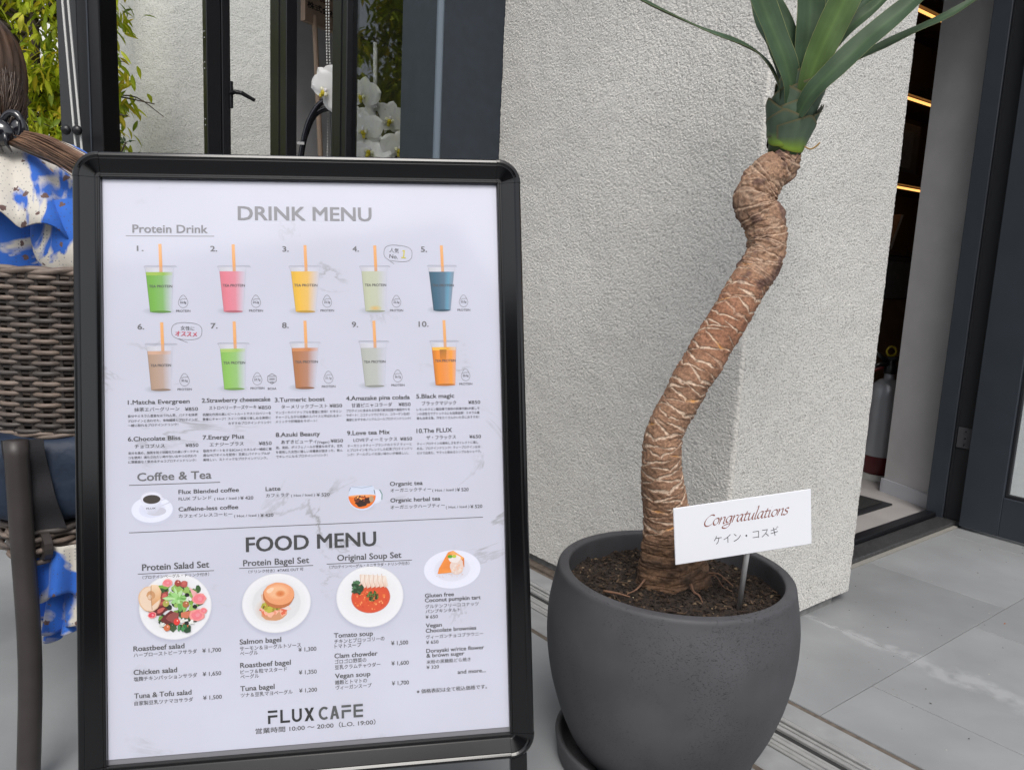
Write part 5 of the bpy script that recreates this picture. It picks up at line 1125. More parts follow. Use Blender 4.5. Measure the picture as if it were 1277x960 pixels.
# plates
def plate(q, x, y, rx, ry, cut=None, inner=.72, tone=(.74, .74, .76)):
    q.rad(x-.5, y-3, rx*1.07, ry*1.08, [(0, (.4, .4, .5)), (.9, (.46, .47, .58)), (1, PAP)], 44)
    q.rad(x, y, rx, ry, [(0, mixc(tone, (.5, .5, .5), .12)), (inner-.04, mixc(tone, (.4, .4, .42), .2)), (inner, tone), (.96, mixc(tone, (.9, .9, .95), .3)), (1, mixc(tone, (.4, .4, .45), .25))], 48)
def blobs(q, n_, cx_, cy_, rx, ry, cols, s0, s1, jit=.35, nn_=9):
    for _ in range(n_):
        a = random.random()*2*PI; r_ = math.sqrt(random.random()); q.ell_(cx_+rx*r_*math.cos(a), cy_+ry*r_*math.sin(a), random.uniform(s0, s1), random.uniform(s0, s1), random.choice(cols), nn_, jit)
def halfclip(q, x, y, rx, ry): pass
x_, y_, rx, ry = PICS['salad']; q = PR(); plate(q, x_, y_, rx, ry)
G1 = [(.10, .24, .04), (.20, .38, .06), (.04, .10, .03), (.30, .48, .12), (.025, .05, .02)]; Mt = [(.22, .035, .035), (.32, .06, .05), (.45, .09, .08), (.14, .02, .02)]; Pk = [(.75, .10, .13), (.80, .20, .24), (.70, .05, .09)]
blobs(q, 60, x_+2, y_+6, rx*.72, ry*.74, G1+[(.02, .03, .02)], 3.2, 7); blobs(q, 16, x_+4, y_-20, rx*.5, 13, [(.03, .06, .02), (.05, .09, .03), (.16, .3, .05)], 3, 6)
for dx, dy, a, b, r_ in ((-20, 8, 12, 6, .8), (-22, -5, 11, 6, .5), (-8, -16, 12, 9, .4), (-16, 16, 8, 6, .9), (12, 33, 6, 5, 0)): q.ell_(x_+dx, y_+dy, a, b, random.choice(Mt), 11, .2, rot=r_); q.ell_(x_+dx+1, y_+dy+1, a*.55, b*.5, (.55, .12, .10), 9, .25, rot=r_)
for dx, dy, a in ((34, 10, 10.5), (31, -14, 11), (-11, 36, 7), (-33, -10, 6), (40, -8, 5.5)): q.ell_(x_+dx, y_+dy, a, a*.85, (.82, .30, .28), 13, .12); q.ell_(x_+dx, y_+dy, a*.75, a*.62, random.choice(Pk), 12, .16); q.ell_(x_+dx+1, y_+dy, a*.3, a*.28, (.80, .28, .32), 9, .2)
q.poly([(x_+20, y_+28), (x_+26, y_+12), (x_+31, y_+20)], (.78, .40, .40)); q.poly([(x_+8, y_-9), (x_+22, y_-7), (x_+18, y_-18), (x_+8, y_-16)], (.62, .18, .10))
q.poly([(x_-14, y_-16), (x_-2, y_-7), (x_+5, y_-10), (x_+3, y_-22), (x_-3, y_-24)], (.28, .07, .06))
for k in range(26):      # frilly leaf in the middle
    a = random.random()*2*PI; r_ = random.uniform(2, 17); cx_, cy_ = x_+4+r_*math.cos(a), y_+12+r_*math.sin(a)*.95
    q.ell_(cx_, cy_, random.uniform(4, 8), random.uniform(1.5, 3), random.choice(((.22, .50, .13), (.33, .62, .22), (.14, .36, .08), (.45, .70, .33))), 9, .3, rot=a)
for dx, dy in ((20, 10), (-18, -26), (12, -20), (22, -24)): blobs(q, 5, x_+dx, y_+dy, 4, 2.5, [(.68, .68, .64), (.76, .76, .72)], 1.5, 2.8)
for dx, dy, c in ((2, -22, (.72, .04, .03)), (15, 3, (.42, .14, .05)), (4, 35, (.35, .06, .04)), (-13, 6, (.4, .38, .08)), (14, -29, (.7, .15, .05)), (-12, -30, (.6, .16, .06))): q.ell_(x_+dx, y_+dy, 4.6, 5, c, 14, .05); q.ell_(x_+dx+1, y_+dy+1.6, 1.2, 1, (.85, .5, .45), 8)
for dx, dy in ((17, 17), (28, -1), (16, -25)): q.ell_(x_+dx, y_+dy, 3.4, 3, (.012, .01, .01), 10, .15)
blobs(q, 9, x_+12, y_-33, 8, 5, [(.03, .17, .05), (.06, .25, .08), (.015, .06, .02)], 2, 4.5)
for c, a, b, r_ in (((.72, .48, .30), 15.5, 19, .15), ((.78, .60, .46), 14, 17.5, .15)): q.ell_(x_-36, y_+14, a, b, c, 26, .02, rot=r_)
q.poly([(x_-34, y_+35), (x_-24, y_+34), (x_-19, y_+24), (x_-21, y_+13), (x_-33, y_+3)], [(.80, .60, .42), (.82, .62, .42), (.75, .44, .22), (.74, .40, .18), (.62, .30, .12)])
q.ell_(x_-34, y_+19, 6, 7, (.58, .30, .14), 14, .1); q.ell_(x_-35.5, y_+17, 3, 3.5, (.7, .5, .36), 12); q.line([(x_-33.5, y_+33), (x_-34, y_+20), (x_-32.5, y_-2)], .9, (.42, .22, .10)); q.done('dish_picture')
x_, y_, rx, ry = PICS['bagel']; q = PR(); plate(q, x_, y_, rx, ry)
q.rad(x_-7, y_-9, 26, 20, [(0, (.55, .42, .36)), (.6, (.62, .52, .46)), (1, (.70, .69, .70))])
q.ell_(x_-4, y_-15, 19, 11.5, (.62, .30, .15), 22, .05); blobs(q, 26, x_-2, y_-9, 20, 8, [(.78, .20, .10), (.82, .30, .18), (.72, .14, .07), (.85, .45, .32)], 3, 5.5)
q.poly([(x_-23, y_+14), (x_-20, y_+15), (x_-15, y_-2), (x_-20, y_-4)], (.70, .52, .42)); q.poly([(x_+14, y_-2), (x_+22, y_-10), (x_+17, y_-12), (x_+6, y_-8)], (.80, .62, .58))
blobs(q, 30, x_-9, y_-3, 12, 9, [(.40, .36, .04), (.50, .46, .06), (.34, .30, .03)], 2.5, 4.5); blobs(q, 16, x_-9, y_-4, 12, 9, [(.06, .06, .01), (.5, .12, .02)], .7, 1.2)
q.ell_(x_+3, y_+11, 23, 19, (.50, .16, .05), 30, .02, rot=-.15); q.ell_(x_+4, y_+14, 22.5, 17, (.80, .34, .16), 30, .02, rot=-.15); q.rad(x_+2, y_+17, 18, 12.5, [(0, (.82, .46, .26)), (.6, (.84, .46, .26)), (1, (.80, .34, .16))]); q.rad(x_+6, y_+14, 8, 5.5, [(0, (.60, .16, .05)), (.6, (.72, .24, .08)), (1, (.82, .42, .22))]); q.ell_(x_-9, y_+20, 6, 3.4, (.86, .60, .42), 14, .1, rot=.5)
q.done('dish_picture')
x_, y_, rx, ry = PICS['soup']; q = PR(); plate(q, x_, y_, rx, ry, inner=.56)
q.rad(x_+1, y_-1, 30, 24.5, [(0, (.70, .10, .03)), (.9, (.66, .08, .03)), (.97, (.58, .10, .05)), (1, (.62, .55, .55))], 36); blobs(q, 46, x_+1, y_-5, 24, 15, [(.78, .20, .05), (.62, .06, .02), (.84, .32, .12)], .8, 1.9)
for k in range(6): xx = x_-12+k*6.6; q.poly([(xx-2.6, y_+35-k*.8), (xx+3.8, y_+35-k*.8), (xx+6+k*.2, y_+15), (xx+1.5, y_+13), (xx-2, y_+22)], [(.72, .56, .46), (.80, .72, .66), (.80, .66, .56), (.76, .5, .38), (.80, .70, .62)]); q.line([(xx-2.6, y_+34), (xx-1.8, y_+22), (xx+1.6, y_+13)], .8, (.62, .42, .32))
blobs(q, 30, x_-20, y_+15, 8, 9, [(.02, .06, .025), (.04, .12, .05), (.07, .18, .08)], 2, 4); blobs(q, 46, x_+4, y_+1, 8, 7, [(.05, .09, .02), (.14, .2, .04), (.03, .04, .01)], .9, 2.2); q.done('dish_picture')
x_, y_, rx, ry = PICS['tart']; q = PR()
q.rad(x_, y_-.5, rx*1.02, ry*1.02, [(0, (.66, .67, .78)), (.95, (.60, .61, .72)), (1, PAP)], 40); q.rad(x_, y_, rx, ry, [(0, (.66, .66, .74)), (.6, (.68, .68, .78)), (.66, (.74, .75, .86)), (.97, (.75, .76, .88)), (1, (.62, .63, .74))], 44)
blobs(q, 40, x_-4, y_-8, 22, 5, [(.66, .50, .46), (.7, .58, .56)], .4, .9); q.poly([(x_-23, y_-6), (x_-21, y_+2), (x_-6, y_+27), (x_+2, y_+29), (x_+19, y_+17), (x_+19, y_+3), (x_-2, y_-5)], [(.82, .26, .05)]*4+[(.62, .18, .05)]*2+[(.84, .30, .06)]); q.poly([(x_-4, y_+26), (x_+2, y_+29), (x_+19, y_+17), (x_+15, y_+14)], (.86, .40, .12))
q.ell_(x_+7, y_+4, 11, 13, (.74, .58, .52), 20, .08); q.ell_(x_+4, y_+16, 10, 6, (.80, .72, .70), 16, .1); blobs(q, 14, x_+8, y_-1, 8, 8, [(.80, .50, .36), (.78, .66, .6)], 1, 2.4); q.ell_(x_-3, y_+20, 4, 2.6, (.10, .35, .03), 12); q.ell_(x_+3.5, y_+20, 3.4, 2.4, (.45, .55, .04), 12); q.done('dish_picture')
# logo
q = PR(.0009); hv = 19.9
def bar(x0, y0, x1, y1, c): q.poly([(x0, y0), (x1, y0), (x1, y1), (x0, y1)], c)
for i, (ch, x0, x1, yb, yt) in enumerate(LOGO):
    c = (.012, .012, .013) if i < 4 else (.075, .08, .08); w_ = x1-x0; s4 = 3.6; yb = -395.4; yt = -375.6
    if ch == 'F': bar(x0, yt-3.4, x1, yt, c); bar(x0, yt-10.6, x1, yt-7.2, c); bar(x0, yb, x0+s4, yt-10.6, c)
    elif ch == 'E': bar(x0, yb, x0+s4, yt, c); [bar(x0+s4, yy, x1, yy+3.4, c) for yy in (yb, (yb+yt)/2-1.7, yt-3.4)]
    elif ch == 'L': bar(x0, yb, x0+s4, yt, c); bar(x0+s4, yb, x1, yb+3.4, c)
    elif ch == 'U':
        r_ = w_/2; xm = (x0+x1)/2; bar(x0, yb+r_, x0+s4, yt, c); bar(x1-s4, yb+r_, x1, yt, c)
        A_ = np.linspace(PI, 2*PI, 15)
        for a, b in zip(A_[:-1], A_[1:]): q.poly([(xm+r_*math.cos(a), yb+r_+r_*math.sin(a)), (xm+r_*math.cos(b), yb+r_+r_*math.sin(b)), (xm+(r_-s4)*math.cos(b), yb+r_+(r_-s4)*math.sin(b)), (xm+(r_-s4)*math.cos(a), yb+r_+(r_-s4)*math.sin(a))], c)
    elif ch == 'C':
        r_ = w_*.56; xm = x0+r_; ym = (yb+yt)/2; ryy = (yt-yb)/2; A_ = np.linspace(PI*.27, PI*1.73, 22)
        for a, b in zip(A_[:-1], A_[1:]): q.poly([(xm+r_*math.cos(a), ym+ryy*math.sin(a)), (xm+r_*math.cos(b), ym+ryy*math.sin(b)), (xm+(r_-s4)*math.cos(b), ym+(ryy-3.5)*math.sin(b)), (xm+(r_-s4)*math.cos(a), ym+(ryy-3.5)*math.sin(a))], c)
    elif ch == 'X': q.poly([(x0, yb), (x0+4.4, yb), (x1, yt), (x1-4.4, yt)], c); q.poly([(x1-4.4, yb), (x1, yb), (x0+4.4, yt), (x0, yt)], c)
    elif ch == 'A': xm = (x0+x1)/2; q.poly([(x0, yb), (x0+4, yb), (xm+1.6, yt), (xm-2.2, yt)], c); q.poly([(x1-4, yb), (x1, yb), (xm+2.2, yt), (xm-1.6, yt)], c); bar(x0+3.6, yb+5, x1-3.6, yb+8, c)
q.done('cafe_logo')
# ================================================================ WICKER CHAIR (barrel back), turned away to the right
CC = Vector((-.92, 1.755, 0)); F_ = Vector((.62, .785, 0)).normalized(); R_ = Vector((F_.y, -F_.x, 0))
def CH_(r, f, z): return CC+R_*r+F_*f+Vector((0, 0, z))
chair = thing('wicker_chair', 'brown woven wicker armchair the woman in the blue dress sits on', 'chair', CC)
def cb(mb, name, m, **k): o = mb.obj(name, m, **k); adopt(o, chair); return o
M_w1 = [mat('wicker %d' % i, c, .5, var=.3, vscale=40, stretch=(1, 1, 3), bump=.15, bscale=300, bdist=.0006) for i, c in enumerate(((.165, .125, .100), (.11, .086, .073), (.075, .064, .058), (.195, .152, .125)))]
M_ws = mat('wicker stake', (.045, .037, .033), .6)
M_leg = mat('brown powder coat', (.040, .033, .031), .45, var=.15, vscale=20, bump=.15, bscale=500, bdist=.0004)
# plan of the barrel: a superellipse round the sitter, open to the front; t = 0 at the back
def plan(t, grow=0.):
    a = t; e_ = 2/2.6; r_ = math.copysign(abs(math.sin(a))**e_, math.sin(a))*(.285+grow); f_ = -math.copysign(abs(math.cos(a))**e_, math.cos(a))*(.275+grow)
    return r_, f_
T0, T1 = -2.0, 2.0
tt = np.linspace(T0, T1, 1200); PLp = np.array([plan(t) for t in tt]); al = np.concatenate([[0], np.cumsum(np.linalg.norm(np.diff(PLp, axis=0), axis=1))]); AL = al[-1]
def pat(s, off=0., z=0.):
    r_ = np.interp(s, al, PLp[:, 0]); f_ = np.interp(s, al, PLp[:, 1]); d = .004
    r2, f2 = np.interp(s+d, al, PLp[:, 0]), np.interp(s+d, al, PLp[:, 1]); r1, f1 = np.interp(s-d, al, PLp[:, 0]), np.interp(s-d, al, PLp[:, 1])
    tx, ty = r2-r1, f2-f1; L_ = math.hypot(tx, ty) or 1; nx, ny_ = ty/L_, -tx/L_
    return CH_(r_+nx*off, f_+ny_*off, z)
ZB0, ZB1 = .655, .962; PITCH = .0365; npair = int(AL/PITCH)
rows_ = 30; dz = (ZB1-ZB0-.012)/rows_
for j in range(rows_):
    z = ZB0+.006+dz*(j+.5); pts = []; ns_ = npair*6
    for i in range(ns_+1):
        s_ = AL*i/ns_; ph = PI*(s_/PITCH)+(PI if j % 2 else 0)
        o_ = .0050*math.copysign(abs(math.sin(ph))**.6, math.sin(ph)); wob = .0006*math.sin(s_*37+j*2.3)
        # arms slope down to the front
        drop = .0
        pts.append(pat(s_, o_, z+wob-drop))
    t = MB(); t.tube(pts, .0048, 8, flat=.92); cb(t, 'strand', M_w1[(j*7 % 5) % 4 if j % 2 else (1 if j % 3 else 2)], smooth=True)
for k in range(npair+1):
    for d in (-.0075, .0, .0075):
        s_ = min(max(PITCH*(k)+d, 0), AL); t = MB(); t.tube([pat(s_, -.0015, ZB0), pat(s_, -.0015, ZB1)], .0044, 6)
        if 0 < k: cb(t, 'stake', M_ws)
V = []; nL = 240
for i in range(nL+1):
    for z in (ZB0+.004, ZB1-.004): V.append(pat(AL*i/nL, -.012, z))
t = MB(); t.add(V, [(2*i, 2*i+2, 2*i+3, 2*i+1) for i in range(nL)]); o = t.obj('weave_backing', mat('dark weave backing', (.012, .010, .009), .8), smooth=True); md = o.modifiers.new('thickness', 'SOLIDIFY'); md.thickness = .004; adopt(o, chair)  # added dark sheet, shades the see-through gaps of the weave
# rims: a wrapped rope along the top and the bottom edges
for z, nm in ((ZB1, 'top_rim'), (ZB0+.002, 'bottom_rim')):
    for q_ in range(2):
        am = .0045 if z > .9 else .003
        pts = [pat(AL*i/260, am*math.cos(i*.25+q_*PI), z+.003*math.sin(i*.25+q_*PI)) for i in range(261)]
        t = MB(); t.tube(pts, .0058 if z > .9 else .0045, 8); cb(t, nm, M_w1[q_*3], smooth=True)
# seat: woven apron round a cushion-less seat
SZ = .488
sq = [(.26, -.25), (.26, .27), (-.26, .27), (-.26, -.25)]
for k in range(4):
    a, b = sq[k-1], sq[k]; a3, b3 = CH_(a[0], a[1], 0), CH_(b[0], b[1], 0); L_ = (b3-a3).length; d = (b3-a3).normalized(); nn_ = Vector((d.y, -d.x, 0))*(1)
    if (nn_.dot((a3+b3)/2-CC)) < 0: nn_ = -nn_
    for j in range(6):
        z = SZ-.058+j*.0108; pts = []
        for i in range(int(L_/.006)+1):
            s_ = i*.006; o_ = .005*math.copysign(abs(math.sin(PI*s_/.0365+(PI if j % 2 else 0)))**.6, math.sin(PI*s_/.0365+(PI if j % 2 else 0))); pts.append(a3+d*s_+nn_*(o_+.004)+Vector((0, 0, z)))
        t = MB(); t.tube(pts, .0052, 6); cb(t, 'seat_strand', M_w1[(j+k) % 4], smooth=True)
t = MB(); t.box((-.25, -.24, SZ-.06), (.25, .26, SZ-.002), lambda a, b, c: CH_(a, b, c), .01); cb(t, 'seat', M_ws)
for nm, (ra, fa) in (('leg', (.262, -.255)), ('leg', (-.262, -.255)), ('leg', (.262, .262)), ('leg', (-.262, .262))):
    sx, sy = math.copysign(1, ra), math.copysign(1, fa); back = fa < 0
    zt = ZB0+.006
    t = MB(); pts = [CH_(ra-sx*.012, fa+sy*.004, zt), CH_(ra+sx*.0, fa+sy*.006, SZ), CH_(ra+sx*.018, fa+sy*.01, .25), CH_(ra+sx*.034, fa+sy*.03, .006)]
    t.tube(catmull(pts, 6), [.0200]*19, 20, flat=.95); cb(t, nm, M_leg, smooth=True)
t = MB(); t.tube([CH_(.262, -.232, SZ-.03), CH_(.263, -.218, SZ-.03)], .027, 16); cb(t, 'seat_joint', M_leg, smooth=False)

# navy bag tucked behind the sitter, with a black webbing strap
bag = thing('navy_bag', 'navy fabric bag with a wide black strap tucked on the chair seat', 'bag', CH_(.05, -.16, SZ))
M_navy = mat('navy nylon', (.014, .027, .055), .6, var=.3, vscale=14, bump=.5, bscale=22, bdist=.012)
def bagpt(a, b, c):
    w_ = Vector((a, b, c)); return w_
cB = Vector((-.84, 1.52, .575)); bxx = Vector((.90, .43, 0)).normalized(); byy = Vector((-.43, .90, 0)).normalized()
V = []; nU, nVv = 44, 26
for i in range(nVv+1):
    th_ = -PI/2+PI*i/nVv
    for k in range(nU):
        ph = 2*PI*k/nU; sgn = lambda v, e: math.copysign(abs(v)**e, v)
        x, y, z = .19*sgn(math.cos(th_), .35)*sgn(math.cos(ph), .45), .075*sgn(math.cos(th_), .35)*sgn(math.sin(ph), .6), .083*sgn(math.sin(th_), .45)
        y *= 1+.10*math.sin(x*40+z*25); x *= 1+.03*math.sin(z*50); V.append(cB+bxx*x+byy*y+Vector((0, 0, z+.006*math.sin(x*31))))
t = MB(); t.add(V, [(i*nU+k, i*nU+(k+1) % nU, (i+1)*nU+(k+1) % nU, (i+1)*nU+k) for i in range(nVv) for k in range(nU)]); o = t.obj('bag_body', M_navy, smooth=True); adopt(o, bag)
t = MB()
for xs in (-.083,):
    V = []; 
    for i in range(25):
        z = .085-.172*i/24; yb = -.088-.004*math.sin(i*.5); xo = .03*(i/24)**1.5
        for w_ in (-.033, .033): V.append(cB+bxx*(xs+xo+w_)+byy*yb+Vector((0, 0, z)))
        for w_ in (-.033, .033): V.append(cB+bxx*(xs+xo+w_)+byy*(yb+.004)+Vector((0, 0, z)))
    F = []
    for i in range(24): b_ = i*4; F += [(b_, b_+1, b_+5, b_+4), (b_+3, b_+2, b_+6, b_+7), (b_+2, b_, b_+4, b_+6), (b_+1, b_+3, b_+7, b_+5)]
    t.add(V, F)
o = t.obj('strap', mat('black webbing', (.014, .013, .016), .8, bump=.8, bscale=700, bdist=.001)); adopt(o, bag)
t = MB(); t.tube([cB+bxx*.065+byy*(-.0865)+Vector((0, 0, z)) for z in np.linspace(.078, -.075, 9)], .0016, 5); o = t.obj('seam', M_black); adopt(o, bag)

# ================================================================ PERSON (seen from behind, sitting)
per = thing('person', 'seated person from behind, long brown hair clipped low, blue and cream floral dress', 'person', (CC.x-.08, CC.y-.05, SZ))
M_skin = mat('skin', (.50, .30, .22), .55, var=.05, vscale=20)
TX, TY = -1.005, 1.665        # torso axis
def skinmesh(verts, edges, rad, name, m, parent, sub=2):
    me = bpy.data.meshes.new(name); me.from_pydata([tuple(v) for v in verts], edges, []); o = bpy.data.objects.new(name, me); COL.objects.link(o)
    md = o.modifiers.new('skin', 'SKIN'); md.use_smooth_shade = True
    for i, r_ in enumerate(rad): me.skin_vertices[0].data[i].radius = r_ if isinstance(r_, tuple) else (r_, r_)
    me.skin_vertices[0].data[0].use_root = True
    s_ = o.modifiers.new('sub', 'SUBSURF'); s_.levels = s_.render_levels = sub
    bpy.context.view_layer.update(); dg = bpy.context.evaluated_depsgraph_get(); m2 = bpy.data.meshes.new_from_object(o.evaluated_get(dg)); m2.materials.clear(); m2.materials.append(m); m2.name = name
    m2.polygons.foreach_set('use_smooth', [True]*len(m2.polygons)); o.modifiers.clear(); o.data = m2; bpy.data.meshes.remove(me); adopt(o, parent); return o
def TP(r, f, z): return Vector((TX, TY, 0))+R_*r+F_*f+Vector((0, 0, z))
Vb = [TP(0, 0, .56), TP(0, -.01, .74), TP(0, -.01, .92), TP(0, 0, 1.07), TP(-.01, -.02, 1.17), TP(-.03, -.05, 1.235), TP(-.04, -.07, 1.29), TP(-.045, -.075, 1.34), TP(-.045, -.075, 1.37),
      TP(.13, .0, 1.115), TP(.215, .04, 1.02), TP(.24, .12, .84), TP(.17, .32, .76), TP(.12, .40, .75),
      TP(-.14, .0, 1.125), TP(-.225, .04, 1.02), TP(-.25, .12, .84), TP(-.18, .30, .76), TP(-.10, .37, .75),
      TP(.09, .12, .54), TP(.12, .46, .53), TP(.10, .50, .28), TP(.06, .50, .09), TP(.08, .62, .05),
      TP(-.09, .12, .54), TP(-.12, .46, .53), TP(-.16, .48, .28), TP(-.2, .47, .09), TP(-.22, .59, .05)]
Eb = [(0, 1), (1, 2), (2, 3), (3, 4), (4, 5), (5, 6), (6, 7), (7, 8), (3, 9), (9, 10), (10, 11), (11, 12), (12, 13), (3, 14), (14, 15), (15, 16), (16, 17), (17, 18), (0, 19), (19, 20), (20, 21), (21, 22), (22, 23), (0, 24), (24, 25), (25, 26), (26, 27), (27, 28)]
Rb = [(.14, .12), (.115, .09), (.125, .095), (.13, .09), (.07, .06), .048, .07, .085, .06, .055, .045, .038, .028, .022, .055, .045, .038, .028, .022, .085, .062, .048, .033, .03, .085, .062, .048, .033, .03]
body = skinmesh(Vb, Eb, Rb, 'body', M_skin, per)
# dress cloth with painted clouds of blue and scattered brown sprigs
def floral(name):
    m, n, l, p = newmat(name); p.inputs['Roughness'].default_value = .8; p.inputs['Sheen Weight'].default_value = .15
    geo = n.new('ShaderNodeNewGeometry'); pos = geo.outputs['Position']
    a = n.new('ShaderNodeTexNoise'); a.inputs['Scale'].default_value = 5.2; a.inputs['Detail'].default_value = 4.5; a.inputs['Distortion'].default_value = 1.0; l.new(pos, a.inputs['Vector'])
    r1 = n.new('ShaderNodeMapRange'); r1.inputs['From Min'].default_value = .505; r1.inputs['From Max'].default_value = .535; l.new(a.outputs['Fac'], r1.inputs['Value'])
    b = n.new('ShaderNodeTexNoise'); b.inputs['Scale'].default_value = 14; b.inputs['Detail'].default_value = 3; l.new(pos, b.inputs['Vector'])
    blue = n.new('ShaderNodeMix'); blue.data_type = 'RGBA'; blue.inputs['A'].default_value = (.010, .075, .42, 1); blue.inputs['B'].default_value = (.03, .17, .62, 1); l.new(b.outputs['Fac'], blue.inputs['Factor'])
    x1 = n.new('ShaderNodeMix'); x1.data_type = 'RGBA'; x1.inputs['A'].default_value = (.60, .565, .50, 1); l.new(r1.outputs[0], x1.inputs['Factor']); l.new(blue.outputs['Result'], x1.inputs['B'])
    # sprigs
    def spots(scale, rnd, rad, wob):
        v = n.new('ShaderNodeTexVoronoi'); v.inputs['Scale'].default_value = scale; v.inputs['Randomness'].default_value = rnd
        w_ = n.new('ShaderNodeTexNoise'); w_.inputs['Scale'].default_value = scale*5; l.new(pos, w_.inputs['Vector'])
        l.new(pos, v.inputs['Vector']); ad = n.new('ShaderNodeMath'); ad.operation = 'MULTIPLY_ADD'; ad.inputs[1].default_value = wob; l.new(w_.outputs['Fac'], ad.inputs[0]); l.new(v.outputs['Distance'], ad.inputs[2])
        lt = n.new('ShaderNodeMath'); lt.operation = 'LESS_THAN'; lt.inputs[1].default_value = rad+wob*.5; l.new(ad.outputs[0], lt.inputs[0]); return lt.outputs[0], v
    s1, v1 = spots(31, .5, .21, .34); s2, _ = spots(150, .12, .20, .0); s3, _ = spots(46, .8, .06, .2)
    cs = n.new('ShaderNodeMix'); cs.data_type = 'RGBA'; cs.inputs['A'].default_value = (.06, .03, .035, 1); cs.inputs['B'].default_value = (.20, .12, .10, 1); w3 = n.new('ShaderNodeTexNoise'); w3.inputs['Scale'].default_value = 160; l.new(pos, w3.inputs['Vector']); l.new(w3.outputs['Fac'], cs.inputs['Factor'])
    x2 = n.new('ShaderNodeMix'); x2.data_type = 'RGBA'; mu = n.new('ShaderNodeMath'); mu.operation = 'MULTIPLY'; mu.inputs[1].default_value = .6; l.new(s2, mu.inputs[0]); l.new(mu.outputs[0], x2.inputs['Factor']); l.new(x1.outputs['Result'], x2.inputs['A']); x2.inputs['B'].default_value = (.05, .06, .12, 1)
    x4 = n.new('ShaderNodeMix'); x4.data_type = 'RGBA'; l.new(s3, x4.inputs['Factor']); l.new(x2.outputs['Result'], x4.inputs['A']); x4.inputs['B'].default_value = (.06, .09, .08, 1)
    x3 = n.new('ShaderNodeMix'); x3.data_type = 'RGBA'; l.new(s1, x3.inputs['Factor']); l.new(x4.outputs['Result'], x3.inputs['A']); l.new(cs.outputs['Result'], x3.inputs['B']); l.new(x3.outputs['Result'], p.inputs['Base Color'])
    tn = n.new('ShaderNodeTexNoise'); tn.inputs['Scale'].default_value = 12; tn.inputs['Detail'].default_value = 3; l.new(pos, tn.inputs['Vector']); bp = n.new('ShaderNodeBump'); bp.inputs['Strength'].default_value = .5; bp.inputs['Distance'].default_value = .012; l.new(tn.outputs['Fac'], bp.inputs['Height']); l.new(bp.outputs[0], p.inputs['Normal'])
    return m
M_dress = floral('floral cotton')
# bodice
def ring(z, rr, rf, cr=0., cf=0., n_=64, wav=0., wn=9, ph=0.):
    return [TP(cr+rr*math.cos(a)*(1+wav*math.sin(wn*a+ph)), cf+rf*math.sin(a)*(1+wav*math.sin(wn*a+ph)), z) for a in [2*PI*k/n_ for k in range(n_)]]
def loft(rings, name, m, par, thick=.003):
    n_ = len(rings[0]); t = MB(); t.add([v for r_ in rings for v in r_], [(i*n_+k, i*n_+(k+1) % n_, (i+1)*n_+(k+1) % n_, (i+1)*n_+k) for i in range(len(rings)-1) for k in range(n_)])
    o = t.obj(name, m, smooth=True); md = o.modifiers.new('cloth', 'SOLIDIFY'); md.thickness = thick; adopt(o, par); return o
rg = []
for z, rr, rf, cr in ((.50, .185, .15, 0), (.60, .18, .145, 0), (.74, .165, .13, 0), (.86, .165, .13, 0), (.96, .175, .135, 0), (1.04, .190, .132, 0), (1.09, .195, .125, -.0), (1.125, .175, .112, -.01), (1.155, .135, .095, -.02), (1.18, .098, .078, -.03), (1.195, .07, .065, -.04)):
    rg.append(ring(z, rr, rf, cr, 0, wav=.012, wn=11, ph=z*17))
dress = loft(rg, 'dress_bodice', M_dress, per)
# wide flounced collar lying over the shoulders
rg = []
for i in range(9):
    f = i/8; base_r = .078+.155*f; zc = 1.213-.018*f-.115*f**1.8
    rg.append([TP(-.03*(1-f)+base_r*1.18*math.cos(a)*(1+.05*f*math.sin(13*a)), .005+(.074+.10*f)*math.sin(a)*(1+.06*f*math.sin(13*a+1)), zc-.060*f*abs(math.cos(a))**3+.012*f*math.sin(13*a+.6)) for a in [2*PI*k/120 for k in range(120)]])
loft(rg, 'dress_collar', M_dress, per)
for s_ in (1, -1):      # puffed sleeves
    rg = []
    for i in range(9):
        f = i/8; c = TP(s_*(.185+.045*f), .01+.08*f*f, 1.075-.20*f); rad_ = .062+.022*math.sin(f*PI)
        rg.append([c+R_*(rad_*math.cos(a)*(1+.05*math.sin(7*a)))+F_*(rad_*math.sin(a)*(1+.05*math.sin(7*a)))+Vector((0, 0, .02*math.cos(a)*s_)) for a in [2*PI*k/40 for k in range(40)]])
    loft(rg, 'dress_sleeve', M_dress, per)
# skirt falling past the side of the seat in two gathered tiers
def curtain(path, z0, z1, amp, n_w, name, off=0.):
    n_ = 160; V = []; nz_ = 14
    PP = catmull(path, 12)
    Pn = [PP[min(int(i*(len(PP)-1)/n_), len(PP)-2)].lerp(PP[min(int(i*(len(PP)-1)/n_), len(PP)-2)+1], i*(len(PP)-1)/n_ % 1) for i in range(n_+1)]
    for j in range(nz_+1):
        f = j/nz_
        for i in range(n_+1):
            tg = (Pn[min(i+1, n_)]-Pn[max(i-1, 0)]).normalized(); nn_ = Vector((tg.y, -tg.x, 0)); a_ = amp*(.25+.75*f)*math.sin(i/n_*n_w*2*PI+.8*math.sin(i*.07)+f*.6)
            V.append(Pn[i]+nn_*(off+a_+.012*f)+Vector((0, 0, z0+(z1-z0)*f+.012*f*math.sin(i/n_*n_w*1.0*PI+1))))
    t = MB(); t.add(V, [(j*(n_+1)+i, j*(n_+1)+i+1, (j+1)*(n_+1)+i+1, (j+1)*(n_+1)+i) for j in range(nz_) for i in range(n_)]); o = t.obj(name, M_dress, smooth=True); md = o.modifiers.new('cloth', 'SOLIDIFY'); md.thickness = .003; adopt(o, per)
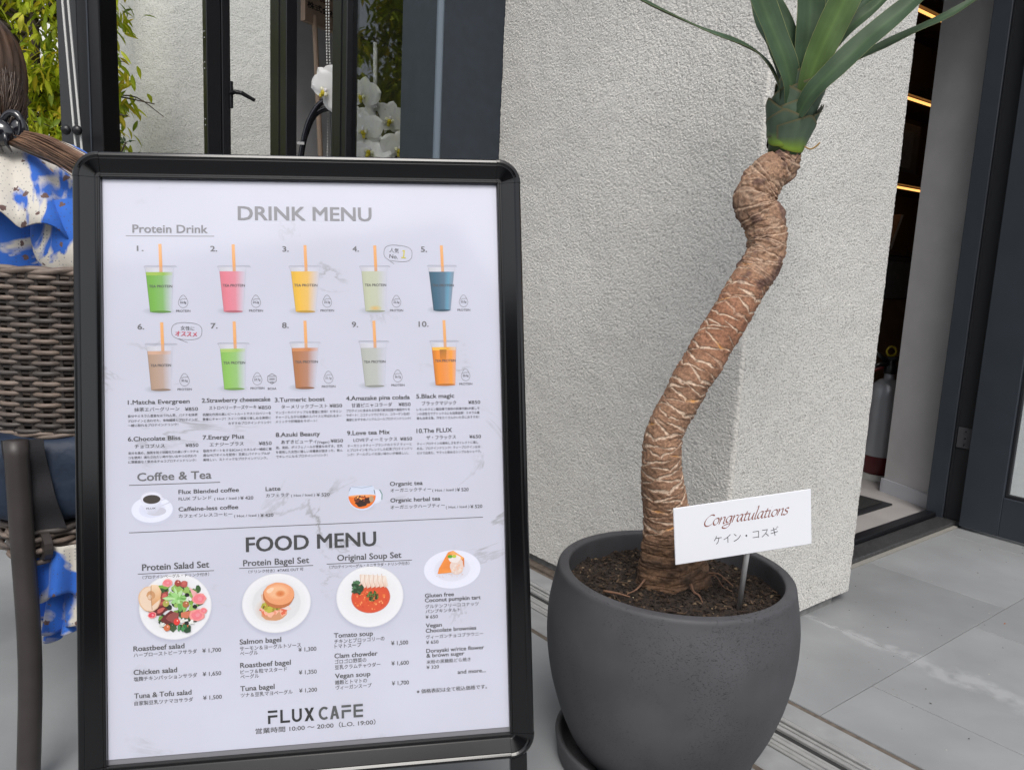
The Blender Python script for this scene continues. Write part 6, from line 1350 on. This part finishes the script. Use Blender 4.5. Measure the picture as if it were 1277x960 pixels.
pth = [CH_(.20, -.235, 0), CH_(.285, -.19, 0), CH_(.30, .0, 0), CH_(.31, .25, 0), CH_(.27, .46, 0), CH_(.05, .56, 0), CH_(-.2, .54, 0)]
curtain(pth, .455, .355, .012, 15, 'skirt_tier', .0); curtain([q*.96+CC*.04 for q in pth], .385, .285, .016, 12, 'skirt_tier', -.012); curtain([q*.93+CC*.07 for q in pth], .315, .262, .014, 14, 'skirt_frill', -.012)
rg = []
for i in range(8):
    f = i/7; rg.append([TP(.20*math.cos(a)*(1+.03*math.sin(9*a)), .05+.44*f+0*math.sin(a), .575+.075*math.sin(a)*(1+.04*math.sin(7*a+f*3))-.02*f) for a in [2*PI*k/48 for k in range(48)]])
loft(rg, 'skirt_lap', M_dress, per)
# head: one shaped surface with brow, nose, chin and ears, facing forward
HC = TP(-.045, -.072, 1.318); FD = Vector((-.80, .60, 0)).normalized(); RD = Vector((FD.y, -FD.x, 0))
nU, nV_ = 48, 36; V = []
for i in range(nV_+1):
    th_ = PI*i/nV_
    for k in range(nU):
        ph = 2*PI*k/nU; x, y, z = math.sin(th_)*math.sin(ph), math.sin(th_)*math.cos(ph), -math.cos(th_)
        rx_, ry_, rz_ = .074, .092, .115
        jaw = max(0, -z); X_ = x*rx_*(1-.28*jaw**1.5); Y_ = y*ry_*(1-.10*jaw)+(.012*jaw if y > 0 else -.0); Z_ = z*rz_
        if y > .5:
            nose = math.exp(-((x/.16)**2+((z+.12)/.2)**2))*.024; eye = -math.exp(-(((abs(x)-.38)/.15)**2+((z-.05)/.1)**2))*.010; mouth = math.exp(-((x/.28)**2+((z+.48)/.06)**2))*.006; brow = math.exp(-((x/.6)**2+((z-.2)/.09)**2))*.005
            Y_ += nose+eye+mouth+brow
        ear = math.exp(-(((abs(x)-.99)/.08)**2+((z+.02)/.2)**2+((y+.05)/.22)**2))*.016; X_ += math.copysign(ear, x)
        V.append(HC+RD*X_+FD*Y_+Vector((0, 0, Z_)))
t = MB(); t.add(V, [(i*nU+k, i*nU+(k+1) % nU, (i+1)*nU+(k+1) % nU, (i+1)*nU+k) for i in range(nV_) for k in range(nU)]); o = t.obj('head', M_skin, smooth=True); adopt(o, per)
# hair: a shell broken by strands plus loose locks gathered into a clip and falling over the right shoulder
M_hair = mat('brown hair', (.030, .016, .010), .38, col2=(.10, .055, .032), vscale=60, stretch=(1, 1, .12), spec=.6, bump=.5, bscale=260, bdist=.001)
M_hair2 = mat('light brown hair ends', (.12, .06, .035), .4, col2=(.26, .15, .09), vscale=90, stretch=(.3, .3, 1), spec=.6)
V = []; nU, nV_ = 120, 40
for i in range(nV_+1):
    th_ = PI*i/nV_
    for k in range(nU):
        ph = 2*PI*k/nU; x, y, z = math.sin(th_)*math.sin(ph), math.sin(th_)*math.cos(ph), -math.cos(th_)
        g_ = 1.0+.018*math.sin(ph*23+z*4+math.sin(ph*7))+.01*math.sin(ph*51)
        fr_ = .80 if (y > .35 and z < .35) else 1.0
        low_ = max(0, -z-.35)
        V.append(HC+RD*(x*.088*g_*fr_)+FD*((y*.100-.012)*g_*fr_-.02*low_)+Vector((0, 0, .012+z*.122*fr_)))
t = MB(); t.add(V, [(i*nU+k, i*nU+(k+1) % nU, (i+1)*nU+(k+1) % nU, (i+1)*nU+k) for i in range(nV_) for k in range(nU)]); hair = t.obj('hair', M_hair, smooth=True); adopt(hair, per)
t = MB(); nk = HC+FD*(-.105)+Vector((0, 0, -.088))
for i in range(420):      # strands pulled down to the clip
    a = random.uniform(-1.5, 1.5); s0 = HC+RD*(.086*math.sin(a))+FD*(-.098*math.cos(a)-.012)+Vector((0, 0, random.uniform(-.06, .03)))
    e0 = nk+Vector((random.uniform(-.012, .012), random.uniform(-.01, .01), random.uniform(-.02, .01))); mid = (s0+e0)/2+(s0-HC).normalized()*.012; c = catmull([s0, mid, e0], 5); t.tube(c, .0013, 4)
o = t.obj('hair_strands', M_hair, smooth=True); adopt(o, per)
clipc = Vector((-.958, 1.545, 1.212))
def lock(s0, s1, e0, e1, bow, n_, r_, m_, seed):      # a smooth sheet of strands from (s0..s1) to (e0..e1)
    q_ = random.Random(seed); t = MB()
    for i in range(n_):
        f = i/(n_-1)+q_.gauss(0, .02); g2_ = f+q_.gauss(0, .05); a = s0.lerp(s1, f); b = e0.lerp(e1, g2_); L_ = (b-a).length; jit = Vector((q_.gauss(0, .002), q_.gauss(0, .003), q_.gauss(0, .002)))
        c = catmull([a, a.lerp(b, .3)+bow*(.8+.3*f)+jit, a.lerp(b, .7)+bow*.7+jit*2, b+jit*2], 5); t.tube(c, [r_]*10+[r_*.8]*4+[r_*.4]*2, 4)
    o = t.obj('hair_tail', m_, smooth=True); adopt(o, per); return o
c0_ = clipc
lock(Vector((-.985, 1.545, 1.200)), Vector((-.928, 1.530, 1.210)), Vector((-.735, 1.492, 1.112)), Vector((-.715, 1.492, 1.124)), Vector((.0, -.010, .010)), 420, .0011, M_hair2, 1)
lock(Vector((-1.01, 1.545, 1.207)), Vector((-.930, 1.535, 1.209)), Vector((-.77, 1.490, 1.137)), Vector((-.725, 1.490, 1.120)), Vector((.0, -.010, .004)), 300, .0013, M_hair, 2)
lock(Vector((-.96, 1.53, 1.203)), Vector((-.925, 1.525, 1.214)), Vector((-.75, 1.488, 1.108)), Vector((-.70, 1.488, 1.125)), Vector((.0, -.012, .012)), 110, .0009, M_hair2, 3)
# claw clip
hc = thing('hair_clip', 'glossy black claw clip holding the brown hair', 'hair clip', clipc)
M_clip = mat('black acetate', (.01, .01, .014), .08, coat=.8)
def hcb(mb, name, **k): o = mb.obj(name, M_clip, **k); adopt(o, hc); return o
t = MB(); t.ell(clipc+Vector((-.012, -.025, -.005)), (.036, .018, .026), 20, 12); hcb(t, 'claw', smooth=True)
t = MB(); t.tube([clipc+Vector((.018+.018*math.cos(a), -.02, .008+.024*math.sin(a))) for a in np.linspace(-1.6, 2.8, 14)], .007, 8); hcb(t, 'claw', smooth=True)
t = MB(); t.ell(clipc+Vector((.024, -.012, .004)), (.017, .014, .022), 14, 8); hcb(t, 'hinge', smooth=True)
for dx in (-.03, -.018, -.004, .012): t = MB(); t.tube([clipc+Vector((dx, -.036, -.006)), clipc+Vector((dx+.002, -.034, -.026)), clipc+Vector((dx+.002, -.02, -.038))], [.004, .0035, .0015], 6); hcb(t, 'tooth', smooth=True)
# sneakers
for nm, c in (('a', TP(.07, .58, 0)), ('b', TP(-.21, .55, 0))):
    V = []; prof_ = [(-.12, .030, .055), (-.10, .038, .085), (-.05, .040, .09), (0, .042, .075), (.05, .048, .055), (.10, .046, .045), (.135, .028, .032)]
    for (yy, ww, hh) in prof_:
        for k in range(12): a = PI*k/11; V.append(c+R_*(ww*math.cos(a))+F_*yy+Vector((0, 0, .018+hh*math.sin(a)**.7)))
    t = MB(); t.add(V, [(i*12+k, i*12+k+1, (i+1)*12+k+1, (i+1)*12+k) for i in range(6) for k in range(11)]+[tuple(range(12)), tuple(range(83, 71, -1))]); sh_ = t.obj('shoe', M_black, smooth=True); adopt(sh_, per)
    t = MB(); V = []
    for (yy, ww, hh) in prof_: V += [c+R_*(-ww-.004)+F_*yy+Vector((0, 0, .0)), c+R_*(ww+.004)+F_*yy, c+R_*(ww+.004)+F_*yy+Vector((0, 0, .024)), c+R_*(-ww-.004)+F_*yy+Vector((0, 0, .024))]
    t.add(V, [(i*4+k, i*4+(k+1) % 4, (i+1)*4+(k+1) % 4, (i+1)*4+k) for i in range(6) for k in range(4)]+[(0, 1, 2, 3), (27, 26, 25, 24)]); o = t.obj('sole', M_cord); adopt(o, sh_)
for s_ in (1, -1):      # hands resting in the lap: palm, five bent fingers each, inside the sleeves' reach
    w0 = TP(s_*.10, .40, .755); V = [w0, w0+F_*.03-R_*s_*.01, w0+F_*.065-R_*s_*.025]; Ed = [(0, 1), (1, 2)]; Rd = [(.020, .014), (.032, .013), (.033, .012)]
    for k, (off, ln) in enumerate(((-.026, .062), (-.009, .072), (.009, .068), (.026, .052))):
        b_ = len(V); r0 = w0+F_*.08-R_*(s_*.028)+R_*off; V += [r0, r0+F_*ln*.45+Vector((0, 0, -.004)), r0+F_*ln*.78+Vector((0, 0, -.016)), r0+F_*ln*.95+Vector((0, 0, -.03))]; Ed += [(2, b_), (b_, b_+1), (b_+1, b_+2), (b_+2, b_+3)]; Rd += [.0088, .0085, .0078, .0065]
    b_ = len(V); V += [w0+F_*.03-R_*s_*.042, w0+F_*.055-R_*s_*.058, w0+F_*.078-R_*s_*.062]; Ed += [(1, b_), (b_, b_+1), (b_+1, b_+2)]; Rd += [.0105, .0095, .0075]
    skinmesh(V, Ed, Rd, 'hand', M_skin, per, 1)

# ================================================================ TREE behind the glass
tr = thing('garden_tree', 'yellow-green leafy tree behind the seated woman and the dark post', 'tree', (-3.1, 5.2, 0))
M_bark = mat('tree bark', (.07, .055, .04), .9, var=.3, vscale=30, bump=.6)
M_lf = attr_mat('tree leaf', .5, trans=.45, var=.15, vscale=9, spec=.35)
twigs = []
t = MB(); base_ = Vector((-3.1, 5.2, 0)); 
t.tube(catmull([base_, base_+Vector((.05, 0, .7)), base_+Vector((-.03, .02, 1.4)), base_+Vector((.06, 0, 2.2)), base_+Vector((.0, 0, 3.2))], 5), [.06-.0022*i for i in range(21)], 10); o = t.obj('trunk', M_bark, smooth=True); adopt(o, tr)
rt = random.Random(11)
for i in range(46):
    z0 = rt.uniform(.6, 3.1); a = rt.uniform(0, 2*PI); L_ = rt.uniform(.5, 1.25)*(.66 if math.cos(a) > .2 else 1); s0 = base_+Vector((.02, 0, z0)); dv = Vector((math.cos(a), math.sin(a)*.75, rt.uniform(.15, .6)))
    pts = [s0, s0+dv*L_*.35+Vector((0, 0, .04)), s0+dv*L_*.7+Vector((rt.uniform(-.08, .08), 0, .03)), s0+dv*L_+Vector((0, 0, -.06))]
    c = catmull(pts, 5); t = MB(); t.tube(c, [.013*(1-.8*k/len(c)) for k in range(len(c))], 5); o = t.obj('branch', M_bark, smooth=True); adopt(o, tr); twigs += c[4:]
    for _ in range(3):
        q0 = c[rt.randint(5, len(c)-2)]; d2 = Vector((rt.uniform(-1, 1), rt.uniform(-1, 1), rt.uniform(-.3, .5))).normalized()*rt.uniform(.2, .45); c2 = catmull([q0, q0+d2*.5+Vector((0, 0, .03)), q0+d2+Vector((0, 0, -.05))], 4); twigs += c2[2:]
        t2 = MB(); t2.tube(c2, [.006*(1-.7*k/len(c2)) for k in range(len(c2))], 4); o = t2.obj('twig', M_bark); adopt(o, tr)
def leaf_geo(L_, w_, col):
    """a drooping lance-shaped leaf hanging along -z, folded at the midrib"""
    V = []; Cc = []
    for i, (f, ww) in enumerate(((0, .08), (.18, .7), (.42, 1.), (.7, .72), (1, .0))):
        y = .10*L_*math.sin(f*2.4); z = -L_*f
        for s_ in (-1, 0, 1): V.append(Vector((s_*ww*w_/2, y+(.18*w_*ww if s_ else 0), z))); Cc.append(tuple(c*(1.0 if s_ else 1.25) for c in col))
    F = [(i*3+k, i*3+k+1, (i+1)*3+k+1, (i+1)*3+k) for i in range(4) for k in (0, 1)]
    return V, F, Cc
lcols = [(.34, .42, .02), (.45, .50, .03), (.23, .32, .02), (.54, .52, .04), (.38, .44, .03), (.56, .46, .04), (.16, .23, .02)]
lmesh = []
for i in range(9):
    V, F, Cc = leaf_geo(random.uniform(.075, .115), random.uniform(.022, .034), lcols[i % 7] if i < 8 else (.45, .30, .03)); t = MB(); t.add(V, F, Cc); me = t.mesh('leaf', M_lf, True, True); lmesh.append(me)
spots_ = []
for p_ in twigs:
    for _ in range(rt.choice((6, 8, 10, 12))):
        pos = p_+Vector((rt.gauss(0, .075), rt.gauss(0, .075), rt.gauss(-.02, .06))); yaw = rt.uniform(0, 2*PI); tilt = rt.gauss(.5, .45)
        spots_.append((pos, Matrix.Rotation(yaw, 4, 'Z') @ Matrix.Rotation(tilt, 4, 'X') @ Matrix.Rotation(rt.gauss(0, .4), 4, 'Y') @ Matrix.Scale(rt.uniform(.75, 1.25), 4), rt.randint(0, 8)))
spots_ = [s_ for s_ in spots_ if s_[0].x < -2.44+.09*math.sin(s_[0].z*9+1)]
spots_.sort(key=lambda s_: (s_[0]-Vector((0, 0, 1.03))).length)
vis = [s_ for s_ in spots_ if .95 < s_[0].z < 2.9]; rest = [s_ for s_ in spots_ if not (.95 < s_[0].z < 2.9)]
for pos, rm_, k in vis[:300]:
    o = bpy.data.objects.new('leaf', lmesh[k]); COL.objects.link(o); o.matrix_world = Matrix.Translation(pos-tr.location) @ rm_; o.parent = tr
t = MB()
for pos, rm_, k in vis[300:]+rest:
    V, F, Cc = leaf_geo(.095, .029, lcols[k % 7]); t.add([pos+(rm_ @ v) for v in V], F, [tuple(c*rt.uniform(.99, 1.01) for c in x) for x in Cc])
o = t.obj('foliage', M_lf, cols=True, smooth=True); adopt(o, tr); tag(o, kind='stuff')
tr2 = tr.copy(); COL.objects.link(tr2); tr2.location = (-4.9, 4.7, 0); tr2['label'] = 'second yellow-green tree, beyond the left edge, mirrored in the window glass'; tr['group'] = tr2['group'] = 'yellow-green garden trees'
lf_n = 0
for ch in list(tr.children):
    if ch.name.startswith('leaf'):
        lf_n += 1
        if lf_n % 3: continue
    c2_ = ch.copy(); COL.objects.link(c2_); c2_.parent = tr2
# low dark-green shrub with tiny leaves under it
sb_ = thing('small_leaf_shrub', 'dark green fine-leaved shrub low beside the post', 'shrub', (-2.95, 4.75, 0))
M_sl = attr_mat('shrub leaf', .5, trans=.2); t = MB(); t2 = MB()
for i in range(34):
    a = rt.uniform(0, 2*PI); top = Vector((-2.95+math.cos(a)*rt.uniform(.1, .75), 4.75+math.sin(a)*rt.uniform(.1, .3), rt.uniform(.95, 1.62))); c = catmull([(-2.95+math.cos(a)*.05, 4.75, 0), (-2.95+math.cos(a)*.2, 4.75, .6), top], 10); t2.tube(c, .005, 4)
    for q in c[6:]:
        for _ in range(9):
            d = Vector((rt.uniform(-1, 1), rt.uniform(-1, 1), rt.uniform(-.2, 1))).normalized(); s0 = q+d*rt.uniform(0, .04); sd_ = d.cross(Vector((0, 1, .3))).normalized()*.008; col = rt.choice(((.03, .06, .02), (.05, .09, .03), (.09, .13, .05)))
            t.add([s0, s0+d*.015+sd_, s0+d*.036, s0+d*.015-sd_], [(0, 1, 2, 3)], col)
o = t2.obj('stems', M_bark); adopt(o, sb_); o = t.obj('foliage', M_sl, cols=True); adopt(o, sb_); tag(o, kind='stuff')

# ================================================================ ORCHIDS, NAME BOARD, BAG HANDLES, BEAD CHAIN behind the glass
orc = thing('white_orchid', 'white moth orchid arrangement behind the slim black window leaf', 'orchid', (-.66, 3.60, .8))
M_pet = attr_mat('orchid petal', .55, trans=.25)
def flower(c, r_, rot, yaw, pitch):
    q = Matrix.Translation(c) @ Matrix.Rotation(yaw, 4, 'Z') @ Matrix.Rotation(pitch, 4, 'X') @ Matrix.Rotation(rot, 4, 'Y'); t = MB(); Wc = (.84, .84, .83)
    def petal(ang, L_, w_, z0, cup):
        V = []; n_, m_ = 9, 7
        for i in range(n_):
            f = i/(n_-1); ww = w_*math.sin(PI*min(1, (f*.93+.07)))**.6
            for k in range(m_):
                s_ = -1+2*k/(m_-1); x = s_*ww/2; y = L_*f; d = cup*(f*f)-.10*L_*s_*s_*f+.02*L_*math.sin(f*9+s_*3); V.append(q @ Vector((x*math.cos(ang)-y*math.sin(ang), -z0-d*.6, x*math.sin(ang)+y*math.cos(ang))))
        cc_ = [tuple(np.array(Wc)*(1-.10*math.exp(-(((i//m_)/(n_-1))/.25)**2))) for i in range(n_*m_)]
        t.add(V, [(i*m_+k, i*m_+k+1, (i+1)*m_+k+1, (i+1)*m_+k) for i in range(n_-1) for k in range(m_-1)], cc_)
    for a in (0, 2.1, -2.1): petal(a, r_*.95, r_*.72, 0, -.006)
    for a in (1.25, -1.25): petal(a, r_*1.05, r_*1.15, .004, -.004)
    o = t.obj('flower', M_pet, cols=True, smooth=True); adopt(o, orc)
    t = MB(); 
    for dx, dz_, cc, sr in ((0, -.12, (.62, .50, .02), .13), (-.16, -.06, (.80, .78, .60), .10), (.16, -.06, (.80, .78, .60), .10), (0, -.30, (.72, .62, .08), .09), (0, .06, (.85, .82, .85), .09)): t.ell(q @ Vector((dx*r_, -.010-.12*r_, dz_*r_)), (sr*r_, sr*r_, sr*r_*1.2), 8, 6, cc)
    l_ = t.obj('lip', M_pet, cols=True, smooth=True); adopt(l_, o)
for c_, r_, ro, ya, pi_ in (((-.858, 3.62, 1.690), .090, .9, -.35, .15), ((-.868, 3.66, 1.735), .078, -.6, -.2, .2), ((-.69, 3.55, 1.669), .080, .2, -.25, .2), ((-.67, 3.50, 1.518), .084, -.1, -.2, .1),
                            ((-.585, 3.60, 1.585), .080, .2, .3, .2), ((-.530, 3.50, 1.449), .080, .1, .5, .1), ((-.640, 3.47, 1.420), .086, .3, 0, -.5), ((-.750, 3.70, 1.588), .075, .8, -.3, .2), ((-.645, 3.68, 1.60), .075, .6, .1, .2), ((-.56, 3.56, 1.33), .08, 0, .2, .1), ((-.76, 3.56, 1.37), .08, 0, -.3, .1)):
    flower(Vector(c_), r_, ro, ya, pi_)
M_stem = mat('orchid stem', (.045, .035, .025), .6)
for pts in (((-.691, 3.6, 1.648), (-.646, 3.585, 1.624), (-.62, 3.57, 1.562), (-.602, 3.56, 1.512), (-.590, 3.56, 1.41), (-.63, 3.58, 1.1), (-.66, 3.6, .95)), ((-.86, 3.65, 1.70), (-.83, 3.65, 1.62), (-.80, 3.64, 1.4), (-.70, 3.62, .95)), ((-.645, 3.59, 1.63), (-.63, 3.59, 1.66), (-.60, 3.59, 1.62))):
    t = MB(); t.tube(catmull(pts, 6), .0062, 7); o = t.obj('stem', M_stem, smooth=True); adopt(o, orc)
t = MB(); t.tube([(-.651, 3.6, 1.875), (-.646, 3.6, 1.65)], .0085, 8); t.tube([(-.652, 3.6, 1.855), (-.652, 3.6, 1.895)], .0075, 8); o = t.obj('reflected_pillar', M_cord, smooth=True); adopt(o, orc)  # white stick stands in for a pillar reflected in the glass
t = MB(); t.lathe([(0, .812), (.10, .812), (.13, .86), (.14, .98), (.13, .985), (.12, .95), (0, .95)], 32, (-.67, 3.62, 0)); o = t.obj('planter', mat('white glaze', (.7, .7, .7), .3), smooth=True); adopt(o, orc)
tbl = thing('side_table', 'low dark table under the orchids behind the glass', 'table', (-.72, 3.66, 0))
t = MB(); t.box((-1.1, 3.50, .78), (-.45, 3.86, .81), None, .004); o = t.obj('table_top', M_wood); adopt(o, tbl)
for x, y in ((-1.08, 3.52), (-.49, 3.52), (-1.08, 3.82), (-.49, 3.82)): t = MB(); t.box((x, y, .013), (x+.03, y+.03, .779)); o = t.obj('leg', M_wood); adopt(o, tbl)
tote = thing('tote_bag', 'black bag whose two arched handles rise left of the orchid', 'bag', (-.92, 3.72, .811))
for pts in (((-1.012, 3.70, 1.25), (-.994, 3.7, 1.422), (-.969, 3.7, 1.544), (-.934, 3.7, 1.621), (-.892, 3.7, 1.660), (-.855, 3.7, 1.62), (-.845, 3.7, 1.25)), ((-1.003, 3.75, 1.25), (-1.003, 3.75, 1.434), (-.975, 3.75, 1.551), (-.939, 3.75, 1.615), (-.889, 3.75, 1.639), (-.850, 3.75, 1.625), (-.835, 3.75, 1.54), (-.83, 3.75, 1.25))):
    t = MB(); t.tube(catmull(pts, 6), .0125, 8); o = t.obj('handle', M_clip, smooth=True); adopt(o, tote)
t = MB(); t.box((-1.04, 3.66, .812), (-.80, 3.80, 1.25), None, .02); o = t.obj('bag_body', mat('black leather', (.02, .02, .02), .45, bump=.4, bscale=200)); adopt(o, tote)
for z, x in ((1.40, -1.0), (1.47, -.99)): t = MB(); t.box((x-.016, 3.684, z), (x+.016, 3.688, z+.012)); o = t.obj('buckle', M_alu); adopt(o, tote)
# wooden name board on a bamboo stick
nbd = thing('name_board', 'small wooden name board with brush writing on a bamboo stick behind the glass', 'sign', (-1.083, 4.43, .012))
M_hinoki = mat('pale cypress wood', (.42, .30, .22), .7, var=.1, vscale=16, stretch=(1, 1, .15))
Q0, Q1 = Vector((-1.186, 4.40, 2.176)), Vector((-1.07, 4.63, 2.176)); qx = (Q1-Q0).normalized(); qn = Vector((qx.y, -qx.x, 0))
WB = (Q1-Q0).length
t = MB(); t.box((0, -.03, 0), (WB, 0, .36), lambda a, b, c: Q0+qx*a-qn*b+Vector((0, 0, c)), .001); o = t.obj('board', M_hinoki); adopt(o, nbd); brd = o
t = MB(); t.tube([(-1.128, 4.455, 2.22), (-1.083, 4.43, 1.5), (-1.06, 4.43, .02)], .0135, 8); o = t.obj('stick', M_hinoki, smooth=True); adopt(o, nbd)
fm = frame_mat(Q0+qn*(.0315), qx, Vector((0, 0, 1)), qn, Vector((0, 0, 0)))
make_texts([('祝', WB*.42, WB*.60, .128, .055, .01, .01, ink('vermilion ink', (.12, .03, .02)), 'lettering'), ('株式会社', WB*.06, WB*.95, .072, .036, .01, .015, I_blk, 'lettering')], fm, brd)
# bead chains of a roller blind
CHX = .091
bc = thing('bead_chain', 'white beaded blind chain hanging behind the window, looped above the orchid', 'chain', (-.92, 3.5, 1.4))
for pts in (((-.934, 3.5, 2.3), (-.930, 3.5, 2.086), (-.925, 3.5, 1.836), (-.918, 3.5, 1.629), (-.918, 3.5, 1.2)), ((-.922, 3.5, 2.3), (-.918, 3.5, 2.0), (-.912, 3.5, 1.8), (-.897, 3.5, 1.614), (-.862, 3.5, 1.401), (-.85, 3.5, 1.2))):
    c = catmull([((x_+CHX)*1.08, y_*1.08, 1.03+(z_-1.03)*1.08) for x_, y_, z_ in pts], 14); D_ = np.array([tuple(p_) for p_ in c]); a_ = np.concatenate([[0], np.cumsum(np.linalg.norm(np.diff(D_, axis=0), axis=1))]); t = MB()
    for s_ in np.arange(0, a_[-1], .0125): t.ell([float(np.interp(s_, a_, D_[:, k])) for k in range(3)], (.0042, .0042, .0052), 6, 4)
    o = t.obj('chain_run', M_cord, smooth=True); adopt(o, bc); tag(o, kind='stuff')
